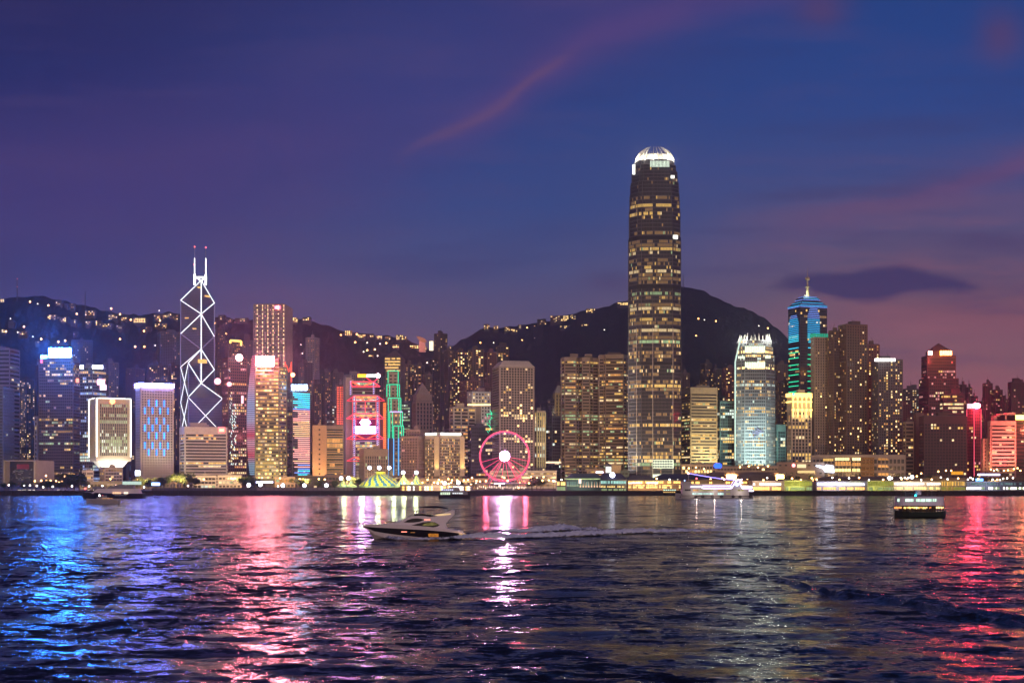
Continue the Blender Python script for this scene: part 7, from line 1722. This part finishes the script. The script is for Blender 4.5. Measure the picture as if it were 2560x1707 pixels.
# --- large party cruiser
rt, Yd = boatroot('cruise_boat', 1786, 1246, 'white triple-deck party cruiser traced with violet-white light lines', 'cruise boat')
u = Yd/F; Px = lambda cx: (1660+cx*.11054-1786)*u; Pz = lambda cyy: (1246-(1160+cyy*.11054))*u
st = []
for cx, hb, sh in ((255,.2,650),(300,1.2,656),(420,2.8,662),(600,4,672),(1000,4.8,690),(1500,4.8,698),(1900,4.4,700),(2000,4.0,705)):
    st.append((Px(cx), [(0,-1),(hb*.8,-.5),(hb*.95,Pz(755)),(hb,Pz(sh))]))
PW = mat('cruiser_white', (.48,.44,.44), .45, var=.12)
hull(rt, 0, st, [('hull', PW)]*3)
def pbox(name, x0, x1, y0, y1, hw, m, parent=rt): mb = MB(); mb.box(((Px(x0)+Px(x1))/2, 0, (Pz(y0)+Pz(y1))/2), (Px(x1)-Px(x0), 2*hw, abs(Pz(y0)-Pz(y1)))); return mb.build(name, m, rt, off=(0,0,0))
pbox('main_cabin', 400,1900,700,556,4.3,PW); pbox('upper_deck', 410,1960,558,545,4.7,PW); pbox('upper_cabin', 420,1480,546,462,3.9,PW); pbox('roof', 400,1500,463,450,4.2,PW); pbox('bridge', 400,600,452,390,3.2,PW); pbox('bridge_roof', 420,690,392,380,3.4,DARK); pbox('belt', 700,1980,716,708,4.9,DARK)
lw = mat('cruiser_belt', (.3,.26,.26), .5)
for s_ in (-1, 1):
    def row(x0, x1, n, y0, y1, y, key, c_, st_, fill=1):
        for k in range(n):
            if rg.random() > fill: continue
            a_ = x0+(x1-x0)*k/n; b_ = a_+(x1-x0)/n*.8; mb = MB(); mb.box(((Px(a_)+Px(b_))/2, s_*y, (Pz(y0)+Pz(y1))/2), (Px(b_)-Px(a_), .15, abs(Pz(y0)-Pz(y1)))); mb.build('window', emat(key, c_, st_, False, .5), rt, off=(0,0,0))
    row(640,770,3,570,605,4.34,'cr_amber',(1,.45,.1),.7); row(790,1095,7,572,606,4.34,'cr_olive',(.85,.75,.3),.5); row(1200,1340,3,572,606,4.34,'cr_amber',(1,.45,.1),.7); row(1385,1485,2,572,600,4.34,'cr_olive',(.85,.75,.3),.5); row(1645,1790,2,572,606,4.34,'cr_olive',(.85,.75,.3),.5)
    row(625,1110,11,648,682,4.36,'cr_mint',(.65,1,.9),1.2,.9); row(1195,1335,3,645,690,4.36,'cr_mint',(.65,1,.9),1.2); row(1385,1485,2,655,680,4.36,'cr_olive',(.85,.75,.3),.5); row(460,590,3,565,600,4.34,'cr_dark',(.05,.05,.07),.2)
    row(620,1480,8,444,462,3.95,'cr_warm',(1,.62,.3),1.0,.8)
    mb = MB(); y = s_*4.8
    for a_, b_ in (((585,508),(820,508)),((820,508),(862,545)),((862,545),(1500,545)),((850,492),(1480,492)),((1480,492),(1500,520)),((1500,545),(1620,362)),((1620,362),(1720,352)),((1720,352),(1690,430)),((1690,430),(1745,545)),((1745,545),(1962,545)),((1962,545),(1962,500)),((1962,500),(1755,500))):
        mb.tube((Px(a_[0]), y, Pz(a_[1])), (Px(b_[0]), y, Pz(b_[1])), .42, 5)
    mb.build('light_line', emat('cr_violet_line', (.82,.66,1), 3.0, False, 0), rt, off=(0,0,0))
mb = MB(); mb.prism([(Px(1500), -4.6), (Px(1745), -4.6), (Px(1745), 4.6), (Px(1500), 4.6)], Pz(545), Pz(362), poly2=[(Px(1610), -4.4), (Px(1700), -4.4), (Px(1700), 4.4), (Px(1610), 4.4)]); mb.build('funnel_wing', PW, rt, off=(0,0,0))
mb = MB(); mb.sphere((Px(1625), -4.9, Pz(455)), 1.15); mb.build('funnel_badge', emat('cr_badge', (.35,.45,1), 8, False, 0), rt, off=(0,0,0))
mb = MB(); mb.tube((Px(560), 0, Pz(390)), (Px(550), 0, Pz(205)), .22, 6); mb.build('mast', PW, rt, off=(0,0,0))
mb = MB(); pts = [(550,205),(800,250),(1050,292),(1300,328),(1600,356)]
for a_, b_ in zip(pts, pts[1:]): mb.tube((Px(a_[0]), 0, Pz(a_[1])), (Px(b_[0]), 0, Pz(b_[1])), .30, 5)
mb.build('string_light', emat('cr_blue_line', (.28,.22,1), 3.5, False, 0), rt, off=(0,0,0))
for cx, cyy, key, c_, r_ in ((550,205,'cr_pinkball',(1,.6,.7),.65),(1360,342,'cr_pinkball',(1,.6,.7),.6),(1580,348,'cr_pinkball',(1,.6,.7),.5),(1752,345,'cr_pinkball',(1,.6,.7),.5),(735,322,'cr_redball',(1,.1,.12),.6),(1765,412,'cr_whiteball',(.85,.9,1),.5),(465,368,'cr_blueball',(.3,.5,1),.4)):
    mb = MB(); mb.sphere((Px(cx), -.5, Pz(cyy)), r_); mb.build('deck_lamp', emat(key, c_, 7, False, 0), rt, off=(0,0,0))
mb = MB(); mb.box((Px(1950), -4.5, Pz(597)), (Px(2000)-Px(1895), .5, 1.2)); mb.build('stern_light', emat('cr_violet_line', (.82,.66,1), 3.0, False, 0), rt, off=(0,0,0))
for cx in (700,855,1070,1275,1540,1695,1925):
    mb = MB(); c_ = Vector((Px(cx), -4.95, Pz(728)))
    for k in range(12): a = 2*math.pi*k/12; b = 2*math.pi*(k+1)/12; mb.tube(c_+Vector((.75*math.cos(a),0,.75*math.sin(a))), c_+Vector((.75*math.cos(b),0,.75*math.sin(b))), .32, 6)
    mb.build('tyre_fender', DARK, rt, off=(0,0,0))
mb = MB(); mb.sphere((Px(360), -1.95, Pz(738)), .45); mb.build('anchor', DARK, rt, off=(0,0,0))
for px in (700, 1100, 1700): plight((rt.location.x+Px(px), Yd-9, 5), (1,.85,.7), 900, .5)

# --- smaller vessels
def small_boat(nm, label, x0, x1, ys, yw, hm, decks, lights, bow=-1, cat='boat', hh=.35, mast=None):
    cx = (x0+x1)/2; rt, Yd = boatroot(nm, cx, yw, label, cat); u = Yd/F
    X_ = lambda px: (px-cx)*u; Z_ = lambda py: (yw-py)*u; Lh = (x1-x0)*u; hb = Lh*.10+.4; st = []
    for t in (0,.08,.2,.45,.8,1):
        tt = t if bow < 0 else 1-t; w_ = hb*(min(1, (.05+t)*3.2) if t < .3 else 1)
        st.append(((-Lh/2+Lh*t)*(1 if bow < 0 else -1), [(0,-.4),(w_*.85,-.1),(w_,Z_(ys)*(1+.35*(1-t)**3))]))
    if bow > 0: st = st[::-1]
    hull(rt, 0, st, [('hull', hm)]*2)
    for (a, b, y0, y1, m, k) in decks: mb = MB(); sl_ = (X_(b)-X_(a))*.12; mb.prism([(X_(a),-hb*k),(X_(b),-hb*k),(X_(b),hb*k),(X_(a),hb*k)], Z_(y1), Z_(y0), poly2=[(X_(a)+sl_,-hb*k*.9),(X_(b)-sl_*.3,-hb*k*.9),(X_(b)-sl_*.3,hb*k*.9),(X_(a)+sl_,hb*k*.9)]); mb.build('cabin', m, rt, off=(0,0,0))
    for (a, b, y0, y1, key, c_, s_) in lights: 
        mb = MB(); n = max(1, int((b-a)/5))
        for q in range(n): mb.box((X_(a+(b-a)*(q+.5)/n), -hb*1.0-.1, (Z_(y0)+Z_(y1))/2), ((X_(b)-X_(a))/n*.75, .15, Z_(y0)-Z_(y1)))
        mb.build('lit_window', emat(key, c_, s_, False, .5), rt, off=(0,0,0))
    for (px, py, r_, key, c_, s_) in (mast or []):
        mb = MB(); mb.tube((X_(px), 0, Z_(yw-8)), (X_(px), 0, Z_(py)), .08, 5); mb.build('mast', METAL, rt, off=(0,0,0)); mb = MB(); mb.sphere((X_(px), -.2, Z_(py)), r_); mb.build('lamp', emat(key, c_, s_, False, 0), rt, off=(0,0,0))
    return rt
small_boat('motor_yacht','long dark superyacht with amber saloon windows behind a grey launch',208,360,1233,1245,HB,[(232,352,1221,1233,WH,.8),(270,336,1214,1221,W('grey'),.7),(232,262,1216,1222,W('lav'),.6),(290,315,1211,1214,W('grey'),.5)],[(286,308,1229.5,1234,'sb_amber',(1,.55,.3),1.6),(314,325,1229.5,1234,'sb_cream',(1,.8,.6),2),(291,322,1237,1238.2,'sb_dim',(.6,.5,.6),.3)],cat='yacht',mast=[(291,1213,.7,'sb_pink',(1,.6,.5),5),(303,1221,.8,'sb_red',(1,.08,.15),6),(270,1228,.9,'sb_white',(1,.9,.85),6),(310,1217,.7,'sb_white',(1,.9,.85),6),(306,1206,.1,'sb_off',(.1,.1,.1),.1)])
small_boat('launch','grey launch with a red lamp ahead of the dark superyacht',216,297,1249,1259,W('pale'),[(240,272,1243,1250,W('pale'),.7),(252,266,1238,1243,W('grey'),.5)],[(258,285,1244,1246.5,'sb_amber_dim',(1,.5,.2),.5)],cat='boat',mast=[(249,1238,.6,'sb_white',(1,.9,.85),6),(257,1240,.6,'sb_red',(1,.08,.15),6)])
small_boat('rowing_skiff','tiny dark skiff low in the water right of the superyacht',384,402,1242,1244.5,HB,[(391,396,1240.5,1242,W('redb'),.6)],[],cat='skiff')
small_boat('passenger_ferry','small dark ferry with bright cabin windows left of the big wheel',1097,1176,1235,1245,HB,[(1100,1170,1226,1236,W('grey'),.9),(1103,1150,1221,1226,W('pale'),.8),(1120,1148,1218,1221,W('pale'),.6)],[(1101,1126,1230,1236,'sf_green',(.8,1,.7),1.6),(1131,1158,1231,1234,'sf_white',(.9,.95,1),1.3),(1104,1134,1222.5,1225,'sf_violet',(.7,.7,1),2.2)],cat='ferry',bow=1)
small_boat('ferry_boat','dark ferry moored beside the party cruiser with golden cabin lights',1654,1692,1233,1238,HB,[(1656,1690,1222,1233,DARK,.9)],[(1657,1688,1228,1231,'sg_gold',(1,.6,.2),1.3),(1657,1690,1223,1225.5,'sg_mint',(.7,1,.85),1)],cat='ferry')
small_boat('ferry_boat','red hulled catamaran with white cabins right of the party cruiser',1878,1945,1229,1237,mat('hull_red', (.40,.06,.03), .5),[(1880,1935,1213,1229,W('pale'),.9)],[(1886,1902,1217,1219,'sh_lilac',(.8,.7,1),1.0),(1905,1918,1215,1219,'sh_white',(.9,1,1),3),(1905,1918,1223,1226,'sh_white',(.9,1,1),3)],cat='ferry',bow=1)

# ------------------------------------------------------------ foam
def foam(path, seed, label_mat, hgt=.5, dens=1.0, na=260, nb=22):
    """path: (px,py,half width m, strength); lies on the water as heaped, broken spray"""
    rg = np.random.RandomState(seed); g = []
    for a, b, w_, k in path: Yd = CH*F/(b-HZ); g.append(((a-1280)/F*Yd, Yd, w_, k))
    g = np.array(g); s_ = np.concatenate([[0], np.cumsum(np.hypot(np.diff(g[:, 0]), np.diff(g[:, 1])))]); t = np.linspace(0, s_[-1], na)
    gx, gy, gw, gk = (np.interp(t, s_, g[:, i]) for i in range(4))
    V_ = []; Fc = []; base = rg.rand(na+6, nb+6)
    lump = rg.rand(na); tx, ty = np.gradient(gx), np.gradient(gy); tl = np.hypot(tx, ty); nxn, nyn = -ty/tl, tx/tl
    for i in range(na):
        for j in range(nb):
            v = (j/(nb-1)*2-1); w_ = gw[i]*(.7+.35*base[i, 2]+.35*lump[i//7+3]); edge = 1-v*v
            z = .10+hgt*gk[i]*edge*(.35+1.3*base[i, j])*(.75+.22*math.sin(i*.23+seed)*math.sin(i*.071)+.25*lump[i//5])*min(1, i/6+.3); 
            V_.append((gx[i]+nxn[i]*w_*v+(base[i, j]-.5)*.5, gy[i]+nyn[i]*w_*v, z if 0 < j < nb-1 else -.15))
    for i in range(na-1):
        for j in range(nb-1): a = i*nb+j; Fc.append((a, a+nb, a+nb+1, a+1))
    me = bpy.data.meshes.new('foam'); me.from_pydata(V_, [], Fc); me.update(); me.polygons.foreach_set('use_smooth', [True]*len(Fc))
    at = me.attributes.new('k', 'FLOAT', 'POINT'); at.data.foreach_set('value', [float(gk[i])*max(0, 1-((j/(nb-1)*2-1)**4))*float(min(1, i/5+.4)) for i in range(na) for j in range(nb)])
    m = bpy.data.materials.new('foam'); m.use_nodes = True; S.nt = tt = m.node_tree; b = tt.nodes['Principled BSDF']
    b.inputs['Base Color'].default_value = (.9,.88,.9,1); b.inputs['Roughness'].default_value = .8
    a_ = tt.nodes.new('ShaderNodeAttribute'); a_.attribute_name = 'k'; geo = tt.nodes.new('ShaderNodeNewGeometry')
    n = noise(S(geo.outputs['Position']), .9, 6, .75)*.6+noise(S(geo.outputs['Position']), .25, 3, .6)*.4; al = sstep(n+S(a_.outputs['Fac'])*.5-.34*1.0, .36, .53)*dens
    tt.links.new(al.s, b.inputs['Alpha']); me.materials.append(m)
    o = bpy.data.objects.new('foam', me); col.objects.link(o); o['kind'] = 'stuff'; return o
foam([(952,1343,.3,.4),(975,1349,1.0,.6),(1000,1351,1.2,.6),(1060,1351,1.3,.6),(1120,1350,1.4,.6),(1170,1347,2.2,1),(1250,1346,3.2,1),(1330,1344,3.6,1),(1420,1341,3.6,.9),(1500,1337,3.2,1.),(1580,1333,3.0,.95),(1700,1330,4,.75),(1850,1329,5,.55),(2050,1328,5,.40),(2250,1326,4,.25)], 3, 'x', .95)
foam([(1240,1336,.6,.5),(1290,1334,2.2,.8),(1340,1331,3.2,.95),(1380,1327,3.4,1),(1410,1323,2.6,.9),(1440,1326,2.4,.8),(1500,1330,2.2,.6),(1560,1331,1.6,.4)], 6, 'x', 1.1, na=140)
foam([(985,1341,.2,.6),(1015,1342,.5,.8),(1060,1343,.6,.8),(1110,1344,.5,.7),(1150,1344,.4,.5)], 9, 'x', .9, na=80, nb=10)
foam([(2060,1440,3,.2),(2160,1450,4.5,.34),(2280,1462,4.5,.34),(2400,1478,4,.3),(2500,1500,3,.34),(2600,1530,3,.4)], 12, 'x', .2, .55)
foam([(2362,1290,.5,.7),(2385,1290,1.6,.6),(2430,1291,2.4,.4),(2480,1292,2,.2)], 14, 'x', .2, .7, na=60)
foam([(1688,1246,.6,.6),(1786,1247,1.2,.5),(1885,1247,2.5,.8),(1960,1246,3,.4)], 15, 'x', .2, .5, na=60)

# ------------------------------------------------------------ air
mb = MB(); x0, x1, y0, y1, z0, z1 = -2650, 2650, -60, 4520, -8, 640
mb.box(((x0+x1)/2, (y0+y1)/2, (z0+z1)/2), (x1-x0, y1-y0, z1-z0))
m = bpy.data.materials.new('haze'); m.use_nodes = True; t = m.node_tree; t.nodes.clear()
v = t.nodes.new('ShaderNodeVolumePrincipled'); v.inputs['Color'].default_value = (.80,.84,1,1); v.inputs['Density'].default_value = 8.5e-5; v.inputs['Anisotropy'].default_value = .75
oo = t.nodes.new('ShaderNodeOutputMaterial'); t.links.new(v.outputs[0], oo.inputs['Volume'])
hz = mb.build('haze', m); hz['kind'] = 'stuff'
